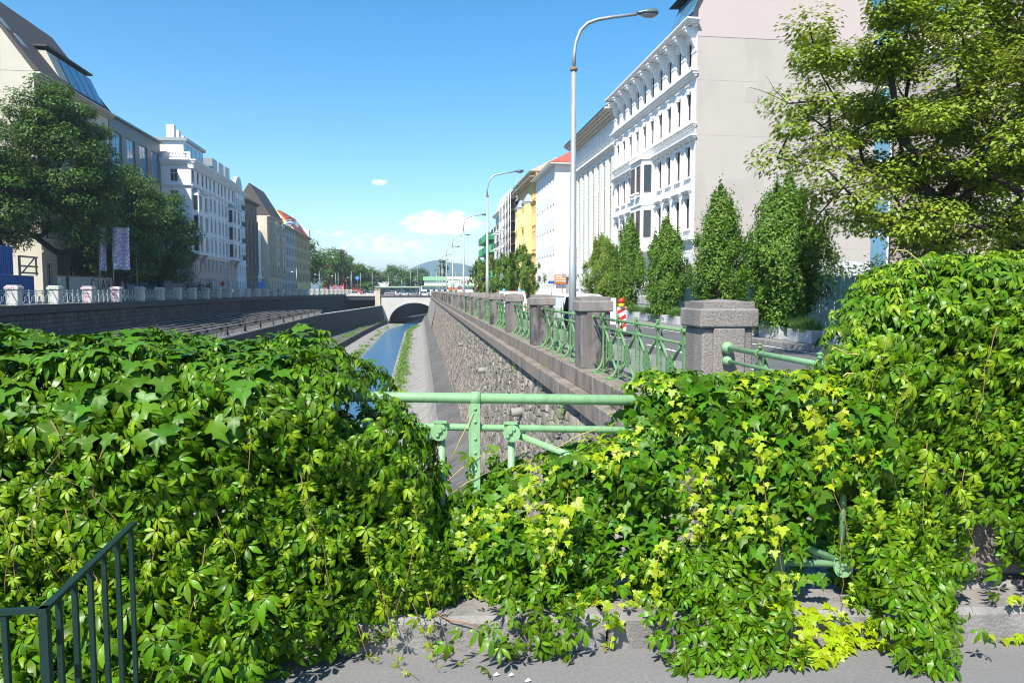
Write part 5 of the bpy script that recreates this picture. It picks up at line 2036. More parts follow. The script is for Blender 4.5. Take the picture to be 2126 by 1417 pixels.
# ------------------------------------------------------------------ right bank 5: house behind scaffold
h5 = House('scaffolded_house', 'house hidden behind brown scaffold netting beside the yellow house', (17.8, 127.3, -.1), 90, 17, 14, 17.5, m_grey)
for z in (14, 10.5, 7, 3.5):
    h5.row(z, 1.8, 1.0, lin(1.5, 15.5, 6), 'plain', full=False)
h5.walls()
q = MB()
q.prism([(0, .3, 17.502), (0, -4, 20.6), (0, -14, 20.6), (0, -14, 17.502)], (17, 0, 0))
h5.part('roof', q, m_roof_g)
sc5 = thing('scaffold', 'tall scaffold with dark brown netting and white rails on the house front', 'scaffold', (17.5, 127.5, -.1), radians(90))
for k in range(9):
    z = 1.9 + k * 2.0
    MB().box((0, .0, z), (16.6, 1.15, z + .06)).build('deck', m_wood, sc5)
    q = MB()
    for i in range(7):
        u = .05 + i * 2.75
        q.bar((u, 1.16, z), (u + 1.35, 1.16, z + .95), .03, .06)
        q.bar((u + 1.37, 1.16, z + .95), (u + 2.7, 1.16, z), .03, .06)
    q.tube([(0, 1.17, z + 1.0), (16.6, 1.17, z + 1.0)], .035, 5)
    q.build('guard_rail', m_frame_w, sc5)
    MB().box((.05, .30, z + .12), (16.5, .34, z + 1.8)).build('net', m_net, sc5)
for i in range(8):
    u = .05 + i * 2.36
    q = MB().tube([(u, 1.22, 0), (u, 1.22, 19.6)], .05, 6)
    q.build('upright', m_frame_w, sc5)

# ------------------------------------------------------------------ right bank 6: grey house with stacked balconies, then green balconies
h6 = House('balcony_house', 'pale grey house with stacked iron balconies past the scaffold', (17.6, 144.5, -.1), 90, 19.5, 14, 18.3, m_lav)
for z in (14.4, 10.9, 7.4, 3.9):
    h6.row(z, 2.2, 1.0, lin(1.5, 18, 7), 'key', m_frame_w, trim=m_lav)
h6.walls()
for uc in (4.3, 9.75, 15.2):
    for z in (14.1, 10.6, 7.1, 3.6):
        q = MB()
        q.box((uc - 1.7, .003, z - .25), (uc + 1.7, 1.3, z))
        b = h6.part('balcony', q, m_lav)
        q = MB()
        for i in range(14):
            q.box((uc - 1.66 + i * .25, 1.24, z + .002), (uc - 1.61 + i * .25, 1.29, z + .95))
        q.box((uc - 1.7, 1.22, z + .95), (uc + 1.7, 1.31, z + 1.0))
        q.build('balustrade', m_steel_d, b)
q = MB()
cornice(q, 0, 19.5, 17.8, .5, .9)
h6.part('main_cornice', q, m_white)
q = MB()
q.prism([(0, .2, 18.302), (0, -2, 21.0), (0, -14, 21.4), (0, -14, 18.302)], (19.5, 0, 0))
h6.part('roof', q, m_zinc)
for u in (3, 9, 15):
    q = MB().box((u - 1.2, -2, 18.6), (u + 1.2, .1, 20.4))
    h6.part('dormer', q, m_white)
q = MB()
q.tube([(6, -3, 20.4), (6, -3, 26)], .06, 5)
q.tube([(14, -3, 20.4), (14, -3, 24.5)], .06, 5)
h6.part('mast', q, m_steel)
h7 = House('green_balcony_house', 'modern house with bright green balcony fronts at the end of the row', (17.4, 164.2, -.1), 90, 27, 14, 15.8, m_offw)
for z in (12.6, 9.6, 6.6, 3.6):
    h7.row(z, 1.9, 1.4, lin(2, 25, 7), 'plain', m_frame_g, sill=False, full=False)
h7.walls()
for r, z in enumerate((14.2, 11.3, 8.4, 5.5, 2.6)):
    for i in range(3):
        q = MB().box((.6 + i * 9, .003, z - .9), (8.6 + i * 9, 1.5, z + .75))
        h7.part('balcony', q, m_brass if (r + i) % 2 else m_brass2)

# ------------------------------------------------------------------ behind the lime tree: glass link and second firewall
h8 = House('glass_house', 'glazed courtyard building between two bare walls behind the lime tree', (33.2, 58, -.1), 180, 1, 1, 1, m_white)
h8.root.location = (47.5, 58, -.1)
W8 = 14.2
q = MB()
q.box((0, -8, 0), (W8, -.3, 22))
h8.part('wall', q, m_white)
for k in range(7):
    z = .2 + k * 3.1
    for i in range(6):
        u = .1 + i * 2.35
        q = MB()
        q.box((u, -.3, z), (u + .12, -.12, z + 3.0))
        q.box((u + .12, -.3, z), (u + 2.3, -.12, z + .14))
        w_ = h8.part('window', q, m_frame_w)
        MB().box((u + .125, -.29, z + .145), (u + 2.3, -.22, z + 2.95)).build('pane', m_glass_b if (i + k) % 3 else m_glass, w_)
h9 = House('pink_end_wall_house', 'house with pinkish bare end wall and gable behind the lime tree', (40.6, 48, -.1), 90, 20, 13, 20.2, m_firep)
h9.walls()
q = MB()
q.prism([(-.05, .2, 20.202), (-.05, -6.5, 26.5), (-.05, -13.2, 20.202)], (20, 0, 0))
h9.part('roof', q, m_firep)
q = MB()
q.bar((-.1, .5, 20.3), (-.1, -6.5, 26.9), .25, .25)
h9.part('verge', q, m_zinc)

# ------------------------------------------------------------------ left bank 1: gabled house behind the chestnuts
g1 = House('gabled_house', 'cream house with tall gable, dark tiled roof and slanted attic window', (-40.5, 103.6, .42), -90, 18.7, 13, 24.6, m_cream)
gu = lin(1.6, 17.1, 7)
g1.row(20.4, 2.0, 1.0, gu, 'key', m_frame_w, trim=m_cream)
g1.row(16.2, 2.1, 1.0, gu, 'hood', m_frame_w, trim=m_cream)
g1.row(11.6, 2.2, 1.0, gu, 'hood', m_frame_w, trim=m_cream)
g1.row(6.8, 2.2, 1.0, gu, 'plain', m_frame_w)
g1.row(1.8, 2.4, 1.1, gu, 'plain', m_frame_w)
g1.walls()
for z, o in ((23.8, .9), (19.2, .3), (5.2, .3)):
    q = MB()
    cornice(q, 0, 18.7, z, .55 if z > 20 else .3, o)
    g1.part('cornice', q, m_cream)
q = MB()
q.prism([(0.0, .5, 24.602), (0.0, -6.5, 34.0), (0.0, -13.3, 24.602)], (18.6, 0, 0))
g1.part('roof', q, m_roof_g)
q = MB()
q.prism([(18.605, .0, 24.5), (18.605, -6.5, 33.7), (18.605, -13.0, 24.5)], (.12, 0, 0))
g1.part('gable_wall', q, m_cream)
q = MB()
q.prism([(1.2, .2, 24.61), (1.2, -1.6, 28.6), (1.2, -6, 29.0), (1.2, -6, 24.61)], (11.2, 0, 0))
at = g1.part('attic_storey', q, m_cream)
for k in range(4):
    u0 = 1.5 + k * 2.2
    q = MB()
    q.prism([(u0, .05, 25.1), (u0 + 1.9, .05, 25.1), (u0 + 1.9, -1.44, 28.4), (u0, -1.44, 28.4)], (0, .06, .025))
    q.build('slanted_pane', m_glass_b, at)
q = MB()
q.box((.9, -6.2, 29.002), (12.7, -1.3, 29.2))
q.build('attic_roof', m_roof_d, at)
for (u, d) in ((16.6, -4.6), (17.4, -3.0), (16.4, -1.9)):
    zr_ = 24.9 - d * 1.343
    q = MB()
    q.prism([(u - .5, d, zr_ + .1), (u - .5, d - .9, zr_ + 1.40), (u - .5, d - .75, zr_ + 1.5), (u - .5, d + .15, zr_ + .2)], (1.0, 0, 0))
    g1.part('roof_window', q, m_zinc)

# ------------------------------------------------------------------ left bank 2: grey modern block
g2 = House('modern_block', 'dark grey modern block with tall blue glass windows and yellow green panels', (-40.5, 123.0, .42), -90, 19.2, 13, 24.4, m_panel_g)
mu = [2.3, 7.1, 11.9, 16.7]
for z in (18.0, 12.2, 6.6, 1.4):
    g2.row(z, 4.6 if z > 16 else 3.4, 3.1, mu, 'plain', m_frame_g, sill=False, full=False)
for o in g2.root.children:
    if o.name.startswith('window'):
        for c in o.children:
            c.material_slots[0].link = 'OBJECT'
            c.material_slots[0].material = m_glass_b
g2.walls()
for u in mu:
    for k in (-1, 0, 1):
        q = MB().box((u + k * 1.03 - .5, .003, 15.75), (u + k * 1.03 + .5, .04, 17.9))
        g2.part('panel', q, m_panel_y)
q = MB().box((-.1, -13.2, 24.402), (19.3, .35, 24.7))
g2.part('roof_edge', q, m_panel_g)

# ------------------------------------------------------------------ left bank 3: white corner house
g3 = House('white_corner_house', 'white corner house with roof balustrade, glass penthouse and pinkish lower floors', (-36, 151.5, .42), -90, 28.3, 12, 22.2, m_lav)
cu = [1.6, 4.4, 7.3, 9.6, 11.9, 14.7, 17.2, 19.5, 21.8, 24.4, 27.0]
for z, hh, st in ((18.6, 2.0, 'plain'), (14.9, 2.3, 'key'), (11.3, 2.4, 'key'), (7.7, 2.4, 'pediment')):
    g3.row(z, hh, 1.05, cu, st, m_frame_b, trim=m_lav)
    g3.endrow(1, z, hh, 1.2, (2.6, 7.5), st, m_frame_w, trim=m_lav)
g3.row(4.3, 2.2, 1.05, cu, 'plain', m_frame_b, trim=m_pinkst)
g3.row(.9, 2.3, 1.2, cu, 'plain', m_frame_w, trim=m_pinkst)
g3.endrow(1, 4.3, 2.2, 1.2, (2.6, 7.5), 'plain', m_frame_w, trim=m_pinkst)
g3.walls()
lowp = MB()       # pinkish facing on the two lower floors, in front of the wall with the same openings
ops = [o for o in g3.ops if o[3] < 6.7]
def facing(W, ops, fr):
    mb = MB()
    zz = .02
    k = 0
    while zz < 6.5:
        z2 = min(zz + .52, 6.6)
        us = sorted([(o[0], o[1]) for o in ops if o[2] < z2 and o[3] > zz])
        cuts = sorted(set([zz, z2] + [c for o in ops for c in (o[2], o[3]) if zz < c < z2]))
        for za, zb_ in zip(cuts, cuts[1:]):
            a = 0.0
            for (c, d) in sorted([(o[0], o[1]) for o in ops if o[2] < (za + zb_) / 2 < o[3]]) + [(W, W)]:
                if c - a > .05:
                    top_ = zb_ - (.03 if zb_ == z2 else 0)
                    pts = [(a, .004, za), (c, .004, za), (c, .06, za), (a, .06, za), (a, .004, top_), (c, .004, top_), (c, .06, top_), (a, .06, top_)]
                    mb.add([fr(p) for p in pts], [(0, 1, 2, 3), (7, 6, 5, 4), (3, 2, 6, 7), (1, 0, 4, 5), (2, 1, 5, 6), (0, 3, 7, 4)])
                a = d
        zz = z2
    return mb
g3.part('pinkish_facing', facing(28.3, ops, lambda p: p), m_pinkst)
eo = [(a, b_, c, d) for sd, a, b_, c, d in g3.endops if d < 6.7]
g3.part('pinkish_facing', facing(12, eo, lambda p: (28.3 + p[1], -p[0], p[2])), m_pinkst)
for z, h_, o_ in ((6.75, .45, .45), (17.7, .4, .35), (21.2, .9, .95)):
    q = MB()
    cornice(q, 0, 28.3, z, h_, o_, steps=4)
    for i in range(4):
        oo = o_ * ((i + 1) / 4) ** .8
        q.box((28.303, -12, z + h_ * i / 4 + .002), (28.3 + oo, .0, z + h_ * (i + 1) / 4))
    g3.part('cornice', q, m_lav)
q = MB()
for i in range(44):
    u = .4 + i * .67
    q.box((u - .09, -.13, 20.65), (u + .09, .55, 21.19))
me_dn = None
tag(g3.part('dentils', q, m_lav), kind='stuff')
for uc in (3.0, 25.2):       # oriels over the corner bays
    q = MB()
    q.box((uc - 2.6, .003, 7.0), (uc + 2.6, .95, 16.9))
    b = g3.part('oriel', q, m_lav)
    q = MB()
    q.prism([(uc - 2.8, .004, 16.902), (uc - 2.4, 1.2, 16.902), (uc + 2.4, 1.2, 16.902), (uc + 2.8, .004, 16.902)], (0, 0, .25))
    q.add([(uc - 2.7, .005, 17.153), (uc - 2.3, 1.1, 17.153), (uc + 2.3, 1.1, 17.153), (uc + 2.7, .005, 17.153), (uc - 2.0, .005, 17.9), (uc + 2.0, .005, 17.9)], [(0, 1, 4), (1, 2, 5, 4), (2, 3, 5)])
    q.build('oriel_roof', m_zinc, b)
    q = MB()
    q.prism([(uc - 2.2, .004, 5.4), (uc - 2.2, .9, 6.998), (uc - 2.2, .004, 6.998)], (.5, 0, 0))
    q.prism([(uc + 1.7, .004, 5.4), (uc + 1.7, .9, 6.998), (uc + 1.7, .004, 6.998)], (.5, 0, 0))
    q.build('oriel_console', m_pinkst, b)
    for z, hh in ((14.2, 2.3), (10.9, 2.4), (7.6, 2.4)):
        for du in (-1.5, 1.5):
            window(b, uc + du, z, .95, hh, 'plain', m_frame_b, v=.95 + .235, trim=m_lav)
        o = window(b, uc + 2.6 + .235, z, .6, hh, 'slit', m_frame_b, rz=-pi / 2, v=-.0, sill=False)
        o.location.y = .48
q = MB()
for u in [28.3 - i * .42 for i in range(28)]:
    pass
for i in range(26):
    q.lathe([(.07, 0), (.13, .2), (.07, .55), (.1, .75)], (28.05, -.6 - i * .43, 22.35), 6)
q.box((27.85, -12, 22.202), (28.3, .0, 22.349))
q.box((27.85, -12, 23.101), (28.3, .0, 23.3))
for d in (0, -3.8, -7.8, -11.6):
    q.box((27.84, d - .4, 22.35), (28.31, d, 23.1))
g3.part('roof_balustrade', q, m_lav)
q = MB().box((17.5, -10, 22.2), (27.4, -1.0, 25.1))
ph_ = g3.part('penthouse', q, m_lav)
for k in range(5):
    MB().box((18 + k * 2.1, -.99, 23.0), (19.9 + k * 2.1, -.94, 24.7)).build('penthouse_pane', m_glass_b, ph_)
MB().box((17.2, -10.3, 25.102), (27.8, -.6, 25.6)).build('penthouse_roof', m_zinc, ph_)
for (u, d, hh, w_) in ((26.0, -3.5, 2.3, 1.0), (23.6, -3.5, 1.9, 1.2), (21.0, -3.5, 1.5, 1.0), (16, -4, 2.0, 1.2)):
    q = MB().box((u - w_ / 2, d - .6, 25.602 if u > 17 else 22.2), (u + w_ / 2, d + .6, (25.602 if u > 17 else 24.2) + hh))
    g3.part('chimney', q, m_lav)
for u in (14.0, 9.6, 5.2):
    q = MB().box((u - 1.5, -3.2, 22.3), (u + 1.5, .0, 24.6))
    d_ = g3.part('dormer', q, m_zinc)
    MB().box((u - 1.1, .001, 22.8), (u + 1.1, .03, 24.2)).build('dormer_pane', m_glass, d_)
q = MB()
q.prism([(0, -.4, 22.21), (0, -3.5, 25.2), (0, -12, 25.2), (0, -12, 22.21)], (17.4, 0, 0))
g3.part('roof', q, m_roof_d)

# ------------------------------------------------------------------ left bank 4..8
def simple_house(name, label, y0, y1, H, wall, rows, ncol, wsz, fm, trim=None, base_mat=None, style='plain', x=-36, roof=None, roof_h=3, D=12, bh=6.2, full=True):
    W = y1 - y0
    h = House(name, label, (x, y1, .42), -90, W, D, H, wall)
    us = lin(W * .5 / ncol + .1, W - W * .5 / ncol - .1, ncol)
    for z, hh in rows:
        h.row(z, hh, wsz, us, style if z > bh else 'plain', fm, trim=trim or wall, full=full)
    h.walls()
    q = MB()
    cornice(q, 0, W, H - .5, .5, .8)
    h.part('main_cornice', q, trim or wall)
    q = MB()
    cornice(q, 0, W, bh, .3, .3)
    h.part('string_course', q, trim or wall)
    if roof is not None:
        q = MB()
        q.prism([(0, .3, H + .002), (0, -4.0, H + roof_h), (0, -D, H + roof_h), (0, -D, H + .002)], (W, 0, 0))
        h.part('roof', q, roof)
    return h


R5 = ((17.6, 2.1), (14.3, 2.1), (11.0, 2.2), (7.6, 2.2), (4.0, 2.0), (.9, 2.1))
a4 = simple_house('pale_blue_house', 'pale blue house with iron balconies and arched roof gable', 151.2, 159.6, 21.3, m_bluew, R5, 4, 1.0, m_frame_w, roof=m_roof_r, style='key')
for z in (17.2, 13.9, 10.6, 7.2):
    q = MB()
    q.box((5.6, .003, z - .25), (8.3, 1.3, z))
    b = a4.part('balcony', q, m_bluew)
    q = MB()
    for i in range(12):
        q.box((5.62 + i * .235, 1.24, z + .002), (5.67 + i * .235, 1.29, z + 1.0))
    q.box((5.6, 1.22, z + .96), (8.3, 1.31, z + 1.03))
    q.build('balustrade', m_steel_d, b)
q = MB()
pts = [(1.4 + 3 + 3 * cos(a), -.02, 21.32 + 3.0 * sin(a)) for a in [pi * i / 12 for i in range(13)]]
q.prism(pts, (0, -.6, 0))
b = a4.part('arched_gable', q, m_bluew)
for k in (-1, 0, 1):
    MB().box((4.4 + k * 1.3 - .4, -.019, 21.8), (4.4 + k * 1.3 + .4, .03, 23.6)).build('gable_pane', m_glass, b)
a5 = simple_house('brown_house', 'dark brown house front with pale windows between two bright houses', 159.8, 171, 20.4, m_brown, ((17.2, 1.6), (12.6, 2.6), (9.2, 2.6), (5.8, 2.6), (1.0, 2.8)), 3, 1.7, m_frame_w, bh=4.7, roof=m_roof_d, roof_h=1.5)
q = MB()
for k in range(4):
    q.box((1.0 + k * 2.7, -4.5, 21), (2.3 + k * 2.7, -3.2, 24.2))
tag(a5.part('chimneys', q, m_zinc), kind='stuff')
q = MB()
for u in lin(0.2, 11.0, 4):
    q.box((u - .25, .003, 5.2), (u + .25, .22, 16.6))
tag(a5.part('pilasters', q, m_brown), kind='stuff')
a6 = House('low_annex', 'narrow white house with blank end wall past the brown house', (-37.5, 182, .42), -90, 10.8, 12, 15.5, m_bluew)
a6.row(.8, 2.2, 1.2, (2, 5.4, 8.8), 'plain', m_frame_b, sill=False)
a6.walls()
q = MB()
q.prism([(10.6, .05, 15.502), (10.6, -2.5, 19.8), (10.6, -5, 19.8), (10.6, -5, 15.502)], (.2, 0, 0))
a6.part('fire_gable', q, m_bluew)
q = MB()
q.box((-.1, .003, 4.0), (10.8, .5, 4.5))
a6.part('string_course', q, m_bluew)
a7 = simple_house('beige_house', 'narrow beige house with projecting bays under a steep dark gable roof', 182.2, 200, 19.2, m_beige, ((15.6, 2.1), (12.2, 2.2), (8.8, 2.2), (5.4, 2.0), (1.2, 2.3)), 5, 1.1, m_frame_w, bh=4.6)
q = MB()
q.prism([(.4, .8, 19.21), (.4, -4.0, 27.0), (.4, -9, 19.21)], (17.2, 0, 0))
a7.part('steep_roof', q, m_roof_g)
q = MB()
q.box((3.0, .003, 4.9), (6.6, 1.6, 18.0))
b = a7.part('bay', q, m_beige)
q = MB()
q.box((11.0, .003, 4.9), (14.6, 1.6, 18.0))
b = a7.part('bay', q, m_beige)
for uc in (4.8, 12.8):
    for z in (15, 11.8, 8.6, 5.4):
        window(a7.root, uc, z, 1.2, 2.1, 'plain', m_frame_b, v=1.6 + .235, trim=m_beige)
a8 = simple_house('grey_house', 'grey house with a bright mural on the roof end above it', 200.2, 224, 18.8, m_grey, R5[1:] + ((17.0, 1.4),), 9, 1.1, m_frame_b, full=False)
q = MB()
q.prism([(-.1, .2, 18.81), (-.1, -7, 26.6), (-.1, -12, 18.81)], (.6, 0, 0))
mg = a8.part('roof_gable', q, m_yellow)
rr = random.Random(4)
for k, mt in enumerate((m_blue_l, m_pink, m_line, m_blue_l, m_pink, m_line, m_blue, m_red)):
    q = MB()
    c = (.56, -3.2 - rr.uniform(-1.6, 1.8), 20.2 + rr.uniform(0, 2.4))
    q.tube([(.53, c[1] + .9 * cos(a) * rr.uniform(.6, 1.1), c[2] + .55 * sin(a) * rr.uniform(.6, 1.2)) for a in [i * .9 for i in range(7)]], .16, 5)
    q.build('mural_stroke', mt, mg)
a9 = simple_house('ochre_house', 'ochre house with red roof at the end of the left row', 224.2, 252, 18.6, m_ochre, R5[1:] + ((17.0, 1.2),), 10, 1.1, m_frame_b, full=False)
q = MB()
q.prism([(1, .4, 18.61), (1, -4.5, 25.0), (1, -12, 25.0), (1, -12, 18.61)], (26.5, 0, 0))
a9.part('roof', q, m_roof_r)
q = MB().box((14, -3.4, 21.0), (18, -1.4, 22.6))
a9.part('roof_window', q, m_glass_b)
q = MB().box((.2, -3, 18.61), (2.6, .2, 21.4))
a9.part('dormer', q, m_bluew)
q = MB()
cornice(q, 0, 27.8, .02, 3.6, .08, steps=1)
a9.part('yellow_base', q, m_yellow)

# ================================================================== lamps on the right bank
def street_lamp(label, y):
    x = 4.62 + .0058 * y
    t = thing('street_lamp', label, 'street lamp', (x, y, -.13), 0, 'tall curved lamps along the right quay')
    if 'pole' not in LM:
        q = MB().tube([(0, 0, 0), (0, 0, 3.0), (0, 0, 3.02), (0, 0, 5.2), (0, 0, 5.22), (.0, 0, 8.35)], [.125, .12, .105, .10, .085, .078], 12)
        q.box((-.02, -.126, .7), (.02, -.118, 1.25))
        LM['pole'] = q.mesh('pole', m_steel)
        LM['collar'] = MB().lathe([(.08, 0), (.115, .03), (.115, .10), (.06, .13)], (0, 0, 8.3), 12).mesh('collar', m_twig)
        LM['arm'] = MB().tube([(0, 0, 8.35), (.01, 0, 8.82), (.06, 0, 9.17), (.20, 0, 9.52), (.42, 0, 9.74), (.72, 0, 9.86), (1.2, 0, 9.96), (1.95, 0, 10.08)], [.055] * 6 + [.048, .045], 9).mesh('arm', m_steel)
        q = MB().lathe([(.02, 0), (.14, .03), (.22, .10), (.24, .2), (.22, .34), (.16, .50), (.09, .62), (.06, .70)], (0, 0, 0), 14)
        q.v = [(vz_ * 1.0 if False else a, b_, c) for a, b_, c in q.v]
        hv = []
        for a, b_, c in q.v:       # lay the drop shape on its side and flatten it
            hv.append((2.62 - c, b_ * .95, 10.12 + max(a, -.06) * .62))
        q.v = hv
        LM['head'] = q.mesh('lamp_head', m_lamp)
        lens = MB().lathe([(.015, 0), (.15, .05), (.19, .16), (.17, .33), (.10, .45), (.03, .48)], (0, 0, 0), 12)
        lens.v = [(2.55 - c, b_ * .95, 10.075 + min(a, .02) * .42) for a, b_, c in lens.v]
        LM['lens'] = lens.mesh('lens', m_lens)
    put('pole', LM['pole'], t)
    put('collar', LM['collar'], t)
    put('arm', LM['arm'], t)
    hd = put('lamp_head', LM['head'], t)
    put('lens', LM['lens'], hd)


LM = {}
NL = ['tall curved street lamp rising behind the sooty parapet pillar', 'tall curved street lamp in front of the green balconies, second along the quay', 'third tall lamp along the right quay',
      'fourth tall lamp along the right quay', 'fifth tall lamp along the right quay', 'sixth tall lamp along the right quay', 'seventh tall lamp along the right quay', 'eighth tall lamp, at the far arch']
for k in range(8):
    street_lamp(NL[k], 22 + 29.5 * k)

# ================================================================== shorter lamps on the left bank
q = MB().tube([(0, 0, 0), (0, 0, 6.6)], [.10, .06], 8)
me_lp = q.mesh('pole', m_steel)
me_la = MB().tube([(0, 0, 5.6), (-1.0, 0, 5.62)], .03, 6).mesh('arm', m_steel)
me_lh = MB().lathe([(.05, 0), (.30, .05), (.34, .13), (.2, .24), (.05, .28)], (-1.1, 0, 5.5), 12).mesh('lamp_head', m_frame_w)
for i, y in enumerate((104, 130, 157, 183, 209, 233, 257)):
    t = thing('quay_lamp', 'pale post lamp on the left quay ' + ('beside the low hanging chestnut', 'in front of the white corner house', 'in front of the pale blue house', 'in front of the beige house', 'in front of the grey house', 'in front of the ochre house', 'by the park trees')[i], 'street lamp', (LW(y) - 2.4, y, .42), 0, 'post lamps along the left quay')
    put('pole', me_lp, t); put('arm', me_la, t); put('lamp_head', me_lh, t)

# ================================================================== planters, grass, fence
def grass_tuft(root, c, n, h, spread, rng, mat):
    a = rng.uniform(0, 2 * pi, n)
    rad = rng.uniform(0, spread, n)
    bx = c[0] + rad * np.cos(a) * .6
    by = c[1] + rad * np.sin(a)
    lean = rng.uniform(.15, .95, n)
    hh = h * rng.uniform(.6, 1.1, n)
    Vs, Fs = [], []
    K = 4
    w = .010
    V = np.zeros((n, K * 2, 3))
    dirx, diry = np.cos(a + rng.normal(0, .5, n)), np.sin(a + rng.normal(0, .5, n))
    for k in range(K):
        t = k / (K - 1)
        px_ = bx + dirx * lean * hh * t * t * 1.1
        py_ = by + diry * lean * hh * t * t * 1.1
        pz_ = c[2] + hh * (t - lean * .62 * t * t * t)
        ww = w * (1 - t * .9)
        V[:, 2 * k] = np.stack([px_ - diry * ww, py_ + dirx * ww, pz_], 1)
        V[:, 2 * k + 1] = np.stack([px_ + diry * ww, py_ - dirx * ww, pz_], 1)
    F = np.array([(2 * k, 2 * k + 1, 2 * k + 3, 2 * k + 2) for k in range(K - 1)])
    Fa = (F[None] + (np.arange(n) * K * 2)[:, None, None]).reshape(-1, 4)
    o = put('grass', np_mesh('grass', V.reshape(-1, 3), Fa, mat), root)
    return tag(o, kind='stuff')


rg = np.random.default_rng(8)
q = MB()
for a, b_ in (((-.28, -.75, 0), (-.20, .75, .42)), ((.20, -.75, 0), (.28, .75, .42)), ((-.199, -.75, 0), (.199, -.67, .42)), ((-.199, .67, 0), (.199, .75, .42))):
    q.cbox(a, b_, .012)
me_pl = q.mesh('trough', m_planter)
me_so = MB().box((-.198, -.668, .02), (.198, .668, .34)).mesh('soil', m_soil)
PLT = [(12.35, 17.6, 1), (12.35, 19.6, 0), (12.35, 21.7, 1), (12.4, 23.8, 2), (12.4, 25.9, 0), (12.45, 28.0, 1), (12.5, 29.6, 2), (12.55, 32.0, 0), (12.6, 34.1, 1), (12.6, 36.2, 2), (12.6, 38.6, 1), (12.65, 41.1, 1), (12.7, 43.4, 2), (12.7, 46, 1), (12.75, 49.2, 2)]
GL = ['closest to the lime tree trunk', 'beside the tallest hornbeam', 'before the pointed hornbeam', 'past the pointed hornbeam', 'past the hornbeam with the narrow foot', 'before the dark narrow hornbeam', 'before the yellowing hornbeam']
gi = 0
for (x, y, k) in PLT:
    lab = {0: 'empty grey concrete trough planter on the pavement edge', 1: 'grey concrete trough planter overflowing with long grass', 2: 'grey concrete trough planter at the foot of a hornbeam'}[k]
    t = thing('planter', lab, 'planter', (x, y, -.1), 0, {0: 'empty planters on the right pavement', 1: 'grass planters on the right pavement', 2: 'hornbeam planters on the right pavement'}[k])
    if k == 2:
        t['label'] = 'concrete trough planter at the foot of ' + {23.8: 'the tallest hornbeam', 29.6: 'the pointed hornbeam', 36.2: 'the narrow footed hornbeam', 43.4: 'the dark narrow hornbeam', 49.2: 'the yellowing hornbeam'}[y]
    if k == 1:
        t['label'] = 'concrete trough planter with long grass ' + GL[gi]
        gi += 1
    put('trough', me_pl, t)
    put('soil', me_so, t)
    if k == 1:
        grass_tuft(t, (0, 0, .33), 1100, .62, .62, rg, m_grass)
    elif k == 2:
        grass_tuft(t, (0, 0, .33), 250, .3, .6, rg, m_grass)

fe = thing('slat_fence', 'dark teal wooden slat fence overgrown by a hedge along the pavement', 'fence', (16.6, 14, -.1))
slat = [MB().box((-.012, 0, .05), (.012, .085, 2.12 + .05 * i)).mesh('slat', m_teal) for i in range(3)]
for i in range(270):
    y = i * .122
    o = put('slat', slat[random.randrange(3)], fe, (random.uniform(-.006, .006), y, 0))
    o.rotation_euler = (random.uniform(-.02, .02), 0, random.uniform(-.08, .08))
for z in (.5, 1.7):
    MB().box((.016, 0, z), (.07, 33, z + .09)).build('cross_rail', m_teal, fe)
n = 30000
P = np.stack([16.75 + np.abs(rg.normal(.25, .25, n)), 14 + rg.uniform(0, 33.5, n), np.where(rg.random(n) < .5, np.clip(rg.normal(2.0, .42, n), .9, 2.9), rg.uniform(.1, 2.1, n))], 1)
P[:, 2] += .25 * np.sin(P[:, 1] * .9) + .15 * np.sin(P[:, 1] * 2.3)
thin = (P[:, 2] < 1.75) & (P[:, 0] < 16.62)
P = P[~thin]
N = rg.normal(0, .5, (len(P), 3)) + np.array([-.5, -.2, .6])
V, F = scatter(*T_LEAF, frames(unit(N), rg.normal(0, 1, (len(P), 3))), P, .13 * rg.uniform(.6, 1.3, len(P)))
hd = thing('hedge', 'dark clipped hedge growing over the top of the teal fence', 'hedge', (17.2, 14, -.1))
tag(put('foliage', np_mesh('foliage', V - np.array([17.2, 14, -.1]), F, m_hedge), hd), kind='stuff')
mb = MB()
for i in range(40):
    y = .4 + i * .83
    mb.tube([(0, y, 0), (.05, y + .1, 1.2), (-.1, y + .2, 2.2)], [.03, .022, .01], 5)
mb.build('stems', m_bark, hd)

lt = tag(None or MB().tube([(0, 0, 0), (0, 0, 4.0)], .05, 8).tube([(0, 0, 3.95), (.5, 0, 4.0)], .07, 8).build('garden_lamp', m_black, None, (16.4, 20.6, -.1)), 'black garden lamp post beside the trunk of the lime tree', 'lamp post')

# ================================================================== vehicles
def car_body(prof, W, ins=.16):
    """prof: list of (y, z) round the side outline, clockwise from rear foot; returns MB with tumblehome above the belt line"""
    mb = MB()
    n = len(prof)
    rows = []
    zb = .95
    for f, sgn in ((0.86, -1), (1.0, -1), (1.0, 1), (.86, 1)):
        r = []
        for (y, z) in prof:
            hw = W / 2
            if z > zb: hw -= ins * (z - zb) / .6
            e = .05 if f < 1 else 0
            r.append((sgn * (hw * f), y * (1 if f == 1 else 1), z + (0.03 if (f < 1 and z > 1.3) else 0)))
        rows.append(r)
    vs = [p for r in rows for p in r]
    fs = []
    for i in range(3):
        for k in range(n):
            k2 = (k + 1) % n
            fs.append((i * n + k, i * n + k2, (i + 1) * n + k2, (i + 1) * n + k))
    mb.add(vs, fs, 0, False)
    mb.f.append(tuple(range(n))[::-1]); mb.m.append(0); mb.sm.append(False)
    mb.f.append(tuple(3 * n + k for k in range(n))); mb.m.append(0); mb.sm.append(False)
    return mb


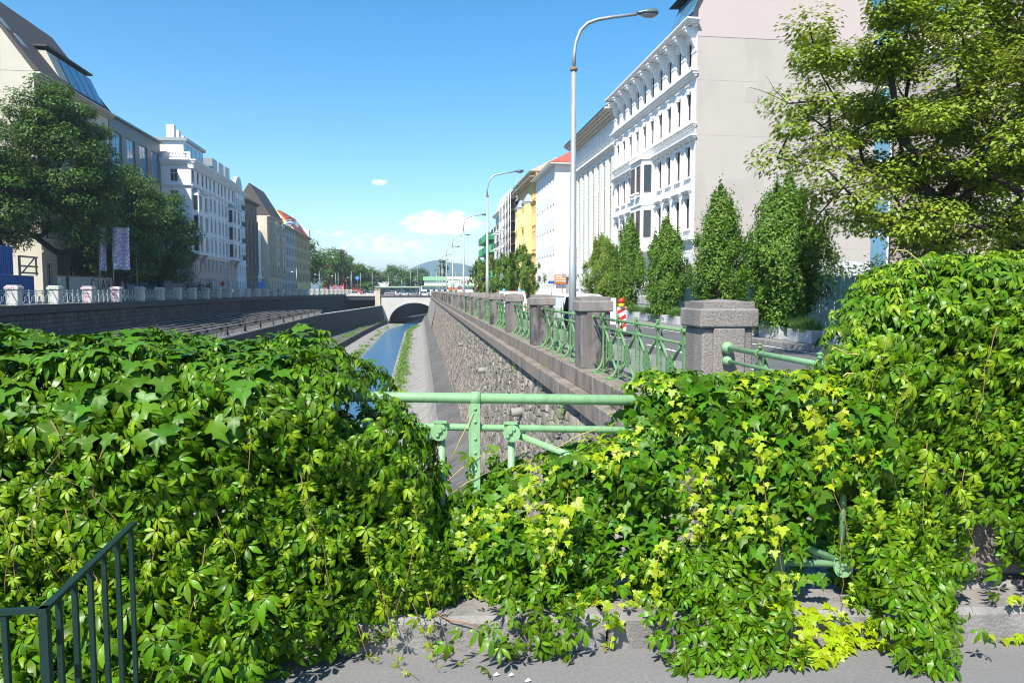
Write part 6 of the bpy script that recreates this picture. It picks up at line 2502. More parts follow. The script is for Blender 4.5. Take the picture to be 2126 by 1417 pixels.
wheel_t = MB().lathe([(.20, -.10), (.30, -.10), (.325, -.06), (.325, .06), (.30, .10), (.20, .10)], (0, 0, 0), 18, 0, 'X').mesh('tyre', m_tyre)
wheel_r = MB().lathe([(.03, -.105), (.12, -.085), (.19, -.108), (.205, -.09), (.205, .09), (.19, .108), (.12, .085), (.03, .105)], (0, 0, 0), 14, 0, 'X').mesh('rim', m_steel)


def add_wheels(t, W, ys, r=.325):
    for y in ys:
        for s_ in (-1, 1):
            w_ = put('wheel', wheel_t, t, (s_ * (W / 2 - .09), y, r))
            put('rim', wheel_r, w_)


PROF_CAR = [(-2.1, .28), (-2.15, .62), (-2.02, .90), (-1.75, 1.0), (-1.25, 1.40), (-.6, 1.48), (.25, 1.42), (.95, .98), (1.75, .84), (2.08, .66), (2.1, .28)]
PROF_HATCH = [(-2.0, .28), (-2.05, .62), (-1.95, .95), (-1.75, 1.38), (-1.2, 1.50), (-.3, 1.52), (.35, 1.42), (1.05, .98), (1.8, .84), (2.02, .64), (2.02, .28)]
_car = {}


def car(label, loc, rz, paint, hatch=False, group='cars crossing the far bridge'):
    key = (paint.name, hatch)
    if key not in _car:
        pf = PROF_HATCH if hatch else PROF_CAR
        body = car_body(pf, 1.76).mesh('body', paint)
        g_ = MB()
        a0, a1 = (-1.62, 1.0) if hatch else (-1.45, .95)
        for s_ in (-1, 1):
            hw = lambda z: s_ * (.88 - .16 * max(z - .95, 0) / .6 + .006)
            for (ya, yb, yc, yd) in ((a0, -.42, -.42, a0 + .28), (-.36, a1 - .08, a1 - .62, -.36)):
                g_.add([(hw(.98), ya, .98), (hw(.98), yb, .98), (hw(1.38), yc, 1.38), (hw(1.38), yd, 1.38)], [(0, 1, 2, 3)])
        if hatch:
            g_.add([(-.66, 1.01, 1.02), (.66, 1.01, 1.02), (.58, .44, 1.405), (-.58, .44, 1.405)], [(0, 1, 2, 3)])
            g_.add([(-.66, -1.965, .98), (.66, -1.965, .98), (.6, -1.79, 1.35), (-.6, -1.79, 1.35)], [(0, 1, 2, 3)])
        else:
            g_.add([(-.66, .91, 1.02), (.66, .91, 1.02), (.58, .32, 1.405), (-.58, .32, 1.405)], [(0, 1, 2, 3)])
            g_.add([(-.66, -1.755, 1.02), (.66, -1.755, 1.02), (.58, -1.30, 1.385), (-.58, -1.30, 1.385)], [(0, 1, 2, 3)])
        gl = g_.mesh('glass', m_carglass)
        head = MB().box((-.16, 1.97, .60), (.16, 2.09, .74)).mesh('headlight', m_lens)
        tail = MB().box((-.12, -2.11, .66), (.12, -2.0, .86)).mesh('taillight', m_red)
        _car[key] = (body, gl, head, tail)
    body, gl, head, tail = _car[key]
    t = thing('car', label, 'car', loc, rz, group)
    put('body', body, t)
    put('glass', gl, t)
    for s_ in (-1, 1):
        put('headlight', head, t, (s_ * .66, 0, 0))
        put('taillight', tail, t, (s_ * .68, 0, 0))
    add_wheels(t, 1.76, (-1.3, 1.3))
    return t


# white van with its rear open, parked on the quay road
def van(t, L_=4.5, W=1.85, H=1.62, paint=m_carw, openrear=True):
    h = L_ / 2
    prof = [(-h, .25), (-h - .03, .7), (-h, 1.0), (-h + .06, H - .12), (-h + .25, H), (h - 1.55, H), (h - .95, 1.02), (h - .15, .86), (h, .60), (h, .25)]
    if openrear:
        mb = MB()
        mb.box((-W / 2, -h, .28), (-W / 2 + .07, h - 1.2, 1.0))
        mb.box((W / 2 - .07, -h, .28), (W / 2, h - 1.2, 1.0))
        mb.box((-W / 2 + .071, -h, .28), (W / 2 - .071, h - 1.2, .36))
        for s_ in (-1, 1):
            mb.prism([(s_ * (W / 2 - .035) - .035, -h, 1.0), (s_ * (W / 2 - .035) - .035, h - 1.2, 1.0), (s_ * (W / 2 - .14) - .035, h - 1.6, H - .03), (s_ * (W / 2 - .14) - .035, -h + .02, H - .03)], (.07, 0, 0))
        mb.prism([(-W / 2 + .06, -h, H - .05), (-W / 2 + .22, -h, H + .02), (0, -h, H + .05), (W / 2 - .22, -h, H + .02), (W / 2 - .06, -h, H - .05), (W / 2 - .1, -h, H - .09), (-W / 2 + .1, -h, H - .09)], (0, L_ - 1.6, 0))
        mb.prism([(-W / 2, h - 1.199, .28), (-W / 2, h - 1.199, 1.05), (-W / 2, h - .1, .86), (-W / 2, h, .6), (-W / 2, h, .28)], (W, 0, 0))
        mb.prism([(-W / 2 + .1, h - 1.62, H - .06), (-W / 2 + .1, h - 1.60, H + .0), (-W / 2 + .1, h - .95, 1.06), (-W / 2 + .1, h - 1.02, 1.02)], (W - .2, 0, 0))
        mb.build('body', paint, t)
        MB().box((-W / 2 + .08, -.2, .37), (W / 2 - .08, -.15, H - .12)).build('bulkhead', m_steel_d, t)
        MB().box((-W / 2 + .075, -h + .05, .361), (W / 2 - .075, -.21, .40)).build('load_floor', m_steel_d, t)
        for s_, r_ in ((-1, 1.75), (1, -2.0)):      # two barn doors swung open
            d = put('rear_door', MB().cbox((0 if s_ < 0 else -.82, -.05, .32), (.82 if s_ < 0 else 0, 0.0, H - .14), .02).mesh('rear_door', paint), t, (s_ * (W / 2 - .02), -h - .01, 0), -r_ if s_ < 0 else -r_)
            MB().box((.12 if s_ < 0 else -.70, -.056, .95), (.70 if s_ < 0 else -.12, -.051, H - .26)).build('door_glass', m_carglass, d)
        for k, (x, y, z, c) in enumerate(((-.45, -1.6, .41, m_blue), (.2, -1.5, .41, m_wood), (-.1, -1.0, .41, m_grey), (.45, -1.1, .41, m_pink))):
            MB().cbox((x - .22, y - .2, z), (x + .22, y + .2, z + .35 + .1 * k), .02).build('load_box', c, t)
    else:
        car_body(prof, W, .12).build('body', paint, t)
    for s_ in (-1, 1):
        MB().box((s_ * (W / 2 + .004) - .035, -h - .035, .62), (s_ * (W / 2 + .004) + .035, -h + .06, 1.0)).build('taillight', m_red, t)
        q = MB().add([(s_ * (W / 2 + .004), h - 2.05, 1.02), (s_ * (W / 2 + .004), h - 1.3, 1.02), (s_ * (W / 2 - .11), h - 1.65, H - .18), (s_ * (W / 2 - .11), h - 2.05, H - .18)], [(0, 1, 2, 3)])
        q.build('side_glass', m_carglass, t)
    q = MB().box((-W / 2 - .02, -h - .09, .26), (W / 2 + .02, -h - .004, .46))
    q.build('bumper', m_steel_d, t)
    add_wheels(t, W, (-h + .85, h - .85))


t = thing('van', 'white van parked with its rear doors open beside the parapet', 'van', (7.15, 33.2, -.25))
van(t)
t = thing('service_van', 'white service van with red and yellow roof stripe and blue light', 'van', (6.0, 47.5, -.25), radians(-3))
van(t, 4.9, 1.9, 1.75, openrear=False)
for k, mt in enumerate((m_red, m_amber)):
    MB().box((-.72, -1.9 + k * 1.7, 1.755), (.72, -.3 + k * 1.7, 1.79)).build('roof_stripe', mt, t)
for s_ in (-1, 1):
    MB().lathe([(.12, 0), (.13, .08), (.08, .17), (.01, .2)], (s_ * .5, -2.1, 1.72), 10).build('blue_light', m_blue_l, t)

# striped warning board with lamp
t = thing('warning_beacon', 'red and white striped warning board with red lamp on the road', 'road sign', (7.95, 27.7, -.25))
MB().cbox((-.38, -.2, 0), (.38, .2, .12), .03).build('foot', m_black, t)
b = MB().box((-.19, -.02, .16), (.19, .02, 1.16)).build('board', m_carw, t)
for k in range(3):
    z = .2 + k * .33
    MB().prism([(-.18, -.0245, z), (.18, -.0245, z + .20), (.18, -.0245, z + .36 if k < 2 else z + .28), (-.18, -.0245, z + .16)], (0, .004, 0)).build('stripe', m_red, b)
MB().tube([(0, 0, .1), (0, 0, .2)], .03, 6).build('post', m_steel_d, t)
MB().lathe([(.11, 1.161), (.12, 1.19), (.12, 1.27), (.09, 1.3)], (0, 0, 0), 12).build('lamp_base', m_amber, t)
MB().lathe([(.08, 1.301), (.13, 1.36), (.125, 1.44), (.07, 1.5), (.01, 1.52)], (0, 0, 0), 12).build('lamp_lens', m_red, t)

# worker bending into the van: one continuous body grown from a skeleton
def person(name, label, loc, rz, joints, edges, radii, mat):
    me = bpy.data.meshes.new('body')
    me.from_pydata(joints, edges, [])
    o = bpy.data.objects.new('body', me)
    COL.objects.link(o)
    t = thing(name, label, 'person', loc, rz)
    o.parent = t
    md = o.modifiers.new('skin', 'SKIN')
    me.skin_vertices  # layer made by the modifier
    for i, r in enumerate(radii):
        me.skin_vertices[0].data[i].radius = (r, r)
    me.skin_vertices[0].data[0].use_root = True
    sd = o.modifiers.new('sub', 'SUBSURF')
    sd.levels = sd.render_levels = 2
    dg = bpy.context.evaluated_depsgraph_get()
    m2 = bpy.data.meshes.new_from_object(o.evaluated_get(dg))
    o.modifiers.clear()
    o.data = m2
    m2.materials.clear()
    for mt in mat: m2.materials.append(mt)
    for p in m2.polygons:
        p.use_smooth = True
        z = p.center.z
        y = p.center.y
        p.material_index = 0 if z < .93 and y < .2 else 1
        if z < .09: p.material_index = 2
        if (Vector(p.center) - Vector(joints[4])).length < .15 or (Vector(p.center) - Vector(joints[8])).length < .09 or (Vector(p.center) - Vector(joints[11])).length < .09: p.material_index = 3
    return t, o


J = [(0, 0, .95), (0, .10, 1.12), (0, .26, 1.30), (0, .38, 1.42), (0, .50, 1.50), (0, .46, 1.62),          # pelvis, spine, neck, head
     (-.19, .28, 1.34), (-.27, .44, 1.10), (-.22, .68, 1.02), (.19, .28, 1.34), (.27, .44, 1.10), (.22, .68, 1.02),
     (-.10, 0, .90), (-.12, .02, .50), (-.13, -.04, .08), (-.14, .14, .04), (.10, 0, .90), (.12, .06, .50), (.13, .0, .08), (.14, .18, .04)]
Ed = [(0, 1), (1, 2), (2, 3), (3, 4), (4, 5), (2, 6), (6, 7), (7, 8), (2, 9), (9, 10), (10, 11), (0, 12), (12, 13), (13, 14), (14, 15), (0, 16), (16, 17), (17, 18), (18, 19)]
Rd = [.14, .14, .15, .07, .10, .085, .075, .055, .04, .075, .055, .04, .10, .075, .055, .045, .10, .075, .055, .045]
try:
    person('person', 'person in dark top and orange work trousers bending into the open van', (6.62, 29.75, -.25), 0, J, Ed, Rd, [m_orange, m_cloth_d, m_black, m_skin])
except Exception as e:
    print('person failed', e)

# ================================================================== left bank things
def container(label, loc, L_, rz):
    t = thing('site_container', label, 'container', loc, rz, 'blue site containers')
    q = MB()
    q.box((0.06, -2.34, .06), (L_ - .06, -.06, 2.44))
    n = int(L_ / .28)
    for i in range(n):
        u = .15 + i * (L_ - .3) / n
        q.box((u, -.061, .15), (u + .14, -.02, 2.35))
    q.build('walls', m_blue, t)
    f = MB()
    for u in (0, L_ - .14):
        for d in (-2.4, -.14):
            f.box((u, d, 0), (u + .14, d + .14, 2.5))
    for z in (0, 2.38):
        f.box((.141, -.13, z), (L_ - .141, 0, z + .12))
        f.box((L_ - .13, -2.259, z), (L_, -.141, z + .12))
        f.box((0, -2.259, z), (.13, -.141, z + .12))
    f.build('frame', m_blue, t)
    for u in (L_ - 1.7,):
        q = MB()
        q.box((u, -.018, .95), (u + .95, .02, 2.05))
        w_ = q.build('window', m_frame_w, t)
        MB().box((u + .12, .021, 1.07), (u + .83, .025, 1.93)).build('pane', m_glass, w_)
        q = MB()
        q.box((L_ + .003, -1.6, 1.0), (L_ + .04, -.9, 2.05))
        w_ = q.build('window', m_frame_w, t)
        MB().box((L_ + .041, -1.5, 1.1), (L_ + .045, -1.0, 1.95)).build('pane', m_glass, w_)
    return t


container('lower blue site container with a white window behind the balustrade', (-35.4, 72.6, .42), 9.0, -pi / 2)
container('upper blue site container stacked on another, white window at its end', (-35.4, 69.2, 2.93), 6.0, -pi / 2)
t = thing('timber_frame', 'grey timber stair frame beside the upper blue container', 'scaffold', (-35.2, 69.6, 2.92))
for y in (0, 2.9):
    for x in (-1.4, 0):
        MB().box((x, y, 0), (x + .12, y + .12, 1.75)).build('post', m_wood, t)
for z in (.15, .75, 1.6):
    MB().box((-.002 + .122, -.1, z), (.16, 3.1, z + .16)).build('rail', m_wood, t)
MB().bar((.2, .2, .2), (.2, 2.4, 1.6), .06, .12).build('brace', m_wood, t)

t = thing('graffiti_wall', 'grey rendered wall with black graffiti letters behind the balustrade', 'wall', (-35.6, 90.5, .42), -pi / 2)
MB().box((0, -.25, 0), (12.5, 0, 2.55)).build('wall', m_grey, t)
MB().box((-.06, -.32, 2.552), (12.56, .06, 2.66)).build('coping', m_conc, t)
def stroke(pts): MB().tube([(u, .02, z) for u, z in pts], .05, 5).build('graffiti_letter', m_spray_b, t)
stroke([(4.6 - .0, 2.2), (5.4, 2.4), (5.6, 1.8), (5.2, 1.3), (4.6, 1.4)])
stroke([(3.9, 2.4), (3.9, 1.3), (3.3, 1.3)])
stroke([(2.9, 1.2), (2.5, 2.4), (2.1, 1.2), (2.3, 1.7), (2.75, 1.7)])
stroke([(1.6, 1.3), (1.6, 2.4), (.9, 1.3), (.9, 2.4)])
stroke([(5.4, .7), (4.2, .5), (3.4, .9), (2.2, .5), (1.2, .8)])

# banner flags
def flag(label, loc, h, w, drop, seed):
    t = thing('banner_flag', label, 'flag', loc, 0, 'banner flags before the chestnuts')
    MB().tube([(0, 0, 0), (0, 0, h)], [.06, .04], 8).build('pole', m_steel, t)
    MB().tube([(0, 0, h - .08), (w + .05, 0, h - .08)], .02, 6).build('boom', m_steel, t)
    rr = np.random.default_rng(seed)
    nu, nz = 13, 24
    V, F, mi = [], [], []
    for j in range(nz):
        for i in range(nu):
            u, z = i / (nu - 1), j / (nz - 1)
            V.append((.06 + w * u * (1 - .06 * z), .22 * sin(u * 9 + 1.2 * seed + z * 1.5) * (.3 + z), h - .1 - drop * z + .05 * sin(u * 7)))
    for j in range(nz - 1):
        for i in range(nu - 1):
            F.append((j * nu + i, j * nu + i + 1, (j + 1) * nu + i + 1, (j + 1) * nu + i))
            mi.append(0 if (int(j * 1.3 + 2 * sin(i * 1.1)) % 3) else 1)
    me = np_mesh('cloth', np.array(V), np.array(F), [m_violet, m_frame_w], mi)
    o = put('cloth', me, t)
    md = o.modifiers.new('thickness', 'SOLIDIFY')
    md.thickness = .012


flag('narrow violet and white banner flag half hidden by chestnut leaves', (-33.3, 81.6, .42), 7.9, .75, 4.6, 1)
flag('wide violet and white banner flag on a grey pole by the chestnuts', (-33.0, 84.3, .42), 8.1, 1.75, 4.6, 2)
tag(MB().tube([(0, 0, 0), (0, 0, 7.0)], [.06, .035], 8).lathe([(.05, 0), (.06, .05), (.01, .1)], (0, 0, 7.0), 8).build('flagpole', m_steel, None, (-33.2, 91.5, .42)), 'bare grey flagpole in front of the chestnut with low crown', 'pole')

# parking sign, street signs on the left quay
def disc_sign(name, label, loc, h, r, face, rim=None, square=False):
    t = thing(name, label, 'sign', loc)
    MB().tube([(0, 0, 0), (0, 0, h + r)], .035, 6).build('pole', m_steel, t)
    if square: MB().box((-r, -.06, h - r), (r, -.04, h + r)).build('plate', face, t)
    else:
        MB().lathe([(r, -.05), (r, -.065)], (0, 0, h), 16, 0, 'Y', False).build('plate', rim or face, t)
        if rim: MB().lathe([(r * .72, -.066), (r * .72, -.07)], (0, 0, h), 14, 0, 'Y', False).build('plate_field', face, t)
    return t


t = disc_sign('parking_sign', 'blue square parking sign in front of the white corner house', (-33.2, 105, .42), 2.6, .42, m_blue, square=True)
MB().tube([(-.15, -.07, 2.35), (-.15, -.07, 2.85), (.08, -.07, 2.85), (.12, -.07, 2.72), (.08, -.07, 2.6), (-.15, -.07, 2.6)], .03, 5).build('letter', m_frame_w, t)
disc_sign('no_entry_sign', 'red no entry sign on the left quay by the pale blue house', (-32.9, 128.5, .42), 2.3, .38, m_red)
disc_sign('information_sign', 'blue board in front of the low annex on the left quay', (-32.6, 158, .42), 2.2, .8, m_blue_l, square=True)
for k, y in enumerate((112, 117, 122)):
    t = thing('planter_shrub', 'dark potted shrub against the pinkish lower floors of the corner house', 'plant', (-33.4, y, .42), 0, 'potted shrubs by the corner house')
    MB().lathe([(.35, 0), (.45, .8), (.5, .85), (.5, .9), (.3, .9)], (0, 0, 0), 10).build('pot', m_conc_d, t)
    rr = np.random.default_rng(70 + k)
    P = np.array([0, 0, 1.6]) + rr.normal(0, 1, (260, 3)) * np.array([.35, .35, .5])
    V, F = scatter(*T_LEAF, frames(unit(rr.normal(0, 1, (260, 3)) + np.array([0, 0, .5])), rr.normal(0, 1, (260, 3))), P, .25 * rr.uniform(.6, 1.2, 260))
    tag(put('foliage', np_mesh('foliage', V, F, m_hedge), t), kind='stuff')
for k, (y, pt) in enumerate(((176, m_card), (190, m_card), (138, m_cars))):
    car(['dark car parked by the low annex on the left bank', 'dark car parked before the beige house', 'silver car parked before the pale blue house'][k], (-34.6, y, .42), pi, pt, True, 'cars parked on the left bank')

# ================================================================== far bridge
br = thing('arch_bridge', 'white rendered bridge with one low arch over the river', 'bridge', (0, 235, 0))
q = MB()
ax, aw, zs, zc = -1.2, 8.1, -8.7, -2.35
arc = [(ax - aw * cos(t), zs + (zc - zs) * sin(t)) for t in [pi * i / 28 for i in range(29)]]
top = -.33
front = [(-12.6, -9.6), (-11.8, -3.4), (-11.8, top), (9.5, top), (9.5, -9.6)]
pts = [(arc[0][0], -9.6)] + arc + [(arc[-1][0], -9.6)]
# spandrel face as strips from the arch up to the top
for y, fl in ((0, False), (17, True)):
    xs = [-11.8] + [p[0] for p in arc] + [9.5]
    vs, fs = [], []
    low = [(-11.8, -9.6), (arc[0][0] - .0, -9.6)]
    q.add([(-12.4, y, -9.6), (arc[0][0], y, -9.6), (arc[0][0], y, arc[0][1]), (arc[0][0], y, top), (-11.8, y, top)], [(0, 1, 2, 3, 4)] if not fl else [(4, 3, 2, 1, 0)])
    for (xa, za), (xb, zb_) in zip(arc, arc[1:]):
        f = [(xa, y, za), (xb, y, zb_), (xb, y, top), (xa, y, top)]
        q.add(f, [(0, 1, 2, 3)] if not fl else [(3, 2, 1, 0)])
    q.add([(arc[-1][0], y, -9.6), (9.5, y, -9.6), (9.5, y, top), (arc[-1][0], y, top)], [(0, 1, 2, 3)])
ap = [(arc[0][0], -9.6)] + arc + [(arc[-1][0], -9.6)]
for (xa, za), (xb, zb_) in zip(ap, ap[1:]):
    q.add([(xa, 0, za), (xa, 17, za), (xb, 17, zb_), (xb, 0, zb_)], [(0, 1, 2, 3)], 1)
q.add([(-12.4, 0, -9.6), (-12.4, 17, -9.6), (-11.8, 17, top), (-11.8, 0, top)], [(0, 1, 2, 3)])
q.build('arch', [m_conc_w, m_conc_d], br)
q = MB()
for (xa, za), (xb, zb_) in zip(arc, arc[1:]):
    q.prism([(xa, -.12, za), (xb, -.12, zb_), (xb * 1.0 + (xb - ax) * .05, -.12, zb_ + .5), (xa + (xa - ax) * .05, -.12, za + .5)], (0, .117, 0))
q.build('arch_ring', m_conc_w, br)
MB().box((-11.9, -.25, top), (9.5, 17.2, -.12)).build('deck', m_conc_d, br)
q = MB()
for k in range(44):
    x = -11.7 + k * .48
    q.box((x, -.2, -.118), (x + .08, -.12, .55))
q.box((-11.8, -.22, .55), (9.5, -.1, .63))
tag(q.build('iron_parapet', m_black, br), kind='stuff')
q = MB()
q.cbox((-13.6, -.6, -9.5), (-11.95, 1.6, 1.75), .05)
q.cbox((-13.75, -.75, 1.75), (-11.8, 1.75, 2.05), .05)
q.build('pier', m_beige, br)
q = MB()
q.box((-24, -.2, -1.25), (-13.65, .4, -.35))
q.box((-24, -.35, -.34), (-13.65, 17, -.15))
q.box((-24, -.3, -1.4), (-13.65, .6, -1.26))
q.build('steel_span', m_steel_d, br)
q = MB()
q.box((-24, -.3, -.148), (-13.7, -.1, .40))
q.build('concrete_parapet', m_conc_w, br)
MB().box((-10.5, -.1, .0), (-7.6, .0, .9)).build('red_board', m_pinkst, br)
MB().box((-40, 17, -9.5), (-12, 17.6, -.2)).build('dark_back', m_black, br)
struct('bridge_road', MB().add([(-60, 235.2, -.11), (60, 235.2, -.11), (60, 262.5, -.11), (-60, 262.5, -.11)], [(0, 1, 2, 3)]), m_road)
CARS = [(-20.6, 239, m_carw, 0, 'white saloon car driving over the steel span of the far bridge'), (-15.6, 239.4, m_carw, 1, 'white hatchback beside the stone pier of the far bridge'),
        (-9.0, 241, m_carw, 1, 'white hatchback just right of the bridge pier'), (-6.6, 244, m_carw, 0, 'white saloon car above the left side of the arch'),
        (-4.4, 241, m_carw, 0, 'white saloon car above the crown of the arch'), (-1.4, 244, m_cars, 0, 'silver saloon car on the far bridge'), (2.2, 240, m_carw, 1, 'white hatchback at the quay end of the far bridge')]
for x, y, pt, ht, lab in CARS:
    car(lab, (x, y, -.10), pi / 2 if x < -8 else -pi / 2, pt, bool(ht))

# signs and poles at the far crossing
def pole(label, x, y, h, name='pole', z=-.2, r=.09):
    tag(MB().tube([(0, 0, 0), (0, 0, h)], [r, r * .7], 6).lathe([(.05, 0), (.16, .05), (.16, .12), (.04, .2)], (0, 0, h), 8).build(name, m_steel, None, (x, y, z)), label, 'pole', 'thin poles at the far crossing')
for x, y, h in ((-27.5, 258, 8), (-23.2, 262, 8.5), (-20.8, 270, 8), (-16.3, 266, 8.2), (-11.2, 285, 7.5), (-2.8, 280, 10), (-6.3, 290, 6.5), (.0, 285, 11), (5.2, 285, 10), (14, 270, 9), (17, 280, 10.5), (26.5, 262, 7), (29, 270, 7.5)):
    pole('thin grey pole at the far crossing', x, y, h)
t = disc_sign('station_clock', 'round blue clock on a post beside the parked cars', (-21.3, 262, -.2), 6.2, .75, m_blue_l, m_blue)
t = thing('striped_post', 'red and white striped post at the left end of the bridge', 'post', (-23.6, 233.5, .42))
for k in range(5):
    MB().tube([(0, 0, k * .55), (0, 0, k * .55 + .55)], .13, 8).build('band', (m_red, m_frame_w)[k % 2], t)
disc_sign('blue_sign', 'small round blue sign on the left quay, first before the bridge', (-26.2, 226, .42), 1.9, .42, m_blue_l)
disc_sign('blue_sign', 'small round blue sign on the left quay, next to the striped post', (-24.7, 229, .42), 1.9, .42, m_blue_l)
disc_sign('no_parking_sign', 'round no parking sign above the right parapet end', (8.6, 226, -.2), 2.9, .42, m_blue, m_red)
for k, (x, y, c) in enumerate(((11.2, 190, m_orange), (13.4, 200, m_orange), (15.2, 196, m_orange), (19.5, 180, m_violet), (18.2, 170, m_violet), (16, 160, m_pink))):
    t = disc_sign('placard', ('orange and white placard on a pole down the right quay', 'violet and white placard on a pole down the right quay', 'pink placard on a pole down the right quay')[0 if k < 3 else (1 if k < 5 else 2)], (x - 3, y, -.2), 2.2, .42, c, square=True)
    MB().box((-.42, -.06, 2.63), (.42, -.04, 3.1)).build('plate_top', m_frame_w, t)
    t['group'] = 'placards along the right quay'
for k, (x, y) in enumerate(((12.2, 178), (15.3, 186))):
    t = thing('traffic_light', ('traffic light by the orange placards', 'traffic light in front of the round tree on the right bank')[k], 'traffic light', (x, y, -.2))
    MB().tube([(0, 0, 0), (0, 0, 3.6)], .06, 6).build('pole', m_steel, t)
    hd = MB().box((-.2, -.2, 3.2), (.2, .1, 4.3)).build('housing', m_black, t)
    for j, mt in enumerate((m_brass, m_amber, m_red)):
        MB().lathe([(.12, -.201), (.12, -.23)], (0, 0, 3.4 + j * .34), 10, 0, 'Y').build('lens', mt, hd)
CARS2 = [(7.3, 96, m_carw, 1, 'white hatchback driving down the right quay'), (9.2, 130, m_cars, 0, 'silver car further down the right quay'), (7.4, 160, m_card, 1, 'dark car far down the right quay'), (9.4, 185, m_carw, 0, 'white car at the end of the right quay')]
for x, y, pt, ht, lab in CARS2:
    car(lab, (x, y, -.25), 0, pt, bool(ht), 'cars on the right quay')

# station halls
t = thing('station_hall', 'long low green and white market hall beyond the bridge', 'building', (-17.5, 300, -.3))
MB().box((0, 0, 0), (18, 9, 3.0)).build('wall', m_panel_g, t)
for k in range(9):
    MB().box((.25 + k * 2, -.06, .4), (1.75 + k * 2, -.003, 2.7)).build('shopfront', (m_brass2, m_glass, m_zinc)[k % 3], t)
MB().box((-.4, -1.4, 3.002), (18.4, 10, 3.35)).build('roof', m_green, t)
MB().box((-.5, -1.5, 3.352), (18.5, 10.1, 3.6)).build('roof_edge', m_frame_w, t)
t = thing('metro_station', 'white metro station with green roofs and diagonal struts', 'building', (1.6, 292, -.3))
MB().box((0, 0, 0), (26, 12, 3.4)).build('wall', m_white, t)
for k in range(6):
    MB().box((2 + k * 2.2, -.04, 1.2), (3.1 + k * 2.2, -.003, 2.3)).build('window', m_glass, t)
MB().box((-.4, -.8, 3.402), (26.4, 12, 3.9)).build('roof_edge', m_green, t)
MB().box((1, 2, 3.9), (10, 12, 6.0)).build('upper_storey', m_white, t)
q = MB()
q.prism([(.5, 1.2, 6.002), (.5, 7, 7.6), (.5, 13, 6.002)], (10, 0, 0))
q.build('roof', m_green, t)
MB().box((10.2, 3, 6.4), (27, 12, 7.5)).build('canopy', m_frame_w, t)
for k in range(3):
    u = 12.5 + k * 5
    q = MB()
    q.bar((u, 2.8, 3.9), (u - 2.0, 2.8, 6.4), .35, .35)
    q.bar((u, 2.8, 3.9), (u + 2.0, 2.8, 6.4), .35, .35)
    q.build('strut', m_green, t)
t = thing('office_block', 'grey office block with red base showing over the park trees', 'building', (-54, 430, -.3))
MB().box((0, 0, 0), (22, 12, 17)).build('red_base', m_roof_r, t)
MB().box((0, -.2, 17.002), (15, 12, 21)).build('upper_storeys', m_panel_g, t)
for k in range(6):
    MB().box((1 + k * 2.3, -.26, 18), (2.6 + k * 2.3, -.203, 20)).build('window', m_glass, t)
t = thing('crane', 'small pink and white crane jib above the park trees', 'crane', (-42, 425, 20.6))
MB().box((-.6, -.6, -20.8), (.6, .6, 4)).build('mast', m_pink, t)
MB().bar((-1.0, 0, 3), (4.2, 0, 9.5), .5, .5).build('jib', m_frame_w, t)
MB().box((-2.0, -.8, 2.2), (.2, .8, 4.2)).build('cab', m_roof_d, t)
t = thing('distant_house', 'grey roofed house between the park trees', 'building', (-28, 450, -.3))
MB().box((0, 0, 0), (11, 9, 8)).build('wall', m_lav, t)
q = MB().prism([(-.3, -.3, 8.002), (11.3, -.3, 8.002), (9, -.3, 12), (5, -.3, 13)], (0, 9.6, 0))
q.build('roof', m_brown, t)
for k, (x, w_, h_, y, mt) in enumerate(((2, 9, 10, 470, m_white), (14, 13, 8.5, 480, m_lav), (29, 14, 9.5, 500, m_lav), (45, 12, 11, 460, m_grey), (20, 10, 13, 620, m_lav), (-8, 7, 12, 520, m_beige))):
    t = thing('distant_block', ('white block behind the poplar', 'pale block behind the station roof', 'long pale block behind the lamp row', 'grey block behind the traffic lights', 'tall pale block under the hill', 'beige block between the dark trees')[k], 'building', (x, y, -.3))
    MB().box((0, 0, 0), (w_, 10, h_)).build('wall', mt, t)
    for i in range(int(w_ / 2.2)):
        for j in range(int(h_ / 3)):
            MB().box((.6 + i * 2.2, -.05, 1 + j * 3), (1.7 + i * 2.2, -.003, 2.6 + j * 3)).build('window', m_glass, t)

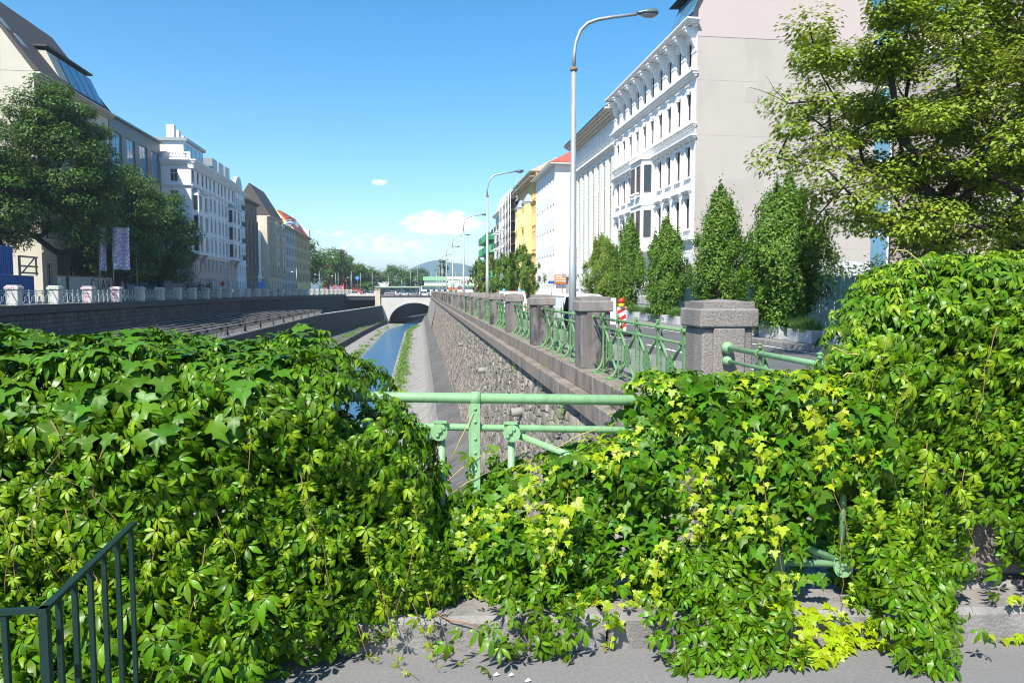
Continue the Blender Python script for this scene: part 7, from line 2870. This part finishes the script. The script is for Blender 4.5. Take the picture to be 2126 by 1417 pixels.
# wooded hills on the horizon
q = MB()
nx, ny = 90, 14
HX = np.linspace(-3600, 3200, nx) * .667
vs = []
for j in range(ny):
    v_ = j / (ny - 1)
    for xs_ in HX:
        x = xs_ / .667
        h = 205 * math.exp(-((x - 130) / 330) ** 2) + 128 * math.exp(-((x - 620) / 420) ** 2) + 108 * math.exp(-((x + 700) / 520) ** 2) + 95 * math.exp(-((x + 2000) / 900) ** 2) + 100 * math.exp(-((x - 2100) / 900) ** 2)
        h += 6 * sin(x * .02) + 4 * sin(x * .053 + 1)
        vs.append((xs_, 4000 + (v_ - .5) * 1300, -2 + .667 * h * sin(pi * min(1, v_ * 1.0)) ** .8))
fs = [(j * nx + i, j * nx + i + 1, (j + 1) * nx + i + 1, (j + 1) * nx + i) for j in range(ny - 1) for i in range(nx - 1)]
q.add(vs, fs, 0, True)
struct('hills', q, m_hill)

# weeds on the river banks and ledges
rg = np.random.default_rng(77)
Pw = []
for k in range(430):
    y = rg.uniform(70, 225)
    side = rg.random()
    if side < .62:
        x = WR(y) + .9 + abs(rg.normal(0, .5)); z = -9.05
    elif side < .8:
        x = WL(y) - .6 - abs(rg.normal(0, .6)); z = -9.05
    else:
        x = LO(y) - rg.uniform(.2, 1.8); z = -7.9
    n = 26
    Pw.append(np.array([x, y, z]) + rg.normal(0, 1, (n, 3)) * np.array([.28, .7, .12]) + np.array([0, 0, .16]))
Pw = np.concatenate(Pw)
for (y, z, n) in ((24, -1.05, 60), (15.8, -1.25, 60), (9.6, -.95, 50), (12.1, -.48, 40), (18.7, -.48, 40), (11.2, -.98, 60), (31, -.95, 40)):
    Pw = np.concatenate([Pw, np.array([wall_pt(y, min(z, -.85)) - .12 if z < -.6 else 3.28, y, z]) + rg.normal(0, 1, (n, 3)) * np.array([.05, .12, .10])])
small = np.where(Pw[:, 2] > -3, .05, .24)
V, F = scatter(*T_LEAF, frames(unit(rg.normal(0, .6, (len(Pw), 3)) + np.array([-.3, -.3, 1])), rg.normal(0, 1, (len(Pw), 3)) + np.array([0, 0, .8])), Pw, small * rg.uniform(.6, 1.4, len(Pw)))
tag(put('weeds', np_mesh('weeds', V, F, m_grassy)), 'green weeds growing along the river banks and in wall joints', 'weeds', kind='stuff')

# ================================================================== air: even pale haze round everything
hz = bpy.data.materials.new('haze_air')
hz.use_nodes = True
hz.node_tree.nodes.clear()
ho = hz.node_tree.nodes.new('ShaderNodeOutputMaterial')
hv = hz.node_tree.nodes.new('ShaderNodeVolumePrincipled')
hv.inputs['Color'].default_value = (.66, .84, 1.0, 1)
hv.inputs['Density'].default_value = 0.00028
hv.inputs['Anisotropy'].default_value = .2
hz.node_tree.links.new(hv.outputs[0], ho.inputs['Volume'])
tag(MB().box((-9500, -9500, -11), (9500, 14500, 160)).build('haze', hz), 'thin bluish summer haze filling the air', 'haze', kind='stuff')
